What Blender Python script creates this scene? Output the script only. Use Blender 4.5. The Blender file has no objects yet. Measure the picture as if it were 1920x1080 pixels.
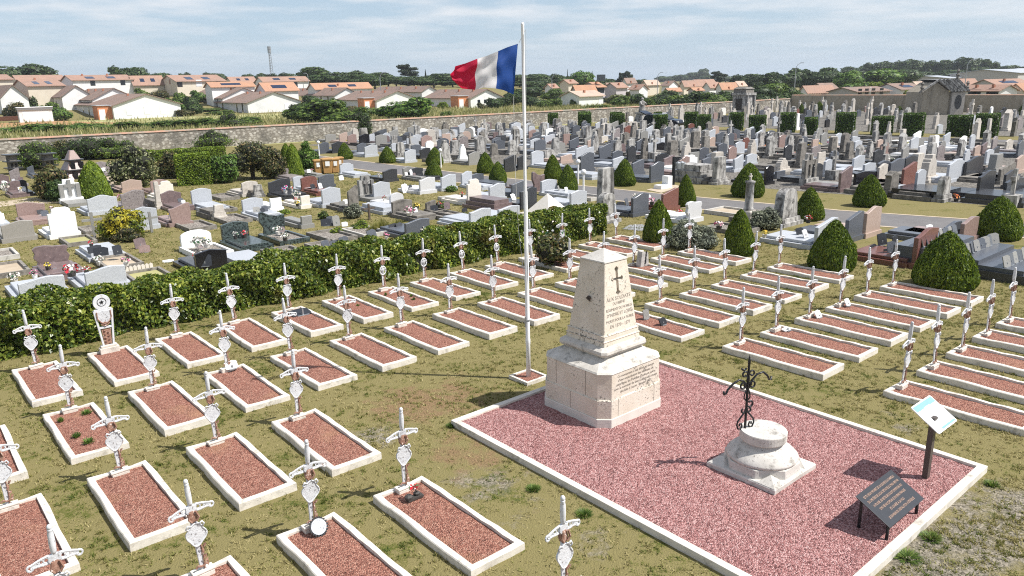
import bpy, math, random
import numpy as np
from mathutils import Vector, Matrix
sc = bpy.context.scene
COL = sc.collection
rng = random.Random(11)
# ---------------------------------------------------------------- camera (solved from the grave grid)
F, PITCH, ROLL, YAW, H = 1409.357, 0.267314, -0.022406, -0.871291, 5.5
FW = Vector((0, math.cos(PITCH), -math.sin(PITCH)))
_up = Vector((0, math.sin(PITCH), math.cos(PITCH))); _r = Vector((1, 0, 0))
RT = math.cos(ROLL) * _r + math.sin(ROLL) * _up
UP = -math.sin(ROLL) * _r + math.cos(ROLL) * _up
CAM = Vector((0, 0, H))
GA = Vector((math.cos(YAW), math.sin(YAW), 0)); GB = Vector((-math.sin(YAW), math.cos(YAW), 0))
TH = math.atan2(GB.y, GB.x)                       # the grave grid: local x = u, local y = v

def ray(x, y): return FW + RT * ((x - 960) / F) - UP * ((y - 540) / F)
def at(x, y, z=0.0):
    d = ray(x, y); t = (z - H) / d.z
    return CAM + d * t
def uv(x, y, z=0.0):
    p = at(x, y, z); return p.dot(GB), -p.dot(GA)
def G(u, v, z=0.0):
    p = GB * u - GA * v; return Vector((p.x, p.y, z))
def pix(p):
    d = Vector(p) - CAM; z = d.dot(FW)
    return 960 + F * d.dot(RT) / z, 540 - F * d.dot(UP) / z
def col_at(x, D):                                  # ground point under picture column x at distance D
    lo = Vector((0, 0, 0)); a0, a1 = -1.2, 1.2
    for _ in range(40):
        m = (a0 + a1) / 2
        if pix((D * math.sin(m), D * math.cos(m), 0))[0] < x: a0 = m
        else: a1 = m
    return Vector((D * math.sin(a0), D * math.cos(a0), 0))
def z_at(p, y):                                    # height above ground point p that shows at row y
    a, b = -5.0, 80.0
    for _ in range(40):
        m = (a + b) / 2
        if pix((p.x, p.y, m))[1] > y: a = m
        else: b = m
    return a

cam = bpy.data.objects.new('camera', bpy.data.cameras.new('camera')); COL.objects.link(cam)
m = Matrix.Identity(4)
for i in range(3): m[i][0], m[i][1], m[i][2], m[i][3] = RT[i], UP[i], -FW[i], CAM[i]
cam.matrix_world = m
cam.data.sensor_width = 36; cam.data.lens = F / 1920 * 36; cam.data.clip_start = 0.1; cam.data.clip_end = 9000
sc.camera = cam
# ---------------------------------------------------------------- materials
MATS = {}
def newmat(name):
    mt = bpy.data.materials.new(name); mt.use_nodes = True
    nt = mt.node_tree; b = nt.nodes['Principled BSDF']; MATS[name] = mt
    return mt, nt, b
def N(nt, typ, **kw):
    n = nt.nodes.new(typ)
    for k, v in kw.items():
        if k in n.inputs: n.inputs[k].default_value = v
        else: setattr(n, k, v)
    return n
def ramp(nt, fac, stops):
    r = nt.nodes.new('ShaderNodeValToRGB'); nt.links.new(fac, r.inputs[0])
    e = r.color_ramp.elements
    while len(e) < len(stops): e.new(0.5)
    for q, (p, c) in zip(e, stops): q.position = p; q.color = (*c, 1) if len(c) == 3 else c
    return r.outputs[0]
def mix(nt, fac, a, b, mode='MIX'):
    n = nt.nodes.new('ShaderNodeMix'); n.data_type = 'RGBA'; n.blend_type = mode
    for s, v in ((n.inputs[0], fac), (n.inputs[6], a), (n.inputs[7], b)):
        if hasattr(v, 'node'): nt.links.new(v, s)
        elif isinstance(v, (int, float)): s.default_value = v
        else: s.default_value = (*v, 1)
    return n.outputs[2]
def coords(nt, world=False):
    if world: return N(nt, 'ShaderNodeNewGeometry').outputs['Position']
    tc = N(nt, 'ShaderNodeTexCoord'); oi = N(nt, 'ShaderNodeObjectInfo')
    ml = N(nt, 'ShaderNodeMath', operation='MULTIPLY'); nt.links.new(oi.outputs['Random'], ml.inputs[0]); ml.inputs[1].default_value = 53
    ad = N(nt, 'ShaderNodeVectorMath', operation='ADD'); nt.links.new(tc.outputs['Object'], ad.inputs[0]); nt.links.new(ml.outputs[0], ad.inputs[1])
    return ad.outputs[0]
def noise(nt, vec, scale, detail=4, rough=0.55, out='Fac', dist=0.0):
    n = N(nt, 'ShaderNodeTexNoise', Scale=scale, Detail=detail, Roughness=rough, Distortion=dist)
    nt.links.new(vec, n.inputs['Vector']); return n.outputs[out]
def bump(nt, b, h, strength, dist=0.02):
    n = N(nt, 'ShaderNodeBump', Strength=strength, Distance=dist); nt.links.new(h, n.inputs['Height']); nt.links.new(n.outputs[0], b.inputs['Normal'])
def scalevec(nt, vec, s):
    v = N(nt, 'ShaderNodeVectorMath', operation='MULTIPLY'); nt.links.new(vec, v.inputs[0]); v.inputs[1].default_value = s; return v.outputs[0]

def stone(name, c1, c2, scale=6, rough=0.7, bm=0.25, stain=None, streak=None, speck=None, metallic=0, vary=0.0, world=False):
    mt, nt, b = newmat(name); v = coords(nt, world)
    n = noise(nt, v, scale, 6)
    c = ramp(nt, n, [(0.3, c1), (0.7, c2)])
    if speck:
        s = noise(nt, v, speck[1], 2); c = mix(nt, ramp(nt, s, [(speck[2], (0, 0, 0)), (speck[2] + 0.06, (1, 1, 1))]), c, speck[0])
    if stain:
        s = noise(nt, v, stain[1], 8, 0.65, dist=0.3); c = mix(nt, ramp(nt, s, [(stain[2], (0, 0, 0)), (stain[3], (1, 1, 1))]), c, stain[0])
    if streak:
        s = noise(nt, scalevec(nt, v, (1, 1, 0.12)), streak[1], 5, 0.6); c = mix(nt, ramp(nt, s, [(streak[2], (0, 0, 0)), (streak[3], (1, 1, 1))]), c, streak[0])
    if vary:
        oi = N(nt, 'ShaderNodeObjectInfo'); r = ramp(nt, oi.outputs['Random'], [(0, (1 - vary,) * 3), (1, (1 + vary * 0.6,) * 3)]); c = mix(nt, 1.0, c, r, 'MULTIPLY')
    nt.links.new(c, b.inputs['Base Color']); b.inputs['Roughness'].default_value = rough; b.inputs['Metallic'].default_value = metallic
    if bm: bump(nt, b, noise(nt, v, scale * 5, 4), bm, 0.01)
    return mt
def plain(name, c, rough=0.5, metallic=0, var=0.12, spec=0.5):
    mt, nt, b = newmat(name); v = coords(nt)
    n = noise(nt, v, 9, 4); k = ramp(nt, n, [(0.25, tuple(x * (1 - var) for x in c)), (0.75, tuple(min(1, x * (1 + var)) for x in c))])
    nt.links.new(k, b.inputs['Base Color']); b.inputs['Roughness'].default_value = rough; b.inputs['Metallic'].default_value = metallic
    b.inputs['Specular IOR Level'].default_value = spec
    return mt
def leafmat(name, dark, mid, light, trans=0.3, rough=0.55, patch=None, top=None):
    mt, nt, b = newmat(name)
    g = N(nt, 'ShaderNodeNewGeometry')
    c = ramp(nt, g.outputs['Random Per Island'], [(0.0, dark), (0.5, mid), (1.0, light)])
    nz = noise(nt, coords(nt), 1.3, 3)
    c = mix(nt, ramp(nt, nz, [(0.35, (0.72,) * 3), (0.65, (1.15, 1.15, 1.0))]), (0, 0, 0), c, 'MIX') if False else mix(nt, 1.0, c, ramp(nt, nz, [(0.35, (0.75, 0.78, 0.8)), (0.65, (1.15, 1.12, 1.0))]), 'MULTIPLY')
    if patch:
        s = noise(nt, coords(nt), patch[1], 4); c = mix(nt, ramp(nt, s, [(patch[2], (0, 0, 0)), (patch[2] + 0.12, (1, 1, 1))]), c, patch[0])
    nt.links.new(c, b.inputs['Base Color']); b.inputs['Roughness'].default_value = rough; b.inputs['Specular IOR Level'].default_value = 0.35
    tr = N(nt, 'ShaderNodeBsdfTranslucent'); nt.links.new(c, tr.inputs[0])
    ms = N(nt, 'ShaderNodeMixShader'); ms.inputs[0].default_value = trans
    nt.links.new(b.outputs[0], ms.inputs[1]); nt.links.new(tr.outputs[0], ms.inputs[2])
    nt.links.new(ms.outputs[0], nt.nodes['Material Output'].inputs[0])
    return mt
def petals(name, cols):
    mt, nt, b = newmat(name); g = N(nt, 'ShaderNodeNewGeometry')
    r = nt.nodes.new('ShaderNodeValToRGB'); r.color_ramp.interpolation = 'CONSTANT'; nt.links.new(g.outputs['Random Per Island'], r.inputs[0])
    e = r.color_ramp.elements
    while len(e) < len(cols): e.new(0.5)
    for i, (q, c) in enumerate(zip(e, cols)): q.position = i / len(cols); q.color = (*c, 1)
    nt.links.new(r.outputs[0], b.inputs['Base Color']); b.inputs['Roughness'].default_value = 0.7
    return mt

# granites and stones
GRAN = {
 'light grey': stone('granite_light', (0.41, 0.43, 0.46), (0.52, 0.54, 0.575), 30, 0.35, 0, speck=((0.16, 0.17, 0.19), 70, 0.60), vary=0.08),
 'pale grey': stone('granite_pale', (0.55, 0.55, 0.56), (0.64, 0.64, 0.65), 30, 0.4, 0, speck=((0.30, 0.30, 0.31), 70, 0.62), vary=0.06),
 'mid grey': stone('granite_mid', (0.22, 0.22, 0.21), (0.30, 0.29, 0.27), 30, 0.45, 0, speck=((0.12, 0.12, 0.12), 70, 0.6), vary=0.1),
 'slate grey': stone('granite_slate', (0.085, 0.095, 0.115), (0.125, 0.135, 0.155), 30, 0.3, 0, speck=((0.03, 0.03, 0.035), 70, 0.6), vary=0.15),
 'charcoal': stone('granite_charcoal', (0.035, 0.037, 0.042), (0.06, 0.062, 0.068), 30, 0.25, 0, vary=0.2),
 'black': stone('granite_black', (0.008, 0.008, 0.010), (0.018, 0.018, 0.022), 20, 0.18, 0),
 'dark green': stone('granite_green', (0.035, 0.05, 0.05), (0.10, 0.13, 0.125), 9, 0.2, 0, speck=((0.02, 0.025, 0.025), 16, 0.52)),
 'mauve brown': stone('granite_mauve', (0.13, 0.095, 0.095), (0.21, 0.155, 0.15), 7, 0.3, 0, speck=((0.28, 0.21, 0.2), 12, 0.66), vary=0.08),
 'pink grey': stone('granite_pinkgrey', (0.19, 0.165, 0.165), (0.34, 0.30, 0.29), 11, 0.4, 0, speck=((0.12, 0.1, 0.1), 22, 0.58), vary=0.08),
 'pink': stone('granite_pink', (0.25, 0.175, 0.155), (0.34, 0.245, 0.22), 14, 0.3, 0, speck=((0.18, 0.11, 0.10), 40, 0.6), vary=0.08),
 'peach': stone('granite_peach', (0.38, 0.28, 0.23), (0.46, 0.355, 0.30), 14, 0.4, 0, vary=0.05),
 'red brown': stone('granite_red', (0.15, 0.066, 0.052), (0.225, 0.10, 0.08), 14, 0.25, 0, speck=((0.08, 0.03, 0.025), 45, 0.58), vary=0.1),
 'taupe': stone('granite_taupe', (0.25, 0.235, 0.21), (0.31, 0.29, 0.26), 30, 0.5, 0),
 'beige': stone('stone_beige', (0.42, 0.38, 0.33), (0.55, 0.51, 0.46), 8, 0.8, 0.2, stain=((0.2, 0.18, 0.16), 2.5, 0.55, 0.75), vary=0.08),
 'white': stone('stone_white', (0.74, 0.74, 0.73), (0.82, 0.82, 0.80), 10, 0.6, 0.05),
 'cream': stone('stone_cream', (0.68, 0.63, 0.55), (0.76, 0.71, 0.63), 10, 0.6, 0.05),
 'weathered': stone('stone_weathered', (0.30, 0.29, 0.275), (0.50, 0.485, 0.46), 5, 0.9, 0.4, stain=((0.05, 0.047, 0.044), 3, 0.50, 0.66), streak=((0.075, 0.07, 0.066), 4, 0.48, 0.66), vary=0.15),
 'grey brown': stone('stone_greybrown', (0.13, 0.12, 0.105), (0.24, 0.22, 0.195), 5, 0.9, 0.4, stain=((0.05, 0.045, 0.04), 4, 0.5, 0.7), vary=0.12),
}
MATS['kerb'] = stone('kerb_cement', (0.56, 0.515, 0.45), (0.72, 0.675, 0.60), 4, 0.85, 0.35, stain=((0.27, 0.245, 0.205), 5, 0.54, 0.74), speck=((0.3, 0.28, 0.24), 60, 0.66))
MATS['kerb_old'] = stone('kerb_old_cement', (0.17, 0.155, 0.135), (0.28, 0.26, 0.23), 5, 0.9, 0.4, stain=((0.06, 0.055, 0.05), 6, 0.52, 0.7))
MATS['concrete'] = stone('concrete', (0.40, 0.38, 0.35), (0.52, 0.5, 0.46), 5, 0.9, 0.3, stain=((0.2, 0.19, 0.17), 4, 0.55, 0.75))
MATS['white_iron'] = stone('painted_iron_white', (0.54, 0.555, 0.58), (0.66, 0.67, 0.685), 7, 0.6, 0.2, stain=((0.33, 0.22, 0.17), 9, 0.60, 0.72), speck=((0.33, 0.31, 0.3), 40, 0.64), vary=0.08)
MATS['white_relief'] = stone('painted_iron_relief', (0.50, 0.515, 0.54), (0.64, 0.65, 0.665), 9, 0.6, 0.6, speck=((0.25, 0.24, 0.24), 26, 0.60), vary=0.08)
MATS['rust'] = stone('rusty_iron', (0.19, 0.085, 0.055), (0.38, 0.23, 0.17), 18, 0.85, 0.5, speck=((0.6, 0.5, 0.45), 26, 0.62))
MATS['black_iron'] = plain('black_iron', (0.012, 0.013, 0.016), 0.4, 0.2)
MATS['gold_letters'] = plain('letters_copper', (0.42, 0.27, 0.2), 0.6)
MATS['cut_letters'] = plain('letters_cut', (0.25, 0.22, 0.185), 0.9)
MATS['brown_metal'] = plain('brown_metal', (0.075, 0.06, 0.052), 0.5)
MATS['white_paint'] = plain('white_paint', (0.8, 0.8, 0.8), 0.4, 0, 0.03)
MATS['rope'] = plain('rope', (0.6, 0.6, 0.58), 0.8)
MATS['blue_print'] = plain('blue_print', (0.17, 0.34, 0.66), 0.6, 0, 0.05)
MATS['grey_print'] = plain('grey_print', (0.4, 0.41, 0.42), 0.5, 0, 0.3)
MATS['dark_plaque'] = plain('dark_plaque', (0.03, 0.032, 0.037), 0.3)
MATS['bark'] = stone('bark', (0.06, 0.045, 0.035), (0.13, 0.10, 0.08), 12, 0.95, 0.6)
MATS['terracotta'] = plain('terracotta', (0.36, 0.15, 0.09), 0.8)
MATS['pot_dark'] = plain('pot_dark', (0.05, 0.045, 0.04), 0.6)
MATS['pot_white'] = plain('pot_white', (0.66, 0.63, 0.58), 0.6)
MATS['bin'] = plain('bin_tan', (0.42, 0.24, 0.085), 0.6, 0, 0.08)
MATS['paper'] = plain('paper', (0.8, 0.8, 0.78), 0.7, 0, 0.03)
MATS['galva'] = plain('galvanised', (0.36, 0.38, 0.40), 0.45, 0.6)
MATS['glass_dark'] = plain('glass_dark', (0.02, 0.025, 0.03), 0.08)
MATS['car_paint'] = plain('car_paint', (0.008, 0.011, 0.022), 0.2, 0.2)
MATS['tyre'] = plain('tyre', (0.012, 0.012, 0.012), 0.85)
MATS['solar'] = plain('solar_panel', (0.02, 0.03, 0.06), 0.15)
for nm, cc in (('flag_blue', (0.016, 0.075, 0.32)), ('flag_white', (0.78, 0.77, 0.78)), ('flag_red', (0.56, 0.012, 0.055))):
    mt, nt, b = newmat(nm); v = coords(nt); n = noise(nt, v, 160, 2)
    nt.links.new(ramp(nt, n, [(0.3, tuple(x * 0.92 for x in cc)), (0.7, cc)]), b.inputs['Base Color']); b.inputs['Roughness'].default_value = 0.75
    tr = N(nt, 'ShaderNodeBsdfTranslucent'); tr.inputs[0].default_value = (*cc, 1)
    ms = N(nt, 'ShaderNodeMixShader'); ms.inputs[0].default_value = 0.45
    nt.links.new(b.outputs[0], ms.inputs[1]); nt.links.new(tr.outputs[0], ms.inputs[2]); nt.links.new(ms.outputs[0], nt.nodes['Material Output'].inputs[0])
# foliage
MATS['yew'] = leafmat('yew_needles', (0.035, 0.065, 0.009), (0.11, 0.175, 0.016), (0.24, 0.31, 0.03), 0.3)
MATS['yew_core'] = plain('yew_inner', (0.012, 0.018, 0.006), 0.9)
MATS['hedge'] = leafmat('hedge_leaves', (0.030, 0.058, 0.010), (0.11, 0.17, 0.024), (0.34, 0.37, 0.07), 0.3, 0.35, patch=((0.20, 0.15, 0.045), 1.1, 0.60))
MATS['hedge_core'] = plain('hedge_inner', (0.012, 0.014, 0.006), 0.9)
MATS['thuja'] = leafmat('thuja_leaves', (0.06, 0.105, 0.010), (0.15, 0.225, 0.018), (0.26, 0.34, 0.035), 0.15)
MATS['topiary'] = leafmat('topiary_leaves', (0.03, 0.065, 0.012), (0.075, 0.14, 0.022), (0.16, 0.25, 0.04), 0.15)
MATS['leaf_mid'] = leafmat('leaves_mid', (0.042, 0.08, 0.016), (0.10, 0.17, 0.028), (0.21, 0.28, 0.06), 0.3)
MATS['leaf_bright'] = leafmat('leaves_bright', (0.045, 0.10, 0.018), (0.10, 0.19, 0.034), (0.20, 0.30, 0.06), 0.3)
MATS['leaf_lime'] = leafmat('leaves_lime', (0.10, 0.17, 0.02), (0.19, 0.27, 0.03), (0.32, 0.38, 0.06), 0.3)
MATS['leaf_dark'] = leafmat('leaves_dark', (0.022, 0.045, 0.014), (0.05, 0.09, 0.024), (0.11, 0.165, 0.042), 0.25)
MATS['leaf_purple'] = leafmat('leaves_purple', (0.035, 0.048, 0.016), (0.085, 0.105, 0.03), (0.25, 0.18, 0.09), 0.25)
MATS['leaf_pale'] = leafmat('leaves_variegated', (0.05, 0.075, 0.02), (0.13, 0.155, 0.05), (0.42, 0.42, 0.26), 0.25)
MATS['leaf_yellow'] = leafmat('leaves_yellow', (0.08, 0.13, 0.012), (0.16, 0.20, 0.016), (0.28, 0.29, 0.03), 0.25, patch=((0.46, 0.38, 0.03), 0.7, 0.56))
MATS['leaf_silver'] = leafmat('leaves_silver', (0.12, 0.135, 0.10), (0.22, 0.245, 0.18), (0.36, 0.38, 0.29), 0.25)
MATS['leaf_far'] = leafmat('leaves_far', (0.028, 0.052, 0.022), (0.06, 0.10, 0.036), (0.12, 0.17, 0.06), 0.25)
MATS['conifer'] = leafmat('conifer_needles', (0.014, 0.028, 0.016), (0.03, 0.05, 0.028), (0.06, 0.085, 0.04), 0.2)
MATS['dry_grass'] = leafmat('meadow_blades', (0.13, 0.155, 0.04), (0.28, 0.27, 0.11), (0.55, 0.50, 0.29), 0.35, 0.8)
MATS['straw_clump'] = leafmat('grass_clump', (0.13, 0.15, 0.03), (0.25, 0.25, 0.06), (0.45, 0.40, 0.14), 0.35, 0.8)
FLOW = {'red': petals('petals_red', [(0.5, 0.012, 0.02), (0.03, 0.09, 0.03), (0.6, 0.03, 0.05), (0.75, 0.7, 0.68)]),
        'pink': petals('petals_pink', [(0.65, 0.14, 0.30), (0.7, 0.32, 0.42), (0.03, 0.09, 0.03), (0.78, 0.66, 0.66)]),
        'white': petals('petals_white', [(0.78, 0.76, 0.7), (0.7, 0.6, 0.52), (0.03, 0.10, 0.04), (0.8, 0.78, 0.75)]),
        'yellow': petals('petals_yellow', [(0.75, 0.5, 0.04), (0.8, 0.65, 0.15), (0.05, 0.12, 0.03), (0.78, 0.6, 0.1)]),
        'orange': petals('petals_orange', [(0.7, 0.2, 0.03), (0.6, 0.08, 0.02), (0.05, 0.1, 0.03), (0.8, 0.6, 0.4)]),
        'mixed': petals('petals_mixed', [(0.7, 0.06, 0.25), (0.05, 0.28, 0.55), (0.8, 0.75, 0.72), (0.03, 0.1, 0.03)])}

PATCHES = [(1830, 1010, 0.9, 'g'), (1900, 960, 0.8, 'g'), (1760, 1075, 0.8, 'g'), (720, 805, 0.3, 'g'), (900, 905, 0.4, 'g'), (960, 960, 0.2, 'g'), (780, 760, 0.9, 'b'), (850, 740, 0.7, 'b'), (690, 820, 0.4, 'g'), (1110, 1020, 0.2, 'g'), (880, 850, 0.6, 'b'), (1700, 800, 0.2, 'g')]
def mapr(nt, val, a, b_):
    n = N(nt, 'ShaderNodeMapRange'); nt.links.new(val, n.inputs['Value']); n.inputs['From Min'].default_value = a; n.inputs['From Max'].default_value = b_; return n.outputs[0]
def ground_mat():
    mt, nt, b = newmat('lawn'); v = coords(nt, True)
    n0 = noise(nt, v, 0.9, 8, 0.68); n1 = noise(nt, v, 5.5, 6, 0.7); n2 = noise(nt, v, 34, 4, 0.75)
    s = N(nt, 'ShaderNodeMath', operation='MULTIPLY_ADD'); nt.links.new(n1, s.inputs[0]); s.inputs[1].default_value = 0.62; nt.links.new(n0, s.inputs[2])
    s2 = N(nt, 'ShaderNodeMath', operation='MULTIPLY_ADD'); nt.links.new(n2, s2.inputs[0]); s2.inputs[1].default_value = 0.55; nt.links.new(s.outputs[0], s2.inputs[2])
    c = ramp(nt, s2.outputs[0], [(0.74, (0.040, 0.056, 0.011)), (0.88, (0.090, 0.102, 0.023)), (0.97, (0.15, 0.138, 0.048)), (1.0, (0.20, 0.172, 0.075))])
    # bare earthy patches
    e = noise(nt, v, 0.9, 7, 0.7, dist=0.4)
    er = ramp(nt, e, [(0.66, (0, 0, 0)), (0.76, (1, 1, 1))])
    d = ramp(nt, noise(nt, v, 45, 3), [(0.3, (0.13, 0.095, 0.055)), (0.7, (0.29, 0.22, 0.14))])
    c = mix(nt, er, c, d)
    gvo = N(nt, 'ShaderNodeTexVoronoi', Scale=40); nt.links.new(v, gvo.inputs['Vector'])
    gr = ramp(nt, gvo.outputs['Color'], [(0.1, (0.09, 0.08, 0.06)), (0.5, (0.19, 0.17, 0.13)), (0.9, (0.33, 0.29, 0.23))])
    br = ramp(nt, noise(nt, v, 30, 4), [(0.3, (0.13, 0.085, 0.045)), (0.7, (0.29, 0.20, 0.11))])
    jig = noise(nt, v, 2.2, 6, 0.7)
    for (px_, py_, rad, what) in PATCHES:                # worn ground: bare gravel and dry brown soil
        q = at(px_, py_); ds = N(nt, 'ShaderNodeVectorMath', operation='DISTANCE'); nt.links.new(v, ds.inputs[0]); ds.inputs[1].default_value = q
        k = N(nt, 'ShaderNodeMath', operation='SUBTRACT'); k.inputs[0].default_value = rad; nt.links.new(ds.outputs['Value'], k.inputs[1])
        k2 = N(nt, 'ShaderNodeMath', operation='MULTIPLY_ADD'); nt.links.new(jig, k2.inputs[0]); k2.inputs[1].default_value = 3.2; nt.links.new(k.outputs[0], k2.inputs[2])
        c = mix(nt, ramp(nt, k2.outputs[0], [(0.0, (0, 0, 0)), (1.0, (0, 0, 0))]) if False else mapr(nt, k2.outputs[0], 1.55, 2.1), c, gr if what == 'g' else br)
    nt.links.new(c, b.inputs['Base Color']); b.inputs['Roughness'].default_value = 0.95; b.inputs['Specular IOR Level'].default_value = 0.1
    bump(nt, b, noise(nt, v, 40, 4), 0.7, 0.04)
    return mt
ground_mat()
def bladesmat():
    mt, nt, b = newmat('grass_blades'); v = coords(nt, True)
    n0 = noise(nt, v, 0.9, 8, 0.68); n1 = noise(nt, v, 5.5, 6, 0.7)
    g = N(nt, 'ShaderNodeNewGeometry')
    s = N(nt, 'ShaderNodeMath', operation='MULTIPLY_ADD'); nt.links.new(n1, s.inputs[0]); s.inputs[1].default_value = 0.62; nt.links.new(n0, s.inputs[2])
    s2 = N(nt, 'ShaderNodeMath', operation='MULTIPLY_ADD'); nt.links.new(g.outputs['Random Per Island'], s2.inputs[0]); s2.inputs[1].default_value = 0.22; nt.links.new(s.outputs[0], s2.inputs[2])
    c = ramp(nt, s2.outputs[0], [(0.64, (0.06, 0.10, 0.014)), (0.80, (0.135, 0.165, 0.028)), (0.90, (0.25, 0.23, 0.07)), (1.0, (0.42, 0.36, 0.17))])
    nt.links.new(c, b.inputs['Base Color']); b.inputs['Roughness'].default_value = 0.8
    tr = N(nt, 'ShaderNodeBsdfTranslucent'); nt.links.new(c, tr.inputs[0])
    ms = N(nt, 'ShaderNodeMixShader'); ms.inputs[0].default_value = 0.3
    nt.links.new(b.outputs[0], ms.inputs[1]); nt.links.new(tr.outputs[0], ms.inputs[2]); nt.links.new(ms.outputs[0], nt.nodes['Material Output'].inputs[0])
bladesmat()
def gravel(name, cols, scale=52, bmp=1.0, patch=None):
    mt, nt, b = newmat(name); v = coords(nt, True)
    vo = N(nt, 'ShaderNodeTexVoronoi', Scale=scale); nt.links.new(v, vo.inputs['Vector'])
    c = ramp(nt, vo.outputs['Color'], cols)
    if patch:
        s = noise(nt, v, patch[1], 5); c = mix(nt, ramp(nt, s, [(patch[2], (0, 0, 0)), (patch[3], (1, 1, 1))]), c, patch[0])
    nt.links.new(c, b.inputs['Base Color']); b.inputs['Roughness'].default_value = 0.85; b.inputs['Specular IOR Level'].default_value = 0.25
    inv = N(nt, 'ShaderNodeMath', operation='SUBTRACT'); inv.inputs[0].default_value = 1; nt.links.new(vo.outputs['Distance'], inv.inputs[1])
    bump(nt, b, inv.outputs[0], bmp, 0.02)
    return mt
gravel('gravel_red', [(0.12, (0.11, 0.045, 0.043)), (0.36, (0.28, 0.122, 0.115)), (0.62, (0.40, 0.20, 0.19)), (0.9, (0.56, 0.37, 0.35))], 58, 1.0, ((0.17, 0.07, 0.065), 2.5, 0.58, 0.9))
gravel('gravel_grave', [(0.12, (0.105, 0.042, 0.03)), (0.36, (0.26, 0.105, 0.075)), (0.64, (0.37, 0.17, 0.122)), (0.92, (0.50, 0.30, 0.225))], 66, patch=((0.42, 0.235, 0.14), 1.2, 0.58, 0.85))
gravel('gravel_grey', [(0.15, (0.12, 0.12, 0.125)), (0.5, (0.26, 0.265, 0.27)), (0.85, (0.45, 0.46, 0.47))], 40)
gravel('gravel_dull', [(0.15, (0.09, 0.08, 0.07)), (0.5, (0.22, 0.195, 0.17)), (0.85, (0.40, 0.36, 0.32))], 30)
gravel('field_gravel', [(0.1, (0.05, 0.046, 0.042)), (0.5, (0.13, 0.12, 0.105)), (0.9, (0.25, 0.23, 0.20))], 14, 0.4)
stone('asphalt', (0.125, 0.118, 0.118), (0.165, 0.157, 0.155), 1.2, 0.9, 0.3, speck=((0.07, 0.068, 0.068), 60, 0.6), world=True)
stone('dirt', (0.36, 0.29, 0.21), (0.48, 0.40, 0.30), 1.5, 0.95, 0.3, world=True)
stone('orange_dirt', (0.30, 0.15, 0.06), (0.40, 0.24, 0.11), 0.4, 0.95, 0.3, world=True)
stone('meadow_ground', (0.19, 0.20, 0.06), (0.40, 0.37, 0.17), 0.12, 0.95, 0.3, world=True)
stone('construction_ground', (0.40, 0.37, 0.33), (0.52, 0.49, 0.45), 0.3, 0.95, 0.2, world=True)
def rubble():
    mt, nt, b = newmat('rubble_wall'); v = coords(nt, True)
    vo = N(nt, 'ShaderNodeTexVoronoi', Scale=3.4); nt.links.new(scalevec(nt, v, (1, 1, 1.5)), vo.inputs['Vector'])
    c = ramp(nt, vo.outputs['Color'], [(0.1, (0.22, 0.20, 0.17)), (0.5, (0.39, 0.36, 0.315)), (0.9, (0.54, 0.51, 0.46))])
    c = mix(nt, ramp(nt, vo.outputs['Distance'], [(0.42, (0, 0, 0)), (0.62, (1, 1, 1))]), c, (0.22, 0.195, 0.165))
    c = mix(nt, ramp(nt, noise(nt, v, 0.6, 7, 0.7), [(0.48, (0, 0, 0)), (0.68, (1, 1, 1))]), c, (0.13, 0.12, 0.105))
    nt.links.new(c, b.inputs['Base Color']); b.inputs['Roughness'].default_value = 0.95; bump(nt, b, noise(nt, v, 7, 5), 0.8, 0.06)
rubble()
stone('block_wall', (0.29, 0.25, 0.19), (0.38, 0.335, 0.265), 2.2, 0.95, 0.4, streak=((0.12, 0.105, 0.085), 1.2, 0.55, 0.75), world=True)
stone('coping_tile', (0.33, 0.17, 0.11), (0.44, 0.27, 0.19), 6, 0.9, 0.3, stain=((0.22, 0.20, 0.16), 1.1, 0.42, 0.6), world=True)
stone('wall_white', (0.70, 0.70, 0.69), (0.78, 0.78, 0.77), 0.8, 0.9, 0, stain=((0.60, 0.61, 0.62), 0.5, 0.5, 0.8), vary=0.04)
stone('wall_grey', (0.42, 0.40, 0.38), (0.47, 0.45, 0.42), 0.8, 0.9, 0)
stone('wall_cream', (0.58, 0.52, 0.42), (0.64, 0.58, 0.48), 0.8, 0.9, 0)
stone('wall_lilac', (0.46, 0.42, 0.44), (0.5, 0.46, 0.48), 0.8, 0.9, 0)
plain('wall_orange', (0.55, 0.22, 0.11), 0.9)
plain('shutter_white', (0.76, 0.77, 0.78), 0.6, 0, 0.03)
def tiles(name, c1, c2, stainc):
    mt, nt, b = newmat(name); v = coords(nt)
    w = N(nt, 'ShaderNodeTexWave', Scale=1.35, Distortion=0.3); w.bands_direction = 'Y'; nt.links.new(v, w.inputs['Vector'])
    c = ramp(nt, noise(nt, v, 5, 5, 0.7), [(0.3, c1), (0.7, c2)])
    c = mix(nt, ramp(nt, noise(nt, v, 0.5, 5), [(0.42, (0, 0, 0)), (0.72, (1, 1, 1))]), c, stainc)
    nt.links.new(c, b.inputs['Base Color']); b.inputs['Roughness'].default_value = 0.9; bump(nt, b, w.outputs['Fac'], 0.8, 0.08)
tiles('roof_brown', (0.21, 0.135, 0.105), (0.34, 0.235, 0.19), (0.20, 0.155, 0.13))
tiles('roof_red', (0.31, 0.175, 0.125), (0.42, 0.27, 0.205), (0.30, 0.20, 0.155))
tiles('roof_orange', (0.40, 0.20, 0.115), (0.48, 0.28, 0.18), (0.38, 0.22, 0.15))
tiles('roof_pale', (0.46, 0.33, 0.25), (0.56, 0.43, 0.34), (0.42, 0.33, 0.27))
plain('roof_metal', (0.42, 0.44, 0.47), 0.5, 0.2)
plain('roof_lead', (0.20, 0.20, 0.20), 0.6, 0.1)

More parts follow.
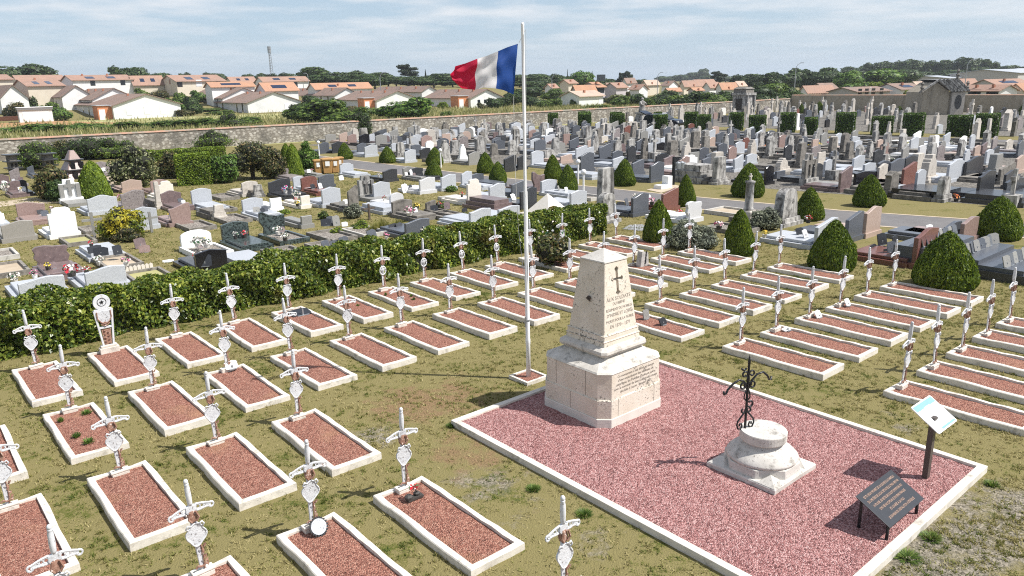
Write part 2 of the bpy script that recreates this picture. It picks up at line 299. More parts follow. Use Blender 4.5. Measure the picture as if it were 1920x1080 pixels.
def monument_mat():
    mt, nt, b = newmat('limestone'); v = N(nt, 'ShaderNodeTexCoord').outputs['Object']
    c = ramp(nt, noise(nt, v, 3, 6), [(0.3, (0.57, 0.505, 0.41)), (0.7, (0.68, 0.62, 0.535))])
    g = N(nt, 'ShaderNodeNewGeometry'); sp = N(nt, 'ShaderNodeSeparateXYZ'); nt.links.new(g.outputs['Normal'], sp.inputs[0])
    # black lichen specks, denser on ledges that hold the rain
    lo = noise(nt, v, 1.6, 4); fi = noise(nt, v, 26, 5, 0.7)
    a = N(nt, 'ShaderNodeMath', operation='MULTIPLY_ADD'); nt.links.new(lo, a.inputs[0]); a.inputs[1].default_value = 0.55; nt.links.new(fi, a.inputs[2])
    up = N(nt, 'ShaderNodeMath', operation='MULTIPLY_ADD'); nt.links.new(sp.outputs[2], up.inputs[0]); up.inputs[1].default_value = 0.10; nt.links.new(a.outputs[0], up.inputs[2])
    c = mix(nt, ramp(nt, up.outputs[0], [(0.875, (0, 0, 0)), (0.96, (0.85, 0.85, 0.85))]), c, (0.085, 0.075, 0.062))
    nt.links.new(c, b.inputs['Base Color']); b.inputs['Roughness'].default_value = 0.95; bump(nt, b, fi, 0.5, 0.012)
    stone('limestone_grey', (0.42, 0.39, 0.345), (0.60, 0.57, 0.52), 6, 0.95, 0.5, stain=((0.15, 0.14, 0.125), 5, 0.53, 0.70))
    stone('plaster', (0.58, 0.54, 0.48), (0.66, 0.63, 0.575), 3, 0.9, 0.2)
    stone('limestone_pale', (0.47, 0.445, 0.405), (0.60, 0.575, 0.535), 4, 0.95, 0.4, stain=((0.17, 0.155, 0.135), 5, 0.55, 0.72), speck=((0.2, 0.18, 0.16), 40, 0.64))
monument_mat()
# ---------------------------------------------------------------- mesh building
def RZ(a): return Matrix.Rotation(a, 4, 'Z')
def T(x, y, z): return Matrix.Translation((x, y, z))
class MB:
    def __init__(s): s.v = []; s.f = []; s.m = []
    def add(s, vs, fs, m=0, M=None):
        o = len(s.v)
        for p in vs: s.v.append(tuple(M @ Vector(p)) if M is not None else tuple(p))
        for f in fs: s.f.append(tuple(i + o for i in f)); s.m.append(m)
        return s
    def box(s, x0, x1, y0, y1, z0, z1, m=0, M=None):
        return s.add([(x0, y0, z0), (x1, y0, z0), (x1, y1, z0), (x0, y1, z0), (x0, y0, z1), (x1, y0, z1), (x1, y1, z1), (x0, y1, z1)],
              [(0, 3, 2, 1), (4, 5, 6, 7), (0, 1, 5, 4), (1, 2, 6, 5), (2, 3, 7, 6), (3, 0, 4, 7)], m, M)
    def prism(s, poly, y0, y1, m=0, M=None):        # polygon in x-z, extruded along y
        n = len(poly); a = sum(poly[i][0] * poly[(i + 1) % n][1] - poly[(i + 1) % n][0] * poly[i][1] for i in range(n))
        if a < 0: poly = poly[::-1]
        vs = [(x, y0, z) for x, z in poly] + [(x, y1, z) for x, z in poly]
        fs = [tuple(range(n)), tuple(range(2 * n - 1, n - 1, -1))] + [(i, i + n, (i + 1) % n + n, (i + 1) % n) for i in range(n)]
        return s.add(vs, fs, m, M)
    def flatpoly(s, poly, z0, z1, m=0, M=None):     # polygon in x-y, extruded along z
        n = len(poly); a = sum(poly[i][0] * poly[(i + 1) % n][1] - poly[(i + 1) % n][0] * poly[i][1] for i in range(n))
        if a < 0: poly = poly[::-1]
        vs = [(x, y, z0) for x, y in poly] + [(x, y, z1) for x, y in poly]
        fs = [tuple(range(n - 1, -1, -1)), tuple(range(n, 2 * n))] + [(i, (i + 1) % n, (i + 1) % n + n, i + n) for i in range(n)]
        return s.add(vs, fs, m, M)
    def lathe(s, prof, seg=16, m=0, M=None, cap=True, sq=None):
        vs = []; fs = []
        for r, z in prof:
            for k in range(seg):
                a = 2 * math.pi * k / seg; vs.append((r * math.cos(a), r * math.sin(a), z))
        for i in range(len(prof) - 1):
            for k in range(seg):
                k2 = (k + 1) % seg; fs.append((i * seg + k, i * seg + k2, (i + 1) * seg + k2, (i + 1) * seg + k))
        if cap: fs.append(tuple(range(seg - 1, -1, -1))); fs.append(tuple((len(prof) - 1) * seg + k for k in range(seg)))
        return s.add(vs, fs, m, M)
    def loft(s, secs, m=0, M=None):                  # list of (z, half x, half y, chamfer)
        vs = []; fs = []; n = 8
        for z, hx, hy, c in secs:
            c = max(c, 0.0005)
            for x, y in ((-hx + c, -hy), (hx - c, -hy), (hx, -hy + c), (hx, hy - c), (hx - c, hy), (-hx + c, hy), (-hx, hy - c), (-hx, -hy + c)): vs.append((x, y, z))
        for i in range(len(secs) - 1):
            for k in range(n): k2 = (k + 1) % n; fs.append((i * n + k, i * n + k2, (i + 1) * n + k2, (i + 1) * n + k))
        fs.append(tuple(range(n - 1, -1, -1))); fs.append(tuple((len(secs) - 1) * n + k for k in range(n)))
        return s.add(vs, fs, m, M)
    def tube(s, pts, r, seg=6, m=0, M=None):
        pts = [Vector(p) for p in pts]; n = len(pts); rs = r if isinstance(r, (list, tuple)) else [r] * n
        vs = []; fs = []; prev = None
        for i, p in enumerate(pts):
            t = (pts[min(i + 1, n - 1)] - pts[max(i - 1, 0)]).normalized()
            if prev is None: a = t.orthogonal().normalized()
            else: a = (prev - t * prev.dot(t)).normalized()
            prev = a; b = t.cross(a)
            for k in range(seg):
                w = 2 * math.pi * k / seg; vs.append(p + (a * math.cos(w) + b * math.sin(w)) * rs[i])
        for i in range(n - 1):
            for k in range(seg): k2 = (k + 1) % seg; fs.append((i * seg + k, i * seg + k2, (i + 1) * seg + k2, (i + 1) * seg + k))
        fs.append(tuple(range(seg - 1, -1, -1))); fs.append(tuple((n - 1) * seg + k for k in range(seg)))
        return s.add(vs, fs, m, M)
    def ball(s, c, r, m=0, M=None, seg=8, rings=5, sz=1.0):
        prof = [(max(0.001, r * math.sin(math.pi * i / rings)), -r * sz * math.cos(math.pi * i / rings)) for i in range(rings + 1)]
        M2 = T(*c) if M is None else M @ T(*c)
        return s.lathe(prof, seg, m, M2, cap=False)
    def mesh(s, name, mats, smooth=False, bevel=0):
        me = bpy.data.meshes.new(name); me.from_pydata(s.v, [], s.f)
        for mt in (mats if isinstance(mats, (list, tuple)) else [mats]): me.materials.append(MATS[mt] if isinstance(mt, str) else mt)
        me.polygons.foreach_set('material_index', s.m)
        if smooth: me.polygons.foreach_set('use_smooth', [True] * len(s.f))
        me.update(); return me
def link(name, data, parent=None, M=None):
    o = bpy.data.objects.new(name, data); COL.objects.link(o)
    if parent is not None: o.parent = parent
    if M is not None: o.matrix_local = M
    return o
def bevelled(o, w, seg=2):
    b = o.modifiers.new('edge', 'BEVEL'); b.width = w; b.segments = seg; b.limit_method = 'ANGLE'; b.angle_limit = 0.7; return o
def tag(o, label, cat, group=None):
    o['label'] = label; o['category'] = cat
    if group: o['group'] = group
    return o
def thing(name, label, cat, loc=(0, 0, 0), rz=0.0, group=None):
    o = bpy.data.objects.new(name, None); COL.objects.link(o); o.empty_display_size = 0.2
    o.location = loc; o.rotation_euler = (0, 0, rz); return tag(o, label, cat, group)
def kind(o, k): o['kind'] = k; return o
def dup(root, loc, rz, label, group=None, scale=None):
    r = root.copy(); COL.objects.link(r); r.location = loc; r.rotation_euler = (0, 0, rz); r['label'] = label
    if group: r['group'] = group
    if scale: r.scale = scale
    for ch in root.children:
        c = ch.copy(); COL.objects.link(c); c.parent = r
        for g in ch.children:
            d = g.copy(); COL.objects.link(d); d.parent = c
    return r
ORD = 'first second third fourth fifth sixth seventh eighth ninth tenth eleventh twelfth thirteenth fourteenth fifteenth sixteenth seventeenth eighteenth nineteenth twentieth'.split()
TENS = {20: 'twenty', 30: 'thirty', 40: 'forty', 50: 'fifty', 60: 'sixty'}
def nth(i):                                           # 1-based
    if i <= 20: return ORD[i - 1]
    t, k = divmod(i, 10)
    return TENS[t * 10] + '-' + ORD[k - 1] if k else TENS[t * 10][:-1] + 'ieth'
def quads(name, P, Nn, size, mat, seed=0, aspect=1.6, jitter=0.8, flatness=0.55):
    """many small leaf faces: P positions, Nn outward normals"""
    r = np.random.default_rng(seed); n = len(P)
    Nn = Nn + r.normal(0, jitter, (n, 3)); Nn /= np.linalg.norm(Nn, axis=1, keepdims=True) + 1e-9
    a = np.cross(Nn, r.normal(0, 1, (n, 3))); a /= np.linalg.norm(a, axis=1, keepdims=True) + 1e-9
    b = np.cross(Nn, a); sz = size * r.uniform(0.6, 1.35, (n, 1))
    L = a * sz * aspect * 0.5; W = b * sz * 0.5
    bend = Nn * sz * 0.18
    V = np.empty((n, 4, 3)); V[:, 0] = P - L; V[:, 1] = P + W * flatness * 1.5 + bend; V[:, 2] = P + L; V[:, 3] = P - W * flatness * 1.5 + bend
    return raw_mesh(name, V.reshape(-1, 3), 4, mat)
def raw_mesh(name, V, k, mat):
    n = len(V) // k; me = bpy.data.meshes.new(name)
    me.vertices.add(len(V)); me.vertices.foreach_set('co', V.astype(np.float32).ravel())
    me.loops.add(n * k); me.loops.foreach_set('vertex_index', np.arange(n * k, dtype=np.int32))
    me.polygons.add(n); me.polygons.foreach_set('loop_start', np.arange(0, n * k, k, dtype=np.int32))
    me.materials.append(MATS[mat] if isinstance(mat, str) else mat); me.update(calc_edges=True); me.validate(); return me
def append_core(me, mb, mat):
    """add a solid inner volume to a leaf mesh (one crown mesh)"""
    import bmesh
    bm = bmesh.new(); bm.from_mesh(me); o = [bm.verts.new(p) for p in mb.v]
    me.materials.append(MATS[mat]); k = len(me.materials) - 1
    for f in mb.f:
        try: q = bm.faces.new([o[i] for i in f]); q.material_index = k
        except ValueError: pass
    bm.to_mesh(me); bm.free(); return me
def text_mesh(body, size, mat, align='CENTER', ext=0.002, space=1.0):
    cu = bpy.data.curves.new('lettering', 'FONT'); cu.body = body; cu.size = size; cu.align_x = align; cu.extrude = ext; cu.space_line = space; cu.resolution_u = 2
    o = bpy.data.objects.new('lettering', cu); COL.objects.link(o)
    me = bpy.data.meshes.new_from_object(o.evaluated_get(bpy.context.evaluated_depsgraph_get()))
    bpy.data.objects.remove(o); bpy.data.curves.remove(cu)
    me.materials.clear(); me.materials.append(MATS[mat]); return me

# ---------------------------------------------------------------- ground, road, paths
def sheet(name, pts, z, mat):
    mb = MB(); mb.add([(p[0], p[1], z) for p in pts], [tuple(range(len(pts)))]); me = mb.mesh(name, mat)
    if me.polygons[0].normal.z < 0: me.flip_normals()
    return kind(link(name, me), 'structure')
sheet('ground', [(3000 * math.cos(2 * math.pi * k / 48), 3000 * math.sin(2 * math.pi * k / 48)) for k in range(48)], 0, 'lawn')
def gpoly(l): return [G(*p) for p in l]
near = [(25.4, 64), (25.4, 51), (25.6, 36), (26.6, 24), (27.75, 15), (29.3, 9.3), (30.6, 4), (31.8, 0)]
far = [(28.2, 64), (28.2, 51), (28.5, 36), (29.5, 24), (30.6, 15), (32.1, 9.8), (33.4, 4), (34.6, 0)]
sheet('asphalt_road', gpoly(near + far[::-1]), 0.008, 'asphalt')
for e, s in ((near, -1), (far, 1)):
    sheet('road_edge', gpoly([(u + s * 0.02, v) for u, v in e] + [(u + s * 0.22, v) for u, v in e][::-1]), 0.012, 'dirt')
sheet('gravel_ground', gpoly([(36.4, 8), (35.6, 14), (34.6, 20), (33.6, 36), (33, 70), (69.0, 68), (70.3, 36), (72, 6)]), 0.004, 'field_gravel')
sheet('cemetery_path', gpoly([(69.6, 66), (71.3, 36), (73, 4), (70.6, 4), (69.2, 36), (67.4, 66)]), 0.012, 'asphalt')
sheet('back_gravel', gpoly([(75, 66), (77, 8), (119, 8), (119, 66)]), 0.004, 'field_gravel')
sheet('meadow', [G(-30, 78.5), G(10, 75.8), G(60, 71.6), G(121, 70), G(150, 130), G(118, 240), G(40, 240), G(-40, 200)], 0.004, 'meadow_ground')
sheet('bare_earth', [at(-120, 240), at(180, 238), at(250, 231), at(120, 227), at(-150, 228)], 0.02, 'orange_dirt')
sheet('work_site', [at(-300, 222), at(60, 224), at(150, 218), at(110, 209), at(-300, 203)], 0.016, 'construction_ground')
sheet('dirt_path', [at(-60, 386), at(60, 371), at(160, 372), at(130, 380), at(30, 384), at(-60, 398)], 0.008, 'dirt')
sheet('dirt_clearing', [at(195, 336), at(215, 322), at(240, 340), at(225, 358), at(200, 356)], 0.008, 'dirt')
sheet('chippings', [at(1166, 430), at(1180, 422), at(1205, 421), at(1217, 428), at(1210, 434), at(1190, 432)], 0.012, 'gravel_grey')
# ---------------------------------------------------------------- soldiers' graves
GL, GW = 2.19, 0.82
def make_plot():
    t = thing('grave_plot', '', 'grave')
    k = MB(); hx, hy, w, h = GW / 2, GL / 2, 0.085, 0.12
    r = random.Random(5)
    for x0, x1, y0, y1 in ((-hx, -hx + w, -hy, hy), (hx - w, hx, -hy, hy), (-hx + w, hx - w, -hy, -hy + w), (-hx + w, hx - w, hy - w, hy)):
        k.box(x0, x1, y0, y1, -0.02, h)
    # one closed ring instead of four bars
    k = MB(); o = [(-hx, -hy), (hx, -hy), (hx, hy), (-hx, hy)]; i_ = [(-hx + w, -hy + w), (hx - w, -hy + w), (hx - w, hy - w), (-hx + w, hy - w)]
    def sub(p, q, n): return [(p[0] + (q[0] - p[0]) * t_ / n, p[1] + (q[1] - p[1]) * t_ / n) for t_ in range(n)]
    O = []; I = []
    for a in range(4): nn = 9 if a % 2 else 4; O += sub(o[a], o[(a + 1) % 4], nn); I += sub(i_[a], i_[(a + 1) % 4], nn)
    n = len(O); j = lambda s: r.uniform(-s, s)
    Oj = [(x + j(0.010), y + j(0.010)) for x, y in O]; hz = [h + j(0.009) for _ in O]
    vs = [(x, y, -0.03) for x, y in Oj] + [(x * 0.997, y * 0.999, z - 0.012) for (x, y), z in zip(Oj, hz)] + [(x * 0.97, y * 0.99, z) for (x, y), z in zip(Oj, hz)] + [(x, y, z) for (x, y), z in zip(I, hz)] + [(x, y, -0.03) for x, y in I]
    fs = []
    for l in range(4):
        for q in range(n): q2 = (q + 1) % n; fs.append((l * n + q, l * n + q2, (l + 1) * n + q2, (l + 1) * n + q))
    k.add(vs, fs); link('kerb', k.mesh('kerb', 'kerb'), t)
    g = MB(); nx, ny = 6, 14
    gx, gy = hx - w + 0.002, hy - w + 0.002
    vs = [(-gx + 2 * gx * a / nx, -gy + 2 * gy * b / ny, 0.075 + 0.018 * math.sin(math.pi * a / nx) + r.uniform(-0.006, 0.006)) for b in range(ny + 1) for a in range(nx + 1)]
    g.add(vs, [(b * (nx + 1) + a, b * (nx + 1) + a + 1, (b + 1) * (nx + 1) + a + 1, (b + 1) * (nx + 1) + a) for b in range(ny) for a in range(nx)])
    link('gravel', g.mesh('gravel', 'gravel_grave'), t)
    return t
plot0 = make_plot()

def sword_parts(t, pierced=False):
    """cast-iron sword stuck hilt-up in a small plinth; x along the guard, faces -y"""
    p = MB(); p.box(-0.145, 0.145, -0.075, 0.07, -0.06, 0.03); p.box(-0.155, 0.155, -0.02, 0.075, 0.03, 0.055)
    p.tube([(-0.16, -0.055, 0.048), (0.16, -0.055, 0.048)], 0.027, 8)
    bevelled(link('plinth', p.mesh('plinth', 'kerb'), t), 0.008)
    b = MB(); b.loft([(0.06, 0.028, 0.012, 0.006), (0.42, 0.042, 0.014, 0.008), (0.74, 0.045, 0.014, 0.008)])
    link('blade', b.mesh('blade', 'white_iron'), t)
    l = MB(); r = random.Random(3)
    for i in range(13):                                # laurel climbing the blade's right edge
        z = 0.10 + i * 0.024; s = 1 if i % 2 else -1
        x = 0.035 + 0.02 * math.sin(i * 0.7); d = Vector((0.055 * (1 if i % 3 else -0.6), -0.02 * s, 0.035))
        c = Vector((x, -0.02, z)); q = Vector((-0.02, 0, 0.022))
        l.add([c, c + d * 0.5 + q * 0.6, c + d, c + d * 0.5 - q * 0.6 + Vector((0, -0.012, 0))], [(0, 1, 2, 3)])
    l.tube([(0.03, -0.02, 0.07), (0.045, -0.025, 0.2), (0.04, -0.02, 0.36), (0.02, -0.018, 0.45)], 0.012, 5)
    for s in (-1, 1): l.tube([(0.0, -0.02, 0.10), (s * 0.06, -0.035, 0.13), (s * 0.09, -0.03, 0.105)], 0.014, 5)
    link('laurel', l.mesh('laurel', 'rust'), t)
    md = MB(); zc = 0.545
    if pierced:
        md.tube([(0.115 * math.cos(a), -0.02, zc + 0.115 * math.sin(a)) for a in [2 * math.pi * q / 20 for q in range(21)]], 0.02, 6)
        md.box(-0.10, 0.10, -0.03, -0.008, zc + 0.02, zc + 0.05); md.box(-0.018, 0.018, -0.032, -0.006, zc - 0.11, zc + 0.11)
        md.box(-0.055, -0.035, -0.03, -0.008, zc - 0.03, zc + 0.03); md.box(0.035, 0.055, -0.03, -0.008, zc - 0.03, zc + 0.03)
        o = link('medallion', md.mesh('medallion', 'white_iron', True), t)
    else:
        out = []
        for q in range(32):
            a = 2 * math.pi * q / 32; rr = 0.128 + 0.012 * math.cos(4 * a + 0.6) + (0.014 if math.sin(a) > 0.6 else 0)
            out.append((rr * math.cos(a) * 1.02, zc + rr * math.sin(a) * (1.1 if math.sin(a) < 0 else 0.95)))
        md.prism(out, -0.035, -0.008)
        o = link('medallion', md.mesh('medallion', 'white_relief'), t)
        ri = MB(); ri.tube([(x, -0.037, z) for x, z in out + out[:1]], 0.011, 5)
        for s in (-1, 1): ri.tube([(s * 0.05, -0.04, zc + 0.12), (s * 0.10, -0.05, zc + 0.15), (s * 0.125, -0.045, zc + 0.11), (s * 0.10, -0.045, zc + 0.09)], 0.013, 5)
        link('rim', ri.mesh('rim', 'white_iron', True), o)
    kn = MB(); kn.loft([(0.70, 0.03, 0.03, 0.01), (0.72, 0.05, 0.04, 0.015), (0.78, 0.062, 0.045, 0.015), (0.815, 0.055, 0.04, 0.015), (0.85, 0.035, 0.03, 0.01)])
    for s in (-1, 1): kn.tube([(s * 0.03, -0.05, 0.72), (s * 0.07, -0.06, 0.77), (s * 0.04, -0.055, 0.85)], 0.016, 5)
    link('knot', kn.mesh('knot', 'rust'), t)
    gd = MB(); gd.prism([(-0.075, 0.845), (-0.05, 0.815), (0, 0.80), (0.05, 0.815), (0.075, 0.845), (0.07, 0.905), (0, 0.925), (-0.07, 0.905)], -0.024, 0.024)
    o = link('guard', gd.mesh('guard', 'white_relief'), t)
    for s in (-1, 1):                                   # each quillon is an openwork wing ending in a curl
        q_ = MB(); lo = [(0.06, 0.828), (0.12, 0.826), (0.20, 0.832), (0.27, 0.826)]; hi = [(0.06, 0.912), (0.13, 0.902), (0.20, 0.885), (0.27, 0.862)]
        q_.tube([(s * x, 0, z) for x, z in lo], 0.0135, 6); q_.tube([(s * x, 0, z) for x, z in hi], 0.0135, 6)
        q_.tube([(s * (0.275 + 0.034 * math.cos(a_)), 0, 0.836 + 0.030 * math.sin(a_)) for a_ in [2.0 - i * 0.55 for i in range(11)]], 0.014, 6)
        for x, z, r_ in ((0.095, 0.868, 0.030), (0.15, 0.865, 0.024), (0.20, 0.858, 0.017), (0.238, 0.848, 0.010)): q_.tube([(s * (x + r_ * math.cos(a_)), 0, z + r_ * math.sin(a_)) for a_ in [i * 0.7854 for i in range(9)]], 0.0085, 5)
        q_.prism([(s * 0.06, 0.83), (s * 0.13, 0.828), (s * 0.13, 0.848), (s * 0.06, 0.852)], -0.006, 0.006); q_.prism([(s * 0.2, 0.834), (s * 0.27, 0.83), (s * 0.27, 0.855), (s * 0.2, 0.878)], -0.006, 0.006)
        link('quillon', q_.mesh('quillon', 'white_iron'), o)
    gr = MB(); gr.lathe([(0.028, 0.92), (0.036, 0.95), (0.040, 1.05), (0.036, 1.15), (0.029, 1.18), (0.034, 1.19), (0.03, 1.2)], 10)
    gr.ball((0, 0, 1.222), 0.034)
    link('grip', gr.mesh('grip', 'white_iron', True), t)
cross0 = thing('sword_cross', '', 'grave cross'); sword_parts(cross0)
cross1 = thing('sword_cross', '', 'grave cross'); sword_parts(cross1, True)
for c_ in (cross0, cross1): c_.scale = (0.80, 0.85, 0.985)
used = {'p': False, 'c': False, 'o': False}
def put(root, key, loc, rz, label, group, tilt=(0, 0)):
    if not used[key]:
        used[key] = True; o = root; o.location = loc; o['label'] = label; o['group'] = group
    else: o = dup(root, loc, rz, label, group)
    o.rotation_euler = (tilt[0], tilt[1], rz); return o
# (v of the row centre, drift of v per grave, u of grave 0, graves, name of the row)
ROWS = [(16.325, 0.0232, 0.464, range(1, 15), 'the hedge row'),
        (13.409, 0.011, 0.529, range(0, 15), 'the second row'),
        (10.405, -0.0123, -0.780, range(1, 5), 'the third row left of the pole'),
        (10.458, -0.0056, 15.7915, range(-2, 4), 'the row behind the monument'),
        (7.155, 0.0, 0.675, range(0, 4), 'the front row left of the forecourt'),
        (7.382, -0.0259, 11.811, range(1, 7), 'the row facing the iron cross'),
        (4.11, 0.0, 11.93, range(1, 6), 'the short row beside the info sign')]
DB = 1.3731
GRAVES = {}
specials = {(0, 2): 'stele', (0, 7): 'p', (0, 8): 'p', (0, 9): 'p', (0, 10): 'p'}
for ri, (v0, sl, u0, ks, rn) in enumerate(ROWS):
    for n_, k in enumerate(ks):
        u, v = u0 + DB * k, v0 + sl * k
        GRAVES[ri, k] = (u, v)
        nn = nth(n_ + 1)
        side = 'from the left' if ri < 6 else 'from the sign'
        o = put(plot0, 'p', G(u, v), TH, f'red gravel grave, {nn} {side} of {rn}', 'soldiers\' graves with red gravel')
        o.rotation_euler = (rng.uniform(-0.006, 0.006), rng.uniform(-0.008, 0.008), TH + rng.uniform(-0.012, 0.012)); o.location.z = rng.uniform(-0.02, 0.01)
        hv = v + GL / 2 - 0.13
        loc = G(u + rng.uniform(-0.02, 0.02), hv, 0.10)
        sp = specials.get((ri, k))
        if sp == 'stele': continue
        key, root = ('o', cross1) if sp == 'p' else ('c', cross0)
        what = 'white sword cross with ring medallion' if sp == 'p' else 'rusty white sword cross'
        put(root, key, loc, TH, f'{what}, {nn} {side} of {rn}', 'iron sword crosses', (rng.uniform(-0.045, 0.045), rng.uniform(-0.05, 0.04)))
# lone cross at the bottom edge: its grave lies in front of the forecourt
put(plot0, 'p', G(4.86, 4.05), TH, 'red gravel grave with cement kerb, nearest to the long edge of the forecourt', 'soldiers\' graves with red gravel')
put(cross0, 'c', G(4.86, 5.03, 0.10), TH, 'rusty white iron sword cross standing alone near the long edge of the forecourt', 'iron sword crosses')

# Muslim soldier's stele with crescent disc and shield
u, v = GRAVES[0, 2]
t = thing('grave_stele', 'white iron stele with round star disc on the second grave beside the hedge', 'grave marker', G(u, v + GL / 2 - 0.13, 0.10), TH)
p = MB(); p.box(-0.19, 0.19, -0.08, 0.08, -0.05, 0.10); p.box(-0.16, 0.16, -0.06, 0.06, 0.10, 0.15); bevelled(link('plinth', p.mesh('plinth', 'kerb'), t), 0.01)
f_ = MB()
for s in (-1, 1): f_.prism([(s * 0.08, 0.15), (s * 0.115, 0.15), (s * 0.19, 0.92), (s * 0.15, 0.92)], -0.03, 0.03)
f_.box(-0.17, 0.17, -0.028, 0.028, 0.88, 0.95); f_.box(-0.12, 0.12, -0.026, 0.026, 0.52, 0.56)
link('frame', f_.mesh('frame', 'white_iron'), t)
r_ = MB(); r_.prism([(-0.07, 0.16), (0.07, 0.16), (0.09, 0.5), (-0.09, 0.5)], -0.012, 0.012)
for i in range(8): r_.tube([(0.02 * (-1) ** i, -0.02, 0.18 + i * 0.04), (0.05 * (-1) ** i, -0.03, 0.2 + i * 0.04)], 0.014, 5)
r_.tube([(-0.08, -0.02, 0.62), (0, -0.03, 0.58), (0.08, -0.02, 0.62), (0, -0.03, 0.66), (-0.08, -0.02, 0.62)], 0.022, 5)
link('laurel', r_.mesh('laurel', 'rust'), t)
s_ = MB(); s_.prism([(-0.13, 0.9), (-0.135, 0.76), (-0.08, 0.67), (0, 0.62), (0.08, 0.67), (0.135, 0.76), (0.13, 0.9)], -0.04, -0.01)
sh = link('shield', s_.mesh('shield', 'white_relief'), t)
e_ = MB(); e_.tube([(-0.13, -0.045, 0.9), (-0.135, -0.045, 0.76), (-0.08, -0.045, 0.67), (0, -0.045, 0.62), (0.08, -0.045, 0.67), (0.135, -0.045, 0.76), (0.13, -0.045, 0.9)], 0.012, 5); link('border', e_.mesh('border', 'rust'), sh)
d_ = MB(); d_.lathe([(0.165, -0.025), (0.17, 0), (0.165, 0.025)], 28, 0, T(0, 0, 1.09) @ Matrix.Rotation(math.pi / 2, 4, 'X')); dk = link('disc', d_.mesh('disc', 'white_iron'), t)
e_ = MB(); e_.tube([(0.085 * math.cos(a), -0.028, 1.10 + 0.085 * math.sin(a)) for a in [2 * math.pi * q / 24 for q in range(25)]], 0.006, 5)
e_.prism([((0.045 if q % 2 == 0 else 0.018) * math.sin(math.pi * q / 5), 1.10 + (0.045 if q % 2 == 0 else 0.018) * math.cos(math.pi * q / 5)) for q in range(10)], -0.04, -0.02)
link('star', e_.mesh('star', 'black_iron'), dk)

# ---------------------------------------------------------------- forecourt with monument, pedestal, boards
t = thing('gravel_forecourt', 'large red gravel forecourt with pale kerb around the stone monument', 'gravel bed', G(8.96, 6.26), TH)
x0, x1, y0, y1, w = -2.38, 2.34, -3.24, 3.22, 0.11
k = MB()
O = [(x0, y0), (x1, y0), (x1, y1), (x0, y1)]; I = [(x0 + w, y0 + w), (x1 - w, y0 + w), (x1 - w, y1 - w), (x0 + w, y1 - w)]
k.add([(x, y, -0.02) for x, y in O] + [(x, y, 0.10) for x, y in O] + [(x, y, 0.10) for x, y in I] + [(x, y, -0.02) for x, y in I],
      [(l * 4 + q, l * 4 + (q + 1) % 4, (l + 1) * 4 + (q + 1) % 4, (l + 1) * 4 + q) for l in range(3) for q in range(4)])
bevelled(link('kerb', k.mesh('kerb', 'kerb'), t), 0.008)
g = MB(); nx, ny = 40, 56; r = random.Random(8)
vs = [(x0 + w + (x1 - x0 - 2 * w) * a / nx, y0 + w + (y1 - y0 - 2 * w) * b / ny, 0.06 + r.uniform(-0.008, 0.008)) for b in range(ny + 1) for a in range(nx + 1)]
g.add(vs, [(b * (nx + 1) + a, b * (nx + 1) + a + 1, (b + 1) * (nx + 1) + a + 1, (b + 1) * (nx + 1) + a) for b in range(ny) for a in range(nx)])
link('gravel', g.mesh('gravel', 'gravel_red'), t)

MC = (8.98, 8.30)
t = thing('stone_monument', 'tall tapered limestone monument with carved cross and French dedication', 'monument', G(*MC, 0.06), TH)
Z = lambda z: z - 0.06
mb = MB(); mb.loft([(-0.06, 0.79, 0.79, 0.17), (Z(0.21), 0.79, 0.79, 0.17)]); bevelled(link('plaster_footing', mb.mesh('footing', 'plaster'), t), 0.01)
mb = MB(); mb.loft([(Z(0.21), 0.775, 0.775, 0.165), (Z(0.52), 0.775, 0.775, 0.165), (Z(0.53), 0.755, 0.755, 0.165), (Z(0.965), 0.755, 0.755, 0.165)])
bl = bevelled(link('base_block', mb.mesh('base', 'limestone'), t), 0.006)
jb = [(-0.757, -0.7545, y - 0.005, y + 0.005, Z(0.535), Z(0.96)) for y in (-0.33, 0.36)] + [(x - 0.004, x + 0.004, -0.777, -0.7745, Z(0.215), Z(0.515)) for x in (-0.45, 0.45)] + [(-0.777, -0.7745, -0.004, 0.004, Z(0.215), Z(0.515))]
for q in jb: link('mortar_joint', MB().box(*q).mesh('joint', 'cut_letters'), bl)          # thin mortar lines
mb = MB(); mb.loft([(Z(0.966), 0.765, 0.765, 0.17), (Z(0.99), 0.745, 0.745, 0.168), (Z(1.10), 0.53, 0.53, 0.1), (Z(1.135), 0.485, 0.485, 0.07)])
link('sloped_cap', mb.mesh('cap', 'limestone_grey'), t)
mb = MB(); mb.loft([(Z(1.12), 0.48, 0.48, 0.06), (Z(1.15), 0.49, 0.49, 0.06), (Z(1.17), 0.53, 0.53, 0.06), (Z(1.21), 0.555, 0.555, 0.07), (Z(1.25), 0.545, 0.545, 0.07), (Z(1.285), 0.49, 0.49, 0.05), (Z(1.30), 0.455, 0.455, 0.03)])
link('moulding', mb.mesh('moulding', 'limestone_grey'), t)
mb = MB(); mb.loft([(Z(1.29), 0.445, 0.445, 0.01), (Z(1.37), 0.438, 0.438, 0.01), (Z(1.385), 0.45, 0.45, 0.01), (Z(1.395), 0.43, 0.43, 0.01), (Z(1.46), 0.425, 0.425, 0.01), (Z(1.475), 0.435, 0.435, 0.01), (Z(1.49), 0.405, 0.405, 0.012),
      (Z(2.655), 0.272, 0.272, 0.012)])
sf = bevelled(link('shaft', mb.mesh('shaft', 'limestone'), t), 0.005)
mb = MB(); mb.loft([(Z(2.655), 0.285, 0.285, 0.012), (Z(2.675), 0.28, 0.28, 0.012), (Z(2.825), 0.012, 0.012, 0.002)]); link('pyramid_cap', mb.mesh('pyramid', 'limestone_pale'), t)
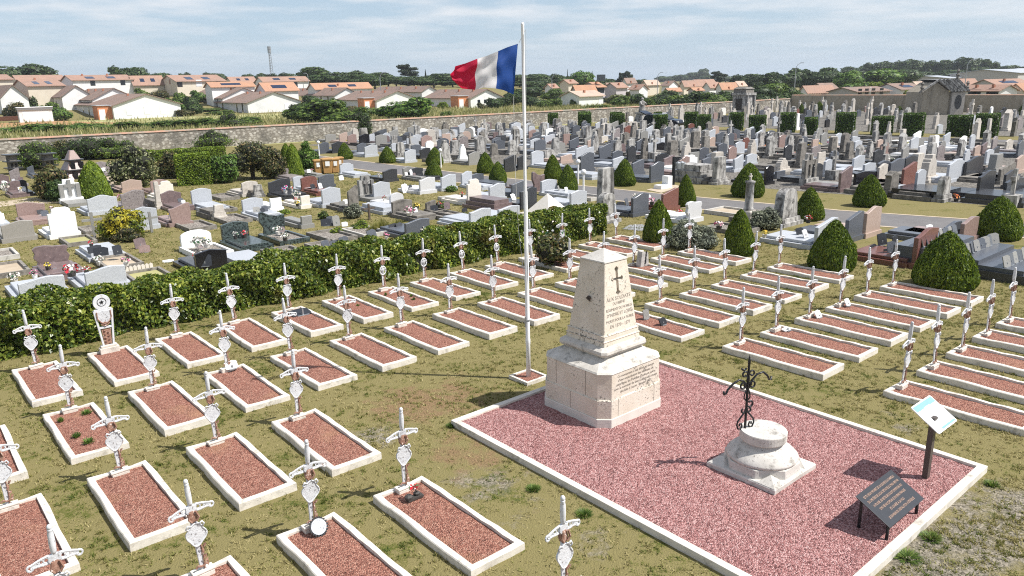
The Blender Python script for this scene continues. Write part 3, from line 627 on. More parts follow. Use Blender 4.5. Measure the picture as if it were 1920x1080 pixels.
# a cutter sinks the cross into the front face
tp = math.atan2(0.405 - 0.272, 2.655 - 1.49)
def on_face(x, z, out=0.0):                             # point on the shaft's front face (towards -y)
    h = 0.405 + (0.272 - 0.405) * (z - 1.49) / (2.655 - 1.49); return Matrix.Translation((x, -h - out, Z(z))) @ Matrix.Rotation(math.pi / 2 - tp, 4, 'X')
def latin_cross(s):
    w = 0.024 * s; a = []
    P = [(-w, 0.36), (-w * 1.9, 0.40), (0, 0.44), (w * 1.9, 0.40), (w, 0.36), (w, 0.25), (0.09, 0.25), (0.12, 0.275), (0.145, 0.23), (0.12, 0.185), (0.09, 0.21), (w, 0.21), (w, 0.04), (w * 2, 0.0), (0, -0.045), (-w * 2, 0.0), (-w, 0.04), (-w, 0.21), (-0.09, 0.21), (-0.12, 0.185), (-0.145, 0.23), (-0.12, 0.275), (-0.09, 0.25), (-w, 0.25)]
    return P
mb = MB(); mb.prism(latin_cross(1.15), -0.042, 0.05)      # prism runs along y; face local frame has y up, z out
cut = link('cutter', mb.mesh('cutter', 'limestone'))
cut.matrix_world = Matrix.Translation(G(*MC, 0.06)) @ RZ(TH) @ on_face(0.0, 2.13, -0.02) @ Matrix.Rotation(-math.pi / 2, 4, 'X')
bo = sf.modifiers.new('cross', 'BOOLEAN'); bo.object = cut; bo.solver = 'EXACT'
bpy.context.view_layer.update()
me = bpy.data.meshes.new_from_object(sf.evaluated_get(bpy.context.evaluated_depsgraph_get()))
sf.modifiers.clear(); sf.data = me; bpy.data.objects.remove(cut)
lines = [('AUX SOLDATS', 2.02, 0.088), ('DU 88EME', 1.945, 0.066), ('RÉGIMENT DE MOBILES', 1.855, 0.064), ("D'INDRE ET LOIRE", 1.765, 0.076), ('MORTS POUR LA PATRIE', 1.67, 0.066), ('EN 1870 - 1871', 1.575, 0.078)]
from mathutils import Matrix as _M
def join_mesh(name, items, mat):                        # several text meshes into one inscription mesh
    import bmesh
    bm = bmesh.new()
    for me, M in items:
        me.transform(M); bm.from_mesh(me); bpy.data.meshes.remove(me)
    o = bpy.data.meshes.new(name); bm.to_mesh(o); bm.free(); o.materials.append(MATS[mat]); return o
for s, z, size in lines:
    me = text_mesh(s, size, 'cut_letters')
    wd = max(v.co.x for v in me.vertices) - min(v.co.x for v in me.vertices); maxw = 2 * (0.405 - 0.133 * (z - 1.49) / 1.165) * 0.86
    me.transform(Matrix.Scale(min(1, maxw / wd), 4, (1, 0, 0)))
    link('inscription', me, sf, on_face(0.0, z, 0.001))
lines = ['Ce monument a été élevé au moyen', "d'une souscription des habitants de", "cette ligne, les Mobiles d'Indre et Loire,", 'pour le souvenir de leurs camarades morts', 'décédés à Luçon - Janvier 1871']
for i, s in enumerate(lines):
    me = text_mesh(s, 0.062, 'cut_letters', ext=0.001)
    link('inscription', me, bl, T(0.0, -0.757, Z(0.875 - i * 0.068)) @ Matrix.Rotation(math.pi / 2, 4, 'X'))
mb = MB(); mb.lathe([(0.035, -0.02), (0.04, 0.0), (0.02, 0.015)], 10, 0, T(-0.37, -0.02, Z(2.05)) @ Matrix.Rotation(-math.pi / 2, 4, 'Y')); mb.tube([(-0.37, -0.06, Z(2.0)), (-0.405, -0.05, Z(2.03)), (-0.41, 0.0, Z(2.06))], 0.012, 5)
link('iron_ring', mb.mesh('ring', 'bark'), sf)

# column-base pedestal with wrought-iron cross
t = thing('stone_pedestal', 'carved limestone column base with round top on the red gravel', 'pedestal', G(9.0, 5.2, 0.06), TH)
mb = MB(); mb.loft([(-0.06, 0.545, 0.545, 0.002), (0.055, 0.545, 0.545, 0.002), (0.075, 0.53, 0.53, 0.002)])
for sx in (-1, 1):
    for sy in (-1, 1):                                  # corner spurs
        cx, cy = sx * 0.40, sy * 0.40
        mb.add([(cx - 0.135, cy - 0.135, 0.072), (cx + 0.135, cy - 0.135, 0.072), (cx + 0.135, cy + 0.135, 0.072), (cx - 0.135, cy + 0.135, 0.072), (cx - sx * 0.03, cy - sy * 0.03, 0.165)], [(0, 1, 4), (1, 2, 4), (2, 3, 4), (3, 0, 4), (3, 2, 1, 0)])
bevelled(link('square_base', mb.mesh('base', 'limestone_pale'), t), 0.006)
mb = MB(); mb.loft([(0.06, 0.50, 0.50, 0.30), (0.20, 0.485, 0.485, 0.29)]); bevelled(link('octagonal_block', mb.mesh('block', 'limestone_pale'), t), 0.01)
mb = MB(); mb.lathe([(0.485, 0.20), (0.50, 0.225), (0.49, 0.25), (0.44, 0.30), (0.36, 0.36), (0.29, 0.40), (0.265, 0.43), (0.26, 0.46)], 48); link('drum', mb.mesh('drum', 'limestone_pale', True), t)
mb = MB(); mb.lathe([(0.26, 0.455), (0.315, 0.46), (0.325, 0.475), (0.325, 0.585), (0.318, 0.597)], 48); o = link('round_cap', mb.mesh('cap', 'limestone_pale'), t)

t = thing('wrought_iron_cross', 'black wrought-iron cross with scrolls standing on the carved pedestal', 'iron cross', G(8.84, 5.4, 0.655), TH - 0.35)
mb = MB(); mb.tube([(0, 0, -0.01), (0, 0, 0.55), (0, 0, 0.93), (0, 0, 1.02), (0, 0, 1.12)], [0.018, 0.018, 0.016, 0.02, 0.002], 8); link('stem', mb.mesh('stem', 'black_iron'), t)
def curl(mb, c, r0, a0, a1, k=1.0, n=16, r=0.014, sx=1, M=None):
    pts = []
    for i in range(n + 1):
        q = i / n; a = a0 + (a1 - a0) * q; rr = r0 * (1 - (1 - k) * q); pts.append((sx * (c[0] + rr * math.cos(a)), 0, c[1] + rr * math.sin(a)))
    mb.tube(pts, r, 6, 0, M)
for s, rise in ((-1, -0.04), (1, 0.06)):                 # arms: arching bars with hooked ends
    mb = MB(); pts = [(s * 0.02, 0, 0.62), (s * 0.07, 0, 0.73), (s * 0.15, 0, 0.78 + rise * 0.4), (s * 0.25, 0, 0.76 + rise), (s * 0.33, 0, 0.69 + rise), (s * 0.36, 0, 0.63 + rise), (s * 0.39, 0, 0.62 + rise), (s * 0.40, 0, 0.67 + rise)]
    mb.tube(pts, 0.016, 6); link('arm', mb.mesh('arm', 'black_iron', True), t)
for s in (-1, 1):
    mb = MB(); curl(mb, (0.075, 0.655), 0.06, math.pi * 0.9, -math.pi * 1.4, 0.35, sx=s); link('scroll', mb.mesh('scroll', 'black_iron', True), t)
    mb = MB(); curl(mb, (0.06, 0.83), 0.05, math.pi * 1.1, -math.pi * 0.9, 0.5, sx=s); mb.tube([(s * 0.015, 0, 0.80), (s * 0.02, 0, 0.72)], 0.010, 6); link('scroll', mb.mesh('scroll', 'black_iron', True), t)
    mb = MB(); mb.tube([(s * 0.01, 0, 0.62), (s * 0.045, 0, 0.52), (s * 0.05, 0, 0.47), (s * 0.02, 0, 0.43)], 0.010, 6); link('scroll', mb.mesh('scroll', 'black_iron', True), t)
    mb = MB(); mb.tube([(s * 0.01, 0, 0.27), (s * 0.07, 0, 0.2), (s * 0.13, 0, 0.13), (s * 0.145, 0, 0.07), (s * 0.12, 0, 0.01), (s * 0.08, 0, 0.0), (s * 0.055, 0, 0.04), (s * 0.07, 0, 0.085), (s * 0.10, 0, 0.08), (s * 0.10, 0, 0.05)], 0.013, 6); link('foot_scroll', mb.mesh('scroll', 'black_iron', True), t)
mb = MB(); curl(mb, (0.06, 0.37), 0.05, -math.pi * 0.8, math.pi * 0.8, 0.7); link('scroll', mb.mesh('scroll', 'black_iron', True), t)
mb = MB(); curl(mb, (0.05, 0.28), 0.035, -math.pi * 1.3, math.pi * 0.5, 0.7); link('scroll', mb.mesh('scroll', 'black_iron', True), t)
mb = MB(); curl(mb, (-0.05, 0.28), 0.035, math.pi * 2.1, math.pi * 0.6, 0.7); link('scroll', mb.mesh('scroll', 'black_iron', True), t)
mb = MB(); curl(mb, (-0.08, 0.94), 0.04, -math.pi * 0.1, -math.pi * 0.9, 1); link('scroll', mb.mesh('scroll', 'black_iron', True), t)

# low black text board
tilt = math.atan2(0.23, 0.44); ln = 0.50
t = thing('text_board', 'low black board with copper lettering on thin legs over red gravel', 'text board', G(8.96, 3.38, 0.06), TH)
Mb = T(0, 0, 0.325) @ Matrix.Rotation(tilt, 4, 'X')
mb = MB(); mb.box(-0.485, 0.485, -ln / 2, ln / 2, -0.012, 0.0, 0, Mb); pn = bevelled(link('panel', mb.mesh('panel', 'dark_plaque'), t), 0.003)
txt = ['CETTE CROIX PROVIENT DE LA FLÈCHE DE LA CHAPELLE', 'DU CIMETIÈRE DE LUÇON, DÉTRUITE LE 2 MARS 1893 PAR', 'LA FOUDRE. LES RESTES DES SOLDATS MORTS EN 1871', "SONT RÉUNIS ICI POUR LE SOUVENIR FRANÇAIS", 'ET CONFIÉS À LA VILLE', "LE SOUVENIR DE L'INSTALLATION A ÉTÉ RÉALISÉ"]
for i, s in enumerate(txt):
    me = text_mesh(s, 0.036, 'gold_letters', ext=0.0008); me.transform(Matrix.Scale(0.88 if i != 4 else 1, 4, (1, 0, 0)) @ Matrix.Scale(1.25, 4, (0, 1, 0)))
    link('lettering', me, pn, Mb @ T(0, ln / 2 - 0.09 - i * 0.068, 0.0015))
for x, y in ((-0.42, -0.17), (0.42, -0.17), (-0.42, 0.17), (0.42, 0.17)):
    z = 0.325 + math.tan(tilt) * y - 0.015
    mb = MB(); mb.tube([(x, y, -0.06), (x, y, z)], 0.02, 8); link('leg', mb.mesh('leg', 'black_iron'), t)

# info sign on one post
t = thing('info_sign', 'tilted white and blue information panel on one brown post', 'information sign', G(10.40, 3.50, 0.06), TH)
mb = MB(); mb.box(-0.045, 0.045, -0.035, 0.035, -0.06, 0.92); link('post', mb.mesh('post', 'brown_metal'), t)
tl = math.atan2(0.26, 0.40); Mb = T(0.09, 0.03, 0.925) @ Matrix.Rotation(tl, 4, 'X'); hw, hl = 0.31, 0.235
mb = MB(); rr = 0.03; poly = []
for cx, cy, a0 in ((hw - rr, hl - rr, 0), (-hw + rr, hl - rr, 90), (-hw + rr, -hl + rr, 180), (hw - rr, -hl + rr, 270)):
    for q in range(5): a = math.radians(a0 + q * 22.5); poly.append((cx + rr * math.cos(a), cy + rr * math.sin(a)))
mb.flatpoly(poly, -0.012, 0.0, 0, Mb); pn = link('panel', mb.mesh('panel', 'white_paint'), t)
mb = MB(); mb.flatpoly([(-0.29, 0.215), (0.29, 0.215), (0.29, 0.13), (0.12, 0.13), (0.11, 0.142), (-0.07, 0.142), (-0.08, 0.13), (-0.29, 0.13)], 0.001, 0.0025, 0, Mb); link('blue_header', mb.mesh('header', 'blue_print'), pn)
mb = MB(); mb.flatpoly([(-0.13, -0.185), (0.29, -0.185), (0.29, -0.215), (-0.13, -0.215)], 0.001, 0.0025, 0, Mb); link('blue_footer', mb.mesh('footer', 'blue_print'), pn)
for x, y, w_, h_ in ((-0.08, -0.06, 0.05, 0.06), (-0.02, -0.04, 0.05, 0.07), (0.06, -0.03, 0.04, 0.09), (0.11, -0.02, 0.03, 0.07), (0.04, -0.14, 0.09, 0.05)):
    mb = MB(); mb.flatpoly([(x - w_ / 2, y - h_ / 2), (x + w_ / 2, y - h_ / 2), (x + w_ * 0.35, y + h_ / 2), (x, y + h_ * 0.3), (x - w_ * 0.4, y + h_ / 2)], 0.001, 0.0025, 0, Mb); link('picture', mb.mesh('picture', 'grey_print'), pn)

# flagpole and flag
t = thing('flagpole', 'slim white flagpole standing in a small square kerbed bed', 'flagpole', G(8.88, 10.12), TH)
k = MB(); a, w = 0.27, 0.05
k.add([(x * a, y * a, z) for z in (-0.02, 0.07) for x, y in ((-1, -1), (1, -1), (1, 1), (-1, 1))] + [(x * (a - w), y * (a - w), z) for z in (0.07, -0.02) for x, y in ((-1, -1), (1, -1), (1, 1), (-1, 1))], [(l * 4 + q, l * 4 + (q + 1) % 4, (l + 1) * 4 + (q + 1) % 4, (l + 1) * 4 + q) for l in range(3) for q in range(4)])
link('kerb', k.mesh('kerb', 'kerb'), t)
g = MB(); g.box(-a + w, a - w, -a + w, a - w, -0.01, 0.045); link('gravel', g.mesh('gravel', 'gravel_grave'), t)
pz = 6.44
p = MB(); p.lathe([(0.045, 0.0), (0.042, 0.7), (0.047, 0.72), (0.047, 0.80), (0.042, 0.82), (0.036, 3.6), (0.030, 3.62), (0.027, pz - 0.02), (0.03, pz), (0.02, pz + 0.03)], 14); link('pole', p.mesh('pole', 'white_paint', True), t)
p = MB(); p.box(-0.055, -0.04, -0.02, 0.02, 1.05, 1.25); p.ball((0, 0, 1.18), 0.05); link('cleat', p.mesh('cleat', 'galva'), t)
PB = G(8.88, 10.12)
def flagpt(x, y, dep):                                  # point seen at (x, y) at the pole's depth plus dep
    d = ray(x, y); k_ = (PB.y + dep) / d.y; return CAM + d * k_
ropes = MB()
inv = (Matrix.Translation(PB) @ RZ(TH)).inverted()
def rope(pts, r=0.004): ropes.tube([inv @ p for p in pts], r, 5)
rope([flagpt(986, 55, 0), flagpt(973, 80, 0.02)]); rope([flagpt(963, 180, 0), flagpt(965, 300, 0), flagpt(972, 430, 0), flagpt(986, 545, 0), flagpt(992, 610, 0)])
rope([flagpt(986, 58, -0.03), flagpt(986, 200, -0.05), flagpt(988, 420, -0.05), flagpt(992, 620, -0.02)])
link('halyard', ropes.mesh('halyard', 'rope'), t)

t = thing('flag', 'French tricolour flag blowing to the left from the white pole', 'flag', flagpt(967, 130, 0))
top = [(854, 124), (872, 119), (895, 110), (912, 105), (934, 96), (950, 89), (971, 82)]
bot = [(848.5, 150), (866, 166), (891, 168.5), (908, 164), (930, 166), (944, 169), (963, 177)]
def lerp(l, q):
    q = min(max(q * (len(l) - 1), 0), len(l) - 1.0001); i = int(q); f_ = q - i; return tuple(l[i][k_] * (1 - f_) + l[i + 1][k_] * f_ for k_ in range(2))
fl = t.location.copy()
def flag_stripe(name, q0, q1, mat):
    nx, ny = 26, 30; vs = []
    for j in range(ny + 1):
        for i in range(nx + 1):
            q = q0 + (q1 - q0) * i / nx; h_ = j / ny
            a, b = lerp(top, q), lerp(bot, q); x, y = a[0] * (1 - h_) + b[0] * h_, a[1] * (1 - h_) + b[1] * h_
            x += 3.0 * math.sin(h_ * 7 + q * 3) * (1 - q) ** 0.6 * (1 if q < 0.97 else 0) * math.sin(math.pi * min(1, h_ * 1.02))
            x -= 4.0 * math.sin(math.pi * h_) * max(0, 1 - q * 5)
            dep = 0.10 * math.sin(q * 11 + h_ * 4.2) * (1 - q) ** 0.5 + 0.035 * math.sin((q * 1.0 + h_ * 1.3) * 9) * (1 - q * 0.6) + 0.012 * math.sin(q * 19 - h_ * 7) + 0.28 * (1 - q) * (h_ - 0.3) - 0.65 * (1 - q)
            vs.append(flagpt(x, y, dep) - fl)
    mb = MB(); mb.add(vs, [(j * (nx + 1) + i, j * (nx + 1) + i + 1, (j + 1) * (nx + 1) + i + 1, (j + 1) * (nx + 1) + i) for j in range(ny) for i in range(nx)])
    o = link(name, mb.mesh(name, mat, True), t); o['label'] = name.replace('_', ' ') + ' of the flag'; return o
flag_stripe('red_stripe', 0, 1 / 3, 'flag_red'); flag_stripe('white_stripe', 1 / 3, 2 / 3, 'flag_white'); flag_stripe('blue_stripe', 2 / 3, 1, 'flag_blue')

# ---------------------------------------------------------------- small things lying on the soldiers' graves
def bouquet(name, label, loc, color, pot='pot_dark', r=0.14, n=70, ph=0.12, group='flower pots on the graves'):
    t = thing(name, label, 'flowers', loc, rng.uniform(0, 6), group)
    key = ('bq', color, pot, round(r, 2), ph)
    if key not in CACHE:
        g = np.random.default_rng(len(CACHE)); d = g.normal(0, 1, (n, 3)); d /= np.linalg.norm(d, axis=1, keepdims=True); d[:, 2] = np.abs(d[:, 2]) * 0.9
        P = d * r * g.uniform(0.55, 1.0, (n, 1)) + np.array([0, 0, ph + r * 0.25])
        m1 = quads('blossoms', P, d, r * 0.42, FLOW[color], 3, 1.0, 0.5)
        m2 = MB().lathe([(r * 0.42, 0), (r * 0.55, ph), (r * 0.5, ph), (r * 0.4, ph * 0.75)], 10).mesh('pot', pot)
        CACHE[key] = (m1, m2)
    m1, m2 = CACHE[key]; link('blossoms', m1, t); link('pot', m2, t); return t
CACHE = {}
def plaque(name, label, loc, rz, w=0.26, h=0.2, mat='dark_plaque', lean=0.35, group='memorial plaques'):
    t = thing(name, label, 'plaque', loc, rz, group)
    key = ('pl', w, h, mat, lean)
    if key not in CACHE:
        M = Matrix.Rotation(-lean, 4, 'X')
        m1 = MB().prism([(-w / 2, 0.015), (w / 2, 0.015), (w / 2, h * 0.85), (w * 0.2, h), (-w / 2, h * 0.92)], -0.012, 0.012, 0, M).mesh('tablet', mat)
        m2 = MB().box(-w * 0.3, w * 0.3, -0.03, 0.07, 0.0, 0.015).box(-0.015, 0.015, 0.012, 0.05, 0.012, h * 0.4).mesh('foot', 'galva')
        CACHE[key] = (m1, m2)
    m1, m2 = CACHE[key]; link('tablet', m1, t); link('foot', m2, t); return t
def on_grave(ri, k, du, dv, z=0.095): u, v = GRAVES[ri, k]; return G(u + du, v + dv, z)
t = thing('porcelain_rose', 'single dark pink rose with dark leaves on the front row grave nearest the forecourt', 'flower', on_grave(4, 3, -0.02, 0.68), TH)
P = np.array([[0.035 * math.cos(a) * k, 0.035 * math.sin(a) * k, 0.15 + 0.02 * k] for k in (0.5, 1, 1.5) for a in np.linspace(0, 6, 9)]); link('bloom', quads('bloom', P, P - np.array([0, 0, 0.1]), 0.055, FLOW['red'], 1, 1, 0.4), t)
mb = MB(); mb.box(-0.11, 0.13, -0.05, 0.05, 0, 0.03); mb.tube([(0.09, 0, 0.02), (0.06, 0, 0.08), (0, 0, 0.15)], 0.01, 5); mb.ball((-0.08, 0, 0.05), 0.06, sz=0.7); mb.ball((0.06, 0.02, 0.05), 0.05, sz=0.6); link('base', mb.mesh('base', 'pot_dark'), t)
t = thing('round_plaque', 'small round grey plaque leaning on a plinth in the front row', 'plaque', on_grave(4, 2, 0.02, 0.80, 0.10), TH)
mb = MB(); mb.lathe([(0.10, -0.012), (0.105, 0), (0.10, 0.012)], 20, 0, T(0, 0, 0.085) @ Matrix.Rotation(1.0, 4, 'X')); link('disc', mb.mesh('disc', GRAN['light grey']), t)
mb = MB()
for q in range(20): a = 2 * math.pi * q / 20; mb.ball((0.10 * math.cos(a), 0, 0.085 + 0.0), 0.001) if False else mb.box(-0.012, 0.012, -0.012, 0.012, -0.012, 0.012, 0, T(0, 0, 0.085) @ Matrix.Rotation(1.0, 4, 'X') @ T(0.112 * math.cos(a), 0.112 * math.sin(a), 0))
kind(link('rim', mb.mesh('rim', 'black_iron'), t), 'stuff')
plaque('memorial_plaque', 'white photo plaque lying on a plinth in the second row from the hedge', on_grave(1, 3, 0.10, 0.86, 0.12), TH, 0.24, 0.2, 'paper', 0.8)
plaque('memorial_plaque', 'white plaque leaning on a sword cross, fourth grave by the yew cones', on_grave(5, 4, 0.12, 0.78), TH, 0.2, 0.2, 'paper', 0.5)
plaque('memorial_plaque', 'white plaque leaning on a sword cross, third grave by the yew cones', on_grave(5, 3, 0.12, 0.76), TH, 0.22, 0.2, 'paper', 0.6)
plaque('memorial_plaque', 'small white plaque lying flat on red gravel, second grave by the yew cones', on_grave(5, 2, 0.16, 0.74), TH, 0.22, 0.14, 'paper', 1.35)
plaque('memorial_plaque', 'small grey plaque upright on red gravel just behind the monument', on_grave(3, -2, 0.1, 0.30), TH, 0.2, 0.24, GRAN['mid grey'], 0.2)
plaque('memorial_plaque', 'small black plaque on red gravel just behind the monument', on_grave(3, -2, 0.05, -0.25), TH, 0.22, 0.18, 'black_iron', 0.5)
plaque('memorial_plaque', 'white stone lying flat on a red grave beside the feather stone', on_grave(1, 12, 0.05, 0.1), TH, 0.25, 0.16, 'paper', 1.45)
plaque('memorial_plaque', 'dark broken plaque lying on the fifth grave of the hedge row', on_grave(0, 5, 0.1, 0.35), TH, 0.5, 0.4, 'dark_plaque', 1.4)
t = thing('grave_stone', 'slanted grey stone with black palm leaf beside a sword cross', 'gravestone', on_grave(1, 12, 0.12, 0.72), TH)
mb = MB(); mb.prism([(-0.19, 0), (0.19, 0), (0.15, 0.40), (-0.12, 0.46)], -0.1, 0.08); link('body', mb.mesh('body', GRAN['weathered']), t)
mb = MB()
for q in range(9):
    z = 0.06 + q * 0.045; mb.add([(0.02 + q * 0.006, -0.107, z), (0.08 + q * 0.004, -0.107, z + 0.05), (0.03 + q * 0.006, -0.107, z + 0.05), (-0.03 + q * 0.006, -0.107, z + 0.05)], [(0, 1, 2), (0, 2, 3)])
mb.tube([(0.0, -0.105, 0.02), (0.07, -0.107, 0.47)], 0.008, 5); link('palm_leaf', mb.mesh('leaf', 'black_iron'), t)
# weeds in one gravel bed
def tuft(name, label, loc, r, h, n, mat, cat='plant', group=None, size=None, seed=0, spread=1.0, kindv=None):
    g = np.random.default_rng(seed + 5); a = g.uniform(0, 2 * math.pi, n); q = np.sqrt(g.uniform(0, 1, n)) * r
    base = np.stack([q * np.cos(a) * 0.5, q * np.sin(a) * 0.5, np.zeros(n)], 1); tip = np.stack([q * np.cos(a) * spread, q * np.sin(a) * spread, h * (1 - 0.5 * (q / r) ** 2) * g.uniform(0.6, 1.1, n)], 1)
    s = (size or 0.03); side = np.stack([-np.sin(a), np.cos(a), np.zeros(n)], 1) * s * 0.5
    V = np.empty((n, 3, 3)); V[:, 0] = base - side; V[:, 1] = base + side; V[:, 2] = tip
    o = link(name, raw_mesh(name, V.reshape(-1, 3), 3, mat)); o.location = loc
    if kindv: return kind(o, kindv)
    return tag(o, label, cat, group)
for i, (du, dv, r) in enumerate(((-0.22, 0.62, 0.07), (0.18, 0.66, 0.12), (-0.15, -0.25, 0.09), (-0.05, -0.62, 0.12))):
    tuft('weed', 'small green weed sprouting in the red gravel of the second grave from the left', on_grave(1, 1, du, dv, 0.08), r, 0.10, 60, 'leaf_bright', group='weeds in the gravel', seed=i)
for i, (k, du, dv, r) in enumerate(((7, 0.1, -0.4, 0.08), (7, -0.2, 0.5, 0.06), (6, 0.1, 0.1, 0.07), (7, 0.22, -0.1, 0.06))):
    tuft('weed', 'small green weed sprouting in a hedge row grave', on_grave(0, k, du, dv, 0.08), r, 0.09, 40, 'leaf_bright', group='weeds in the hedge row', seed=i + 9)
# ---------------------------------------------------------------- clipped yews, hedge, shrubs
def depth_at(P): return (Vector(P) - CAM).dot(FW)
def px_m(P, px): return px * depth_at(P) / F
def revolve_pts(prof, n, seed, jit=0.03):
    g = np.random.default_rng(seed); pr = np.array(prof); seg = np.hypot(np.diff(pr[:, 0]), np.diff(pr[:, 1])); wgt = seg * (pr[:-1, 0] + pr[1:, 0] + 1e-3); cum = np.concatenate([[0], np.cumsum(wgt)]) / wgt.sum()
    q = g.uniform(0, 1, n); i = np.clip(np.searchsorted(cum, q) - 1, 0, len(seg) - 1); t = g.uniform(0, 1, n); r = pr[i, 0] * (1 - t) + pr[i + 1, 0] * t; z = pr[i, 1] * (1 - t) + pr[i + 1, 1] * t
    a = g.uniform(0, 2 * math.pi, n); dr = pr[i + 1, 0] - pr[i, 0]; dz = pr[i + 1, 1] - pr[i, 1]; ln = np.hypot(dr, dz) + 1e-9
    nx, nz = dz / ln, -dr / ln
    lump = 1 + 0.045 * np.sin(a * 3 + z * 5 + seed * 2) + 0.03 * np.sin(a * 7 - z * 11 + seed)
    r = r * lump - np.abs(g.normal(0, jit, n))
    P = np.stack([r * np.cos(a), r * np.sin(a), z + g.normal(0, jit * 0.3, n)], 1); Nn = np.stack([nx * np.cos(a), nx * np.sin(a), nz], 1)
    return P, Nn
YPROF = [(0.72, 0.0), (0.92, 0.06), (1.0, 0.15), (0.97, 0.27), (0.86, 0.44), (0.66, 0.64), (0.43, 0.82), (0.2, 0.95), (0.03, 1.0)]
YM = []
for s in range(3):
    P, Nn = revolve_pts(YPROF, 15000, s, 0.035); P2 = P.copy()
    me = quads('yew_crown', P2, Nn, 0.062, 'yew', s, 1.7, 0.75)
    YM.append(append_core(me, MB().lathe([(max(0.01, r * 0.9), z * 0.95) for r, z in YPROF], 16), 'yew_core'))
def yew(x, y, ytop, wpx, label, group, i):
    p = at(x, y); p = p + Vector((0, 1, 0)) * px_m(p, wpx) * 0.25
    h = z_at(p, ytop); r = px_m(p, wpx) / 2
    t = thing('yew_cone', label, 'clipped tree', (p.x, p.y, 0), rng.uniform(0, 6), group); t.scale = (r, r, h)
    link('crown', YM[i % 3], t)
    if 'yt' not in CACHE: CACHE['yt'] = MB().lathe([(0.09, -0.02), (0.06, 0.3), (0.03, 0.8)], 8).mesh('trunk', 'bark')
    link('trunk', CACHE['yt'], t); return t
for i, (x, y, yt, w, lb) in enumerate([(1783, 545, 437, 110, 'large clipped yew cone in front of the tomb with many plaques'), (1568, 509, 415, 84, 'clipped yew cone between pale grey and red-brown tombs'), (1389, 480, 395, 58, 'clipped yew cone behind the third soldiers\' row, beside the silvery shrub'), (1236, 458, 377, 57, 'clipped yew cone at the far end of the leafy hedge')]):
    yew(x, y, yt, w, lb, 'yew cones behind the soldiers\' graves', i)
for i, (x, y, yt, w) in enumerate([(813, 336, 300, 32), (934, 344, 304, 34), (1065, 362, 310, 39), (1287, 388, 329, 37), (1521, 414, 353, 53), (1881, 450, 370, 84)]):
    yew(x, y, yt, w, f'clipped yew cone on the near verge of the asphalt road, {nth(i + 1)} from the bins', 'yew cones on the near road verge', i)
for i, (x, y, yt, w) in enumerate([(646, 299, 268, 28), (726, 306, 275, 31), (815, 310, 277, 33), (910, 325, 286, 33), (1037, 337, 291, 34), (1172, 349, 299, 42), (1407, 370, 307, 60), (1635, 388, 329, 58)]):
    yew(x, y, yt, w, f'clipped yew cone on the far verge of the asphalt road, {nth(i + 1)} from the bins', 'yew cones on the far road verge', i + 1)

def leafbox(x0, x1, y0, y1, h, n, size, mat, core, seed, wob=0.06, rnd=0.25, fr=(1, 1, 1, 1, 1), jit=0.8):
    """leaves on the faces of a rounded box: front, top, back, ends"""
    g = np.random.default_rng(seed); L, W = x1 - x0, y1 - y0
    ar = np.array([L * h * fr[0], L * W * fr[1], L * h * fr[2], W * h * fr[3], W * h * fr[4]]); k = (ar / ar.sum() * n).astype(int); Ps = []; Ns = []
    for f_, c in enumerate(k):
        a, b = g.uniform(0, 1, c), g.uniform(0, 1, c); o = np.zeros(c)
        if f_ == 0: P = np.stack([x0 + a * L, o + y0, b * h], 1); Nn = np.tile([0, -1, 0.1], (c, 1))
        elif f_ == 1: P = np.stack([x0 + a * L, y0 + b * W, o + h], 1); Nn = np.tile([0, 0, 1.0], (c, 1))
        elif f_ == 2: P = np.stack([x0 + a * L, o + y1, b * h], 1); Nn = np.tile([0, 1, 0.1], (c, 1))
        elif f_ == 3: P = np.stack([o + x0, y0 + a * W, b * h], 1); Nn = np.tile([-1, 0, 0.1], (c, 1))
        else: P = np.stack([o + x1, y0 + a * W, b * h], 1); Nn = np.tile([1, 0, 0.1], (c, 1))
        Ps.append(P); Ns.append(Nn.astype(float))
    P = np.concatenate(Ps); Nn = np.concatenate(Ns)
    # pull edges in to round them, then wobble
    cz = np.clip((P[:, 2] - (h - rnd)) / rnd, 0, 1); cy = np.clip((np.abs(P[:, 1] - (y0 + y1) / 2) - (W / 2 - rnd)) / rnd, 0, 1)
    over = np.maximum(0, np.hypot(cz, cy) - 1)[:, None]; cen = np.stack([P[:, 0], np.full(len(P), (y0 + y1) / 2), np.full(len(P), h * 0.5)], 1)
    P += (cen - P) * over * 0.35
    lump = np.sin(P[:, 0] * 2.3 + seed) * np.sin(P[:, 1] * 3.1 + P[:, 2] * 2.7) + 0.6 * np.sin(P[:, 0] * 5.9 + P[:, 2] * 5.1) + 0.6 * np.sin(P[:, 0] * 0.9)
    P += Nn * (lump * wob)[:, None] - Nn * np.abs(g.normal(0, wob * 0.9, len(P)))[:, None]
    me = quads('foliage', P, Nn, size, mat, seed, 1.5, jit)
    mb = MB(); i_ = 0.12 + wob; mb.loft([(0.0, L / 2 - i_, W / 2 - i_, 0.05), (h - i_ - rnd * 0.6, L / 2 - i_, W / 2 - i_, 0.05), (h - i_, L / 2 - i_ - rnd * 0.4, W / 2 - i_ - rnd * 0.5, 0.05)], 0, T((x0 + x1) / 2, (y0 + y1) / 2, 0))
    return append_core(me, mb, core)
o = link('leafy_hedge', leafbox(-3.5, 20.35, 18.55, 19.85, 1.08, 74000, 0.07, 'hedge', 'hedge_core', 2, 0.11, 0.25, (1.25, 1.25, 0.5, 1, 1.3)))
o.rotation_euler = (0, 0, TH); tag(o, 'long clipped leafy hedge dividing the soldiers\' graves from the family tombs', 'hedge')

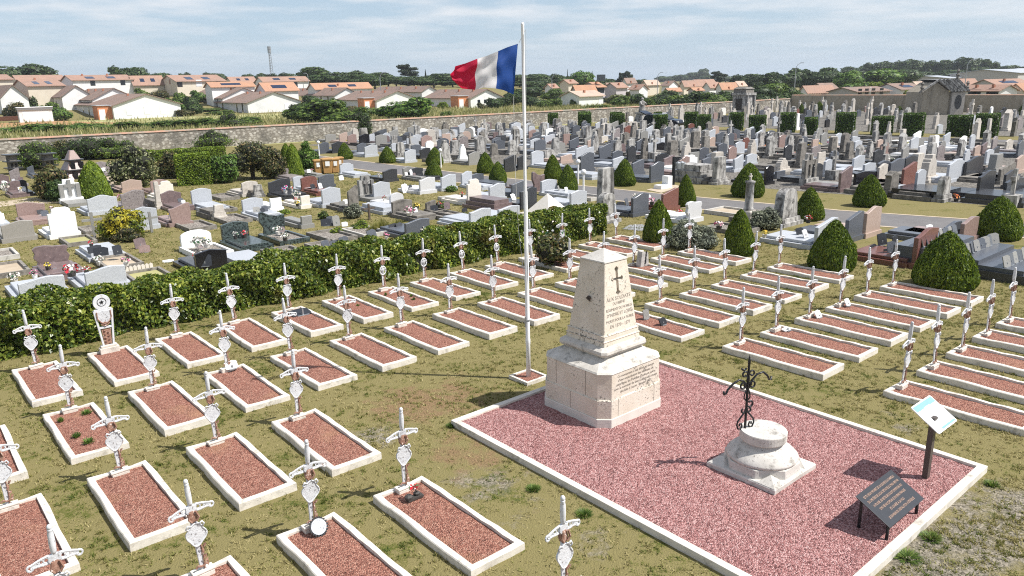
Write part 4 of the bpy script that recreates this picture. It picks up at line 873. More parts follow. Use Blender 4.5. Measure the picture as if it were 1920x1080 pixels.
def blob_crown(blobs, n, size, mat, seed, core=None, jit=0.7, ns=0.25):
    """leaf cloud over several ellipsoid clumps (cx, cy, cz, rx, ry, rz)"""
    g = np.random.default_rng(seed); B_ = np.array(blobs, float); w = (B_[:, 3] * B_[:, 4] + B_[:, 4] * B_[:, 5] + B_[:, 3] * B_[:, 5]); ks = np.maximum(8, (w / w.sum() * n).astype(int)); Ps = []; Ns = []
    for (cx, cy, cz, rx, ry, rz), k in zip(B_, ks):
        d = g.normal(0, 1, (k, 3)); d /= np.linalg.norm(d, axis=1, keepdims=True)
        rad = 1 - np.abs(g.normal(0, ns, k)) + 0.10 * np.sin(d[:, 0] * 7 + cx * 9) * np.sin(d[:, 1] * 6 + cz * 5) + 0.08 * np.sin(d[:, 2] * 9 + cy * 7)
        Ps.append(d * rad[:, None] * np.array([rx, ry, rz]) + np.array([cx, cy, cz])); Ns.append(d)
    me = quads('crown', np.concatenate(Ps), np.concatenate(Ns), size, mat, seed, 1.5, jit)
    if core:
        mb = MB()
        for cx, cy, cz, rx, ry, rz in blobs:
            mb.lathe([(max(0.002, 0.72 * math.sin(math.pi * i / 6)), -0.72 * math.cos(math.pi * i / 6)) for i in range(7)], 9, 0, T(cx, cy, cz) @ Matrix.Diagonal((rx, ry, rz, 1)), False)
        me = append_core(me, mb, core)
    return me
def rand_blobs(seed, n, R, h0, h1, rr):
    r = random.Random(seed); out = []
    for i in range(n):
        a = r.uniform(0, 6.28); q = math.sqrt(r.random()) * R; z = r.uniform(h0, h1); k = rr * r.uniform(0.7, 1.2)
        q *= max(0.35, 1 - abs((z - (h0 + h1) / 2) / (h1 - h0)) * 1.1); out.append((q * math.cos(a), q * math.sin(a), z, k, k, k * 0.8))
    return out
def shrub(x, y, ytop, wpx, mat, label, cat='shrub', n=3500, size=0.09, seed=0, trunk=False, group=None, low=0.0, name='shrub'):
    p = at(x, y); h = z_at(p, ytop); r = px_m(p, wpx) / 2 * 1.12; p = p + Vector((0, 1, 0)) * r * 0.4; h = z_at(p, ytop)
    t = thing(name, label, cat, (p.x, p.y, 0), rng.uniform(0, 6), group)
    bl = rand_blobs(seed + 40, 11, r * 0.62, h * (0.3 + low), h * 0.78, min(r, h) * 0.42)
    bl += [(0.45 * r * math.cos(q), 0.45 * r * math.sin(q), h * (0.45 if trunk else 0.35), r * 0.5, r * 0.5, h * 0.33) for q in (0.4, 2.3, 4.4)]
    if not trunk: bl += [(0, 0, h * 0.3, r * 0.85, r * 0.85, h * 0.3)]
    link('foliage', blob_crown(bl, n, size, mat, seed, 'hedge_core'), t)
    mb = MB()
    for q in range(3): a = q * 2.1 + seed; mb.tube([(0.06 * math.cos(a), 0.06 * math.sin(a), -0.05), (0.12 * math.cos(a), 0.12 * math.sin(a), h * 0.3), (0.3 * r * math.cos(a), 0.3 * r * math.sin(a), h * 0.65)], [0.07, 0.05, 0.03], 6)
    link('stem', mb.mesh('stem', 'bark'), t); return t
for a in [
 (93, 375, 306, 58, 'leaf_purple', 'dark purple-brown rounded shrub beside the thuja cone'), (105, 378, 340, 36, 'leaf_dark', 'small green shrub in front of the purple-brown shrub'),
 (246, 352, 268, 84, 'leaf_pale', 'large cream and green variegated shrub in the middle of the left tombs'),
 (60, 318, 266, 66, 'leaf_mid', 'green shrub by the rubble wall behind the urn columns'), (150, 300, 258, 74, 'leaf_dark', 'dark green shrub behind the pyramid urn monument'), (208, 298, 262, 70, 'leaf_mid', 'mid green shrub right of the pyramid urn monument'), (112, 300, 268, 60, 'leaf_purple', 'brownish shrub between the two green ones at the rubble wall'),
 (322, 335, 284, 52, 'leaf_purple', 'dark mottled shrub left of the square clipped thuja'), (285, 280, 248, 70, 'leaf_purple', 'reddish shrub along the rubble wall'), (333, 278, 249, 60, 'leaf_purple', 'rust-tinged shrub along the rubble wall beside the green one'), (385, 278, 246, 76, 'leaf_mid', 'green shrub along the rubble wall right of the rust-tinged one'),
 (418, 344, 270, 50, 'leaf_bright', 'tall bright green shrub right of the square clipped thuja'), (574, 325, 260, 42, 'leaf_bright', 'glossy bright green shrub beside the tan bins'), (430, 240, 216, 50, 'leaf_mid', 'green bush spilling over the rubble wall'),
 (678, 258, 206, 34, 'leaf_dark', 'dark ivy bush standing against the rubble wall')]:
    shrub(a[0], a[1], a[2] - 3, a[3] * (1.3 if a[1] < 325 else 1.12), a[4], a[5], seed=a[0], n=5000, size=0.11)
shrub(468, 338, 258, 92, 'leaf_purple', 'large brown-green shrub with visible stems left of the bins', n=6000, size=0.10, seed=3, trunk=True, low=0.1)
shrub(510, 336, 268, 52, 'leaf_purple', 'purple-tinged shrub behind the small thuja cone', n=4000, size=0.10, seed=4)
shrub(222, 450, 387, 86, 'leaf_yellow', 'round yellow and green shrub among the left tombs', n=7000, size=0.075, seed=6)
shrub(236, 454, 427, 62, 'leaf_purple', 'low dark shrub in front of the yellow and green one', n=3000, size=0.05, seed=7)
shrub(1037, 505, 430, 78, 'leaf_purple', 'rose bush with a few white blooms growing in a hedge row grave', n=2600, size=0.085, seed=8, trunk=True, name='rose_bush')
g_ = np.random.default_rng(4); d = g_.normal(0, 1, (40, 3)); d /= np.linalg.norm(d, axis=1, keepdims=True)
rb = [o for o in COL.objects if o.name.startswith('rose_bush')][0]
link('blooms', quads('blooms', d * np.array([0.6, 0.6, 0.45]) * 0.9 + np.array([0, 0, 1.0]), d, 0.09, FLOW['white'], 1, 1.0, 0.4), rb)
shrub(1303, 468, 420, 98, 'leaf_silver', 'spreading silvery lavender shrub between two yew cones', n=9000, size=0.055, seed=9)
shrub(1288, 445, 413, 60, 'leaf_silver', 'taller silvery shrub behind the spreading one', n=4000, size=0.055, seed=19)
shrub(1437, 432, 388, 60, 'leaf_silver', 'pale silvery shrub between the round column and the weathered stele', n=5000, size=0.06, seed=10)
shrub(660, 410, 384, 40, 'leaf_silver', 'small blue-grey bush among the left tombs', n=1800, size=0.05, seed=11)
shrub(673, 432, 414, 38, 'leaf_lime', 'small lime green bush in front of the blue-grey one', n=1800, size=0.05, seed=12)
shrub(630, 440, 426, 28, 'leaf_lime', 'tiny lime green bush near the grey heart stones', n=900, size=0.05, seed=13)
shrub(532, 402, 393, 26, 'leaf_lime', 'tiny lime green plant before the white panel stone', n=900, size=0.05, seed=14)
shrub(846, 360, 348, 26, 'leaf_bright', 'small green bush beside a pale wave-topped tomb', n=900, size=0.06, seed=15)
shrub(825, 395, 374, 30, 'leaf_mid', 'small wispy green plant by a bordered plot', n=700, size=0.05, seed=16)
shrub(606, 412, 395, 22, 'leaf_mid', 'tiny dark green plant left of the blue-grey bush', n=700, size=0.05, seed=17)
shrub(1597, 470, 455, 24, 'leaf_lime', 'small lime plant beside the tomb with many plaques', n=700, size=0.05, seed=18)
for i, (x, y, wp, hp) in enumerate([(715, 432, 42, 24), (745, 430, 34, 22), (700, 436, 24, 16)]):
    p = at(x, y); tuft('ornamental_grass', ['golden ornamental grass clump, the widest of three left of the slate tomb', 'golden ornamental grass clump nearest the slate tomb', 'smallest golden ornamental grass clump by the lime bush'][i], p, px_m(p, wp) * 0.5, px_m(p, hp), 500, 'straw_clump', 'grass clump', 'golden grass clumps', 0.03, i, 1.2)
# thuja cones and clipped blocks
P, Nn = revolve_pts([(0.95, 0.0), (1, 0.1), (0.9, 0.35), (0.68, 0.65), (0.4, 0.88), (0.12, 0.99), (0.02, 1.0)], 9000, 7, 0.03)
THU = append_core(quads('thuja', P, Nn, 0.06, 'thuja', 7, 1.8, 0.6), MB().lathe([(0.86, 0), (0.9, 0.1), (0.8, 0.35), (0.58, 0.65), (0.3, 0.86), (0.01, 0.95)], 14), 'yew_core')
for x, y, yt, w, lb in ((172, 372, 305, 58, 'bright green thuja cone beside the white cross monument'), (550, 332, 272, 36, 'bright green thuja cone near the tan bins'), (538, 326, 271, 30, 'thuja cone half hidden behind the one near the bins')):
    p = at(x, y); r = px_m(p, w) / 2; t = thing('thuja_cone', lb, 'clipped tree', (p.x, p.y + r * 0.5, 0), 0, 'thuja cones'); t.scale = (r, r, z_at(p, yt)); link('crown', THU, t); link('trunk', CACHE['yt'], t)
def clipped(x0, x1, y, ytop, dep, label, mat='topiary', n=5000, size=0.08, name='clipped_block', group=None, seed=0, rz=None):
    p = at((x0 + x1) / 2, y); w = px_m(p, x1 - x0); h = z_at(p, ytop)
    if rz is None: rz = math.atan2(p.y, p.x) - math.pi / 2
    o = link(name, leafbox(-w / 2, w / 2, 0, dep, h, n, size, mat, 'yew_core', seed, 0.03, 0.12, (1, 1, 0.4, 1, 1)))
    o.location = p; o.rotation_euler = (0, 0, rz); return tag(o, label, 'clipped hedge', group)
clipped(336, 397, 348, 290, 1.6, 'square clipped bright thuja block behind the left tombs', 'thuja', 8000, 0.07)
clipped(284, 420, 300, 279, 1.0, 'long low clipped hedge in front of the rubble wall', 'thuja', 6000, 0.08, 'low_hedge')
clipped(270, 310, 302, 288, 1.2, 'short clipped hedge piece left of the dark mottled shrub', 'thuja', 2500, 0.08, 'low_hedge')
TOP = [(1028, 1046, 239, 213), (1084, 1106, 237, 210), (1086, 1108, 241, 213), (1144, 1165, 239, 211), (1149, 1170, 245, 214), (1224, 1250, 252, 216), (1226, 1240, 232, 211), (1283, 1307, 244, 211), (1306, 1331, 248, 216), (1367, 1392, 245, 212), (1404, 1434, 249, 217), (1462, 1489, 249, 212), (1508, 1530, 254, 221), (1567, 1600, 251, 212), (1634, 1670, 254, 219), (1692, 1728, 256, 213), (1776, 1816, 256, 217), (1828, 1866, 258, 214)]
for i, (x0, x1, y, yt) in enumerate(TOP):
    clipped(x0, x1, y, yt, 1.7, f'block-clipped evergreen along the second path, {nth(i + 1)} from the left', n=3200, size=0.10, name='clipped_evergreen', group='block-clipped evergreens along the second path', seed=i)
for x, y, yt, w, lb in ((1411, 211, 197, 12, 'small yew cone beside the stone mausoleum'), (1503, 213, 195, 12, 'slim yew cone at the corner of the walls'), (1537, 215, 191, 20, 'yew cone at the far wall right of the slim one'), (1687, 215, 199, 16, 'yew cone among far stelae left of the chapel'), (1718, 206, 194, 14, 'small yew cone beside the chapel'), (1917, 216, 196, 12, 'yew cone among far stelae at the right edge'), (520, 262, 256, 14, 'small dark yew near the wall behind the brown shrubs')):
    yew(x, y, yt, w, lb, None, 1)
# ---------------------------------------------------------------- family tombs
def prof(style, w, h):
    a = w / 2; P = [(-a, 0)]
    def curve(f, n=10): return [(-a + w * i / n, h * f(i / n)) for i in range(n + 1)]
    ss = lambda t: t * t * (3 - 2 * t)
    if style == 'wave': P += curve(lambda t: 0.80 + 0.20 * (ss(min(1, t / 0.65)) if t < 0.65 else 1 - 0.35 * ss((t - 0.65) / 0.35)))
    elif style == 'wave_l': P += curve(lambda t: 0.80 + 0.20 * (ss(min(1, (1 - t) / 0.65)) if t > 0.35 else 1 - 0.35 * ss((0.35 - t) / 0.35)))
    elif style == 'peak': P += [(-a, h * 0.85), (0, h), (a, h * 0.85)]
    elif style == 'round': P += [(-a, h * 0.62)] + [(a * math.cos(math.pi - math.pi * i / 12), h * 0.62 + h * 0.38 * math.sin(math.pi * i / 12)) for i in range(13)]
    elif style == 'arch': P += curve(lambda t: 0.86 + 0.14 * math.sin(math.pi * t))
    elif style == 'flat': P += [(-a, h), (a, h)]
    elif style == 'shoulder': P += [(-a, h * 0.78), (-a * 0.72, h * 0.80), (-a * 0.66, h * 0.93), (-a * 0.4, h), (a * 0.4, h), (a * 0.66, h * 0.93), (a * 0.72, h * 0.80), (a, h * 0.78)]
    elif style == 'slant': P += [(-a, h * 0.74), (a * 0.7, h), (a, h * 0.97)]
    elif style == 'fan': P = [(-a * 0.82, 0)] + [(-a, h * 0.72)] + curve(lambda t: 0.74 + 0.26 * ss(t)) + [(a * 1.05, h * 0.4)]; P.append((a * 0.9, 0)); return P
    elif style == 'ogee': P += curve(lambda t: 0.80 + 0.20 * ss(1 - abs(t - 0.5) * 2))
    elif style == 'scroll': return [(-a * 0.9, 0), (-a * 0.8, h * 0.2), (-a, h * 0.4), (-a * 0.9, h * 0.62), (-a, h * 0.85), (-a * 0.8, h * 0.97), (-a * 0.3, h), (a * 0.2, h * 0.92), (a * 0.9, h * 0.9), (a, h * 0.8), (a * 0.88, h * 0.6), (a * 1.03, h * 0.38), (a * 0.9, h * 0.15), (a * 0.95, 0)]
    elif style == 'swoosh': return [(-a * 0.75, 0), (-a * 0.7, h * 0.25), (-a, h * 0.55), (-a * 0.95, h * 0.95), (-a * 0.7, h), (-a * 0.2, h * 0.82), (a * 0.4, h * 0.74), (a, h * 0.78), (a * 0.97, h * 0.4), (a * 0.9, 0)]
    else: P += [(-a, h), (a, h)]
    P.append((a, 0)); return P
def cached(key, fn):
    if key not in CACHE: CACHE[key] = fn()
    return CACHE[key]
q5 = lambda x: round(x / 0.05) * 0.05
def tomb_at(loc, label, w, h, color, style, face, slab='double', slen=1.95, group=None, th=0.12, rz=0.0, slabcol=None, name='tomb', plinth=True):
    t = thing(name, label, 'tomb', loc, TH + rz, group); s = -1 if face == '+' else 1
    w, h = max(0.3, q5(w)), max(0.3, q5(h)); ph = 0.16 if plinth else 0.0; M = GRAN[color]; M2 = GRAN[slabcol or color]
    def hs():
        me = MB().prism([(x, z + ph) for x, z in prof(style, w, h - ph)], -th / 2, th / 2).mesh('headstone', M); return me
    o = link('headstone', cached(('hs', w, h, color, style, th, ph), hs), t); bevelled(o, 0.012, 1)
    if plinth: link('plinth', cached(('pl', w, color), lambda: MB().box(-w / 2 - 0.06, w / 2 + 0.06, -th / 2 - 0.05, th / 2 + 0.05, -0.05, 0.17).mesh('plinth', M2)), t)
    y0, y1 = sorted((s * (th / 2 + 0.052), s * (slen)))
    if slab == 'double':
        link('surround', cached(('sr', w, slabcol or color, s, slen, th), lambda: MB().box(-w / 2 - 0.12, w / 2 + 0.12, y0, y1, -0.05, 0.15).mesh('surround', M2)), t)
        o = link('slab', cached(('sl', w, slabcol or color, s, slen), lambda: MB().box(-w / 2 + 0.02, w / 2 - 0.02, y0 + 0.06, y1 - 0.1, 0.152, 0.25).mesh('slab', M2)), t); bevelled(o, 0.015, 1)
    elif slab == 'gravel':
        def ring():
            k = MB(); a = w / 2 + 0.08; b = 0.10
            k.add([(x, y, z) for z, i_ in ((-0.05, 0), (0.18, 0), (0.18, b), (-0.05, b)) for x, y in ((-a + i_, y0 + i_), (a - i_, y0 + i_), (a - i_, y1 - i_), (-a + i_, y1 - i_))], [(l * 4 + q, l * 4 + (q + 1) % 4, (l + 1) * 4 + (q + 1) % 4, (l + 1) * 4 + q) for l in range(3) for q in range(4)]); return k.mesh('border', M2)
        link('border', cached(('rg', w, slabcol or color, s, slen), ring), t)
        link('gravel', cached(('gv', w, s, slen), lambda: MB().box(-w / 2 - 0.01, w / 2 + 0.01, y0 + 0.09, y1 - 0.09, -0.02, 0.12).mesh('gravel', 'gravel_dull')), t)
    return t
def tomb(label, xl, xr, yb, yt, color, style='wave', face='-', **kw):
    p = at((xl + xr) / 2, yb); dx = pix(p + GB * 0.5)[0] - pix(p - GB * 0.5)[0]; w = (xr - xl) / dx
    kw.setdefault('th', 0.13); p = p - GA * (kw['th'] / 2); h = z_at(p, yt)
    return tomb_at((p.x, p.y, 0), label, min(2.4, w), min(2.6, h), color, style, face, **kw)
LEFT = [
 ('pale speckled wave-topped tomb seen from behind at the hedge, left of two', 42, 127, 563, 519, 'light grey', 'wave', '-'),
 ('pale speckled wave-topped tomb seen from behind at the hedge, right of two', 165, 242, 545, 500, 'light grey', 'wave', '-'),
 ('mauve-brown tomb with scrolled headstone behind the pale speckled pair', 69, 134, 505, 460, 'mauve brown', 'scroll', '+'),
 ('taupe wave-topped tomb seen from behind left of the bright white stone', 8, 68, 453, 415, 'taupe', 'wave', '-'),
 ('bright white tomb with stepped shoulders', 97, 149, 446, 388, 'white', 'shoulder', '-'),
 ('pink-brown engraved tomb with grey side panel behind the taupe one', 36, 88, 412, 379, 'pink', 'wave_l', '+'),
 ('pale grey winged tomb behind the bright white stone', 168, 224, 402, 366, 'light grey', 'ogee', '-'),
 ('mottled pink-grey rough tomb left of the carved oval one', 231, 275, 394, 357, 'pink grey', 'wave', '-'),
 ('pale grey tomb half hidden by the yellow and green shrub', 250, 299, 431, 387, 'light grey', 'peak', '-'),
 ('carved grey tomb with engraved arch and flowers', 304, 343, 388, 357, 'mauve brown', 'ogee', '+'),
 ('pale tomb with clipped corners and small black plaque', 362, 400, 388, 352, 'light grey', 'arch', '+'),
 ('pink granite fan-shaped tomb with white vein', 321, 360, 424, 381, 'pink', 'fan', '-'),
 ('beige stepped tomb with small white cross in front', 302, 328, 376, 339, 'cream', 'shoulder', '-'),
 ('peach rounded tomb with dark notch behind the mottled one', 231, 268, 360, 336, 'peach', 'ogee', '-'),
 ('salmon tomb behind the beige stepped one', 286, 318, 366, 337, 'pink', 'arch', '-'),
 ('blue-grey tomb with black cross beside a brown panel', 457, 496, 402, 370, 'light grey', 'arch', '+'),
 ('white round-topped tomb heaped with white flowers', 343, 399, 468, 430, 'white', 'round', '+'),
 ('dark green granite tomb with white and red flowers', 419, 470, 456, 415, 'dark green', 'arch', '+'),
 ('glossy black peaked tomb seen from behind at the hedge', 371, 430, 512, 468, 'black', 'peak', '-'),
 ('dark green swooping tomb heaped with flowers', 490, 538, 444, 395, 'dark green', 'swoosh', '+'),
 ('beige wave-topped tomb with grey column beside it', 456, 486, 368, 340, 'beige', 'arch', '-'),
 ('charcoal double tomb with pink and blue flowers', 506, 547, 366, 335, 'charcoal', 'wave', '+'),
 ('thin pale grey tomb beside the red-brown crucifix stone', 552, 572, 356, 331, 'light grey', 'arch', '+'),
 ('red-brown tomb with crucifix relief', 567, 596, 360, 331, 'red brown', 'arch', '+'),
 ('slate grey wave-topped tomb behind the pale one with flower pots', 599, 628, 352, 326, 'slate grey', 'wave', '-'),
 ('pale grey peaked tomb left of the pebbled stone', 606, 641, 388, 350, 'light grey', 'peak', '-'),
 ('small cream block stone on a white surround', 566, 583, 391, 366, 'cream', 'flat', '-'),
 ('white panel stone with two little columns', 509, 530, 396, 372, 'white', 'flat', '-'),
 ('grey square stele on a pale surround with dark pots', 567, 587, 428, 404, 'mid grey', 'flat', '-'),
 ('slate wave-topped tomb seen from behind at the hedge', 763, 807, 446, 410, 'slate grey', 'wave', '-'),
 ('brown pebbled tomb left of the grey cross monument', 656, 674, 398, 347, 'grey brown', 'slant', '-'),
 ('pale grey peaked tomb right of the grey cross monument', 702, 733, 374, 339, 'light grey', 'peak', '-'),
 ('charcoal wave-topped tomb near the road, beside the black engraved one', 720, 746, 341, 316, 'charcoal', 'wave', '-'),
 ('mid grey tomb pressed against the black engraved one', 757, 772, 335, 311, 'mid grey', 'wave', '+'),
 ('black engraved tomb with gold lettering and plaques', 771, 794, 334, 313, 'charcoal', 'peak', '+'),
 ('pale speckled tomb in front of the black engraved one', 789, 817, 363, 332, 'pale grey', 'wave', '-'),
 ('pale wave-topped tomb behind the small green bush', 829, 856, 357, 327, 'light grey', 'wave', '-'),
 ('pale tomb left of the slate one with engraved lines', 867, 886, 350, 321, 'light grey', 'wave', '+'),
 ('slate tomb with engraved lines near the near verge yews', 884, 908, 345, 324, 'slate grey', 'peak', '+'),
 ('pale tomb with notched top beside the tan bins', 639, 664, 328, 306, 'light grey', 'shoulder', '+'),
 ('beige wave-topped tomb behind the charcoal double tomb', 519, 546, 334, 314, 'pink grey', 'wave_l', '+'),
 ('small grey stone tomb before the thuja cone near the bins', 569, 581, 329, 319, 'mid grey', 'flat', '+'),
 ('grey-brown engraved tomb hung with white and pink flowers', 738, 774, 404, 374, 'grey brown', 'arch', '+'),
 ('white stone behind the grey-brown engraved tomb', 734, 758, 392, 362, 'pale grey', 'round', '-'),
 ('mottled brown stele with black plaque on a bordered plot', 801, 818, 399, 376, 'grey brown', 'slant', '+'),
 ('tall cream stone with stepped top', 878, 904, 384, 335, 'cream', 'shoulder', '-'),
 ('pale wave-topped tomb right of the tall cream stone', 919, 948, 377, 344, 'light grey', 'wave', '-'),
 ('slate slanted tomb right of two pale ones', 961, 988, 369, 338, 'slate grey', 'slant', '-'),
 ('dark grey rough tomb just left of the white pyramid', 978, 1007, 391, 351, 'charcoal', 'wave', '-'),
 ('red-brown swooping tomb near the road', 999, 1022, 359, 320, 'mauve brown', 'swoosh', '-'),
 ('pale wavy tomb with dark figure ornament near the road', 1016, 1045, 364, 336, 'light grey', 'arch', '+'),
 ('pale peaked tomb with long slab right of the white pyramid', 1071, 1101, 390, 357, 'light grey', 'peak', '-'),
 ('pale tomb behind the hedge, left of the pair below the cream stone', 883, 922, 424, 392, 'light grey', 'wave', '-'),
 ('pale tomb behind the hedge, right of the pair below the cream stone', 937, 975, 416, 386, 'light grey', 'wave', '-'),
 ('slate blue tomb between two yews near the granite column', 1187, 1216, 405, 362, 'slate grey', 'wave', '-'),
 ('red granite tomb with flower pots beside the road yew', 1243, 1272, 395, 354, 'red brown', 'slant', '-'),
 ('pale tomb with curved sides and white slab before the road', 1288, 1316, 417, 377, 'pale grey', 'scroll', '-'),
 ('pale grey slanted tomb with wide slab between two large yews', 1531, 1567, 464, 410, 'light grey', 'slant', '-'),
 ('slate tomb behind the pale slanted one', 1588, 1616, 452, 397, 'slate grey', 'slant', '-'),
 ('beige-pink tomb nearest the road behind the slate one', 1622, 1649, 443, 386, 'peach', 'wave', '-'),
 ('polished red-brown tomb with open plaques between two large yews', 1716, 1753, 497, 427, 'red brown', 'wave', '-'),
 ('slate wave-topped tomb behind the polished red-brown one', 1773, 1800, 455, 415, 'slate grey', 'wave', '-'),
 ('brown wave-topped tomb right of the slate one near the road', 1804, 1831, 455, 407, 'pink', 'wave', '-'),
 ('small pale tomb at the left edge of the picture', -24, 6, 420, 392, 'light grey', 'round', '+'),
 ('dark mauve wavy tomb at the left edge behind white flowers', 0, 20, 350, 326, 'mauve brown', 'wave_l', '+'),
 ('tall whitish slanted tomb left of the purple-brown shrub', 21, 41, 345, 315, 'pink grey', 'slant', '+'),
 ('brown open-framed tomb left of the black stone', 14, 42, 364, 339, 'mauve brown', 'wave', '+'),
 ('black rounded tomb beside the brown open-framed one', 36, 54, 362, 337, 'black', 'arch', '+'),
 ('slate tomb half hidden by the purple-brown shrub', 53, 66, 330, 310, 'slate grey', 'slant', '+'),
 ('mottled beige wide stone right of the pyramid urn monument', 184, 210, 326, 303, 'pink grey', 'wave_l', '+'),
 ('black rounded stone behind the thuja cone', 190, 201, 356, 336, 'black', 'round', '+'),
 ('small black heart-topped stone behind the thuja cone', 178, 190, 340, 316, 'black', 'round', '+'),
]
for a in LEFT: tomb(*a, slab='gravel' if 'bordered' in a[0] or 'heaped' in a[0] else 'double', slabcol={'pale tomb with curved sides and white slab before the road': 'white'}.get(a[0]))
import re as _re
_sn = [_re.split(r' (?:with|seen|beside|behind|left of|right of|near|half|heaped|pressed|in front|before|nearest|at the|hung|between|just|on a|hidden)\b', a[0])[0] for a in LEFT]
R5 = random.Random(21)
for a, sn in zip(LEFT, _sn):                           # ornaments families leave on the slabs
    if _sn.count(sn) > 1: continue
    uu_, vv_ = uv((a[1] + a[2]) / 2, a[3]); s_ = -1 if a[7] == '+' else 1
    for i in range(R5.choice([1, 2, 3, 3]) if s_ < 0 else R5.choice([0, 1, 2])):
        w_ = R5.uniform(0.16, 0.34); q = R5.random()
        pt_ = G(uu_ + R5.uniform(-0.35, 0.35), vv_ + s_ * R5.uniform(0.3, 1.3), 0.25)
        if q < 0.7: plaque('memorial_plaque', f'{nth(i + 1)} small ornament on the slab of the {sn}', pt_, TH + R5.uniform(-0.6, 0.6), w_, w_ * R5.uniform(0.7, 1.2), R5.choice(['dark_plaque', GRAN['mid grey'], GRAN['slate grey'], 'paper', GRAN['mauve brown'], GRAN['pale grey']]), R5.uniform(0.2, 0.5))
        else: bouquet('flower_pot', f'{nth(i + 1)} small ornament, a flower pot, on the slab of the {sn}', pt_, R5.choice(['white', 'pink', 'red', 'yellow']), R5.choice(['pot_dark', 'pot_white']), 0.12, 40)
# tombs without a headstone, open borders
def flat(label, x, y, w, l, color, tiers=2, h=0.26, name='flat_tomb'):
    p = at(x, y); t = thing(name, label, 'tomb', (p.x, p.y, 0), TH)
    for i in range(tiers):
        k = 0.12 * i; link('tier' if tiers > 2 else ('surround', 'slab')[i], MB().box(-w / 2 + k, w / 2 - k, -l / 2 + k, l / 2 - k, (-0.05 if i == 0 else h * i / tiers + 0.002), h * (i + 1) / tiers).mesh('tier', GRAN[color]), t)
    return t
flat('pale flat tomb with black plaques, no headstone, beside the mauve-brown tomb', 190, 478, 1.2, 2.1, 'light grey')
flat('pale flat tomb right of the glossy black one at the hedge', 462, 492, 1.0, 2.0, 'light grey', 1, 0.2)
flat('brown three-tier flat tomb before the tall cream stone', 917, 391, 1.3, 2.3, 'mauve brown', 3, 0.5)
flat('pale flat tomb at the hedge left of the pale pair', 865, 422, 1.0, 2.0, 'light grey', 2, 0.2)
flat('white flat tomb with grey edge near the grey-brown engraved tomb', 715, 396, 1.1, 2.1, 'light grey', 2, 0.3)
flat('polished black wide flat tomb beyond the road with arched centre', 1735, 369, 2.4, 2.4, 'black', 2, 0.42)
flat('dark polished flat tomb beyond the road at the right edge', 1875, 379, 2.2, 2.4, 'charcoal', 2, 0.4)
flat('grey weathered sarcophagus beyond the road beside the watering point', 1302, 340, 1.6, 2.0, 'weathered', 3, 0.95)
flat('pale flat tomb beyond the road beside the lamp', 1100, 333, 1.4, 2.2, 'light grey', 2, 0.3)
def plotborder(label, x, y, w, l, mat='kerb_old', fill='gravel_dull', h=0.16):
    p = at(x, y); t = thing('plot_border', label, 'grave', (p.x, p.y, 0), TH, None); a, b, k = w / 2, l / 2, 0.09
    link('border', MB().add([(sx * (a - i_), sy * (b - i_), z) for z, i_ in ((-0.05, 0), (h, 0), (h, k), (-0.05, k)) for sx, sy in ((-1, -1), (1, -1), (1, 1), (-1, 1))], [(l_ * 4 + q, l_ * 4 + (q + 1) % 4, (l_ + 1) * 4 + (q + 1) % 4, (l_ + 1) * 4 + q) for l_ in range(3) for q in range(4)]).mesh('border', mat), t)
    link('filling', MB().box(-a + k - 0.005, a - k + 0.005, -b + k - 0.005, b - k + 0.005, -0.02, h * 0.5).mesh('filling', fill), t)
for a in [('old bordered plot with pink and white flowers behind the right pale speckled tomb', 222, 496, 1.1, 2.0, 'kerb_old', 'dirt'), ('empty old bordered plot at the hedge right of the pale speckled tomb', 283, 525, 1.1, 2.0, 'kerb_old', 'meadow_ground'),
          ('dark bordered plot at the left edge', 12, 510, 1.1, 1.9, 'kerb_old', 'dirt'), ('beige bordered plot at the left edge', 0, 482, 1.0, 1.6, 'concrete', 'gravel_dull'), ('bordered gravel plot in front of the pink fan-shaped tomb', 367, 427, 1.1, 1.9), ('bordered gravel plot right of the small beige stele', 435, 414, 1.1, 1.9), ('bordered gravel plot right of the dark green swooping tomb', 622, 446, 1.1, 2.0), ('bordered gravel plot with lime bushes', 684, 438, 1.1, 1.8, 'concrete'),
          ('bordered gravel plot touching the hedge near the dark green tombs', 540, 480, 1.1, 2.0), ('bordered gravel plot with grey blocks behind the hedge', 622, 468, 1.1, 2.0, 'kerb_old', 'gravel_dull'), ('bordered plot of the mottled brown stele', 838, 408, 1.1, 2.0), ('bordered plot left of the tall cream stone', 858, 376, 1.1, 1.8, 'concrete'), ('mossy bordered plot behind the carved tombs', 420, 372, 1.0, 1.9), ('bordered plot with a small fir wreath', 412, 398 - 4, 1.0, 1.9), ('brown picket-edged plot before the bright white tomb', 147, 455, 1.0, 1.6, 'kerb_old', 'meadow_ground'), ('dark bordered plot beside the yellow and green shrub', 176, 434, 0.9, 1.6), ('pale old slab plot before the road near the granite column', 1096, 372, 1.0, 1.8, 'concrete'), ('pink-grey bordered plot beside the road', 1380, 402, 1.4, 2.2, 'concrete', 'dirt'), ('low stone-edged bed of flowers beside the round column', 1372, 433, 1.2, 1.6)]:
    plotborder(*a)
# picket-style white edging
t = thing('edging', 'short white scalloped edging behind the right pale speckled tomb', 'edging', at(258, 508), TH)
for i in range(8): link('picket', cached('pk', lambda: MB().prism([(-0.05, 0), (0.05, 0), (0.05, 0.16), (0, 0.2), (-0.05, 0.16)], -0.02, 0.02).mesh('picket', GRAN['cream'])), t, T((i - 3.5) * 0.12, 0, 0))

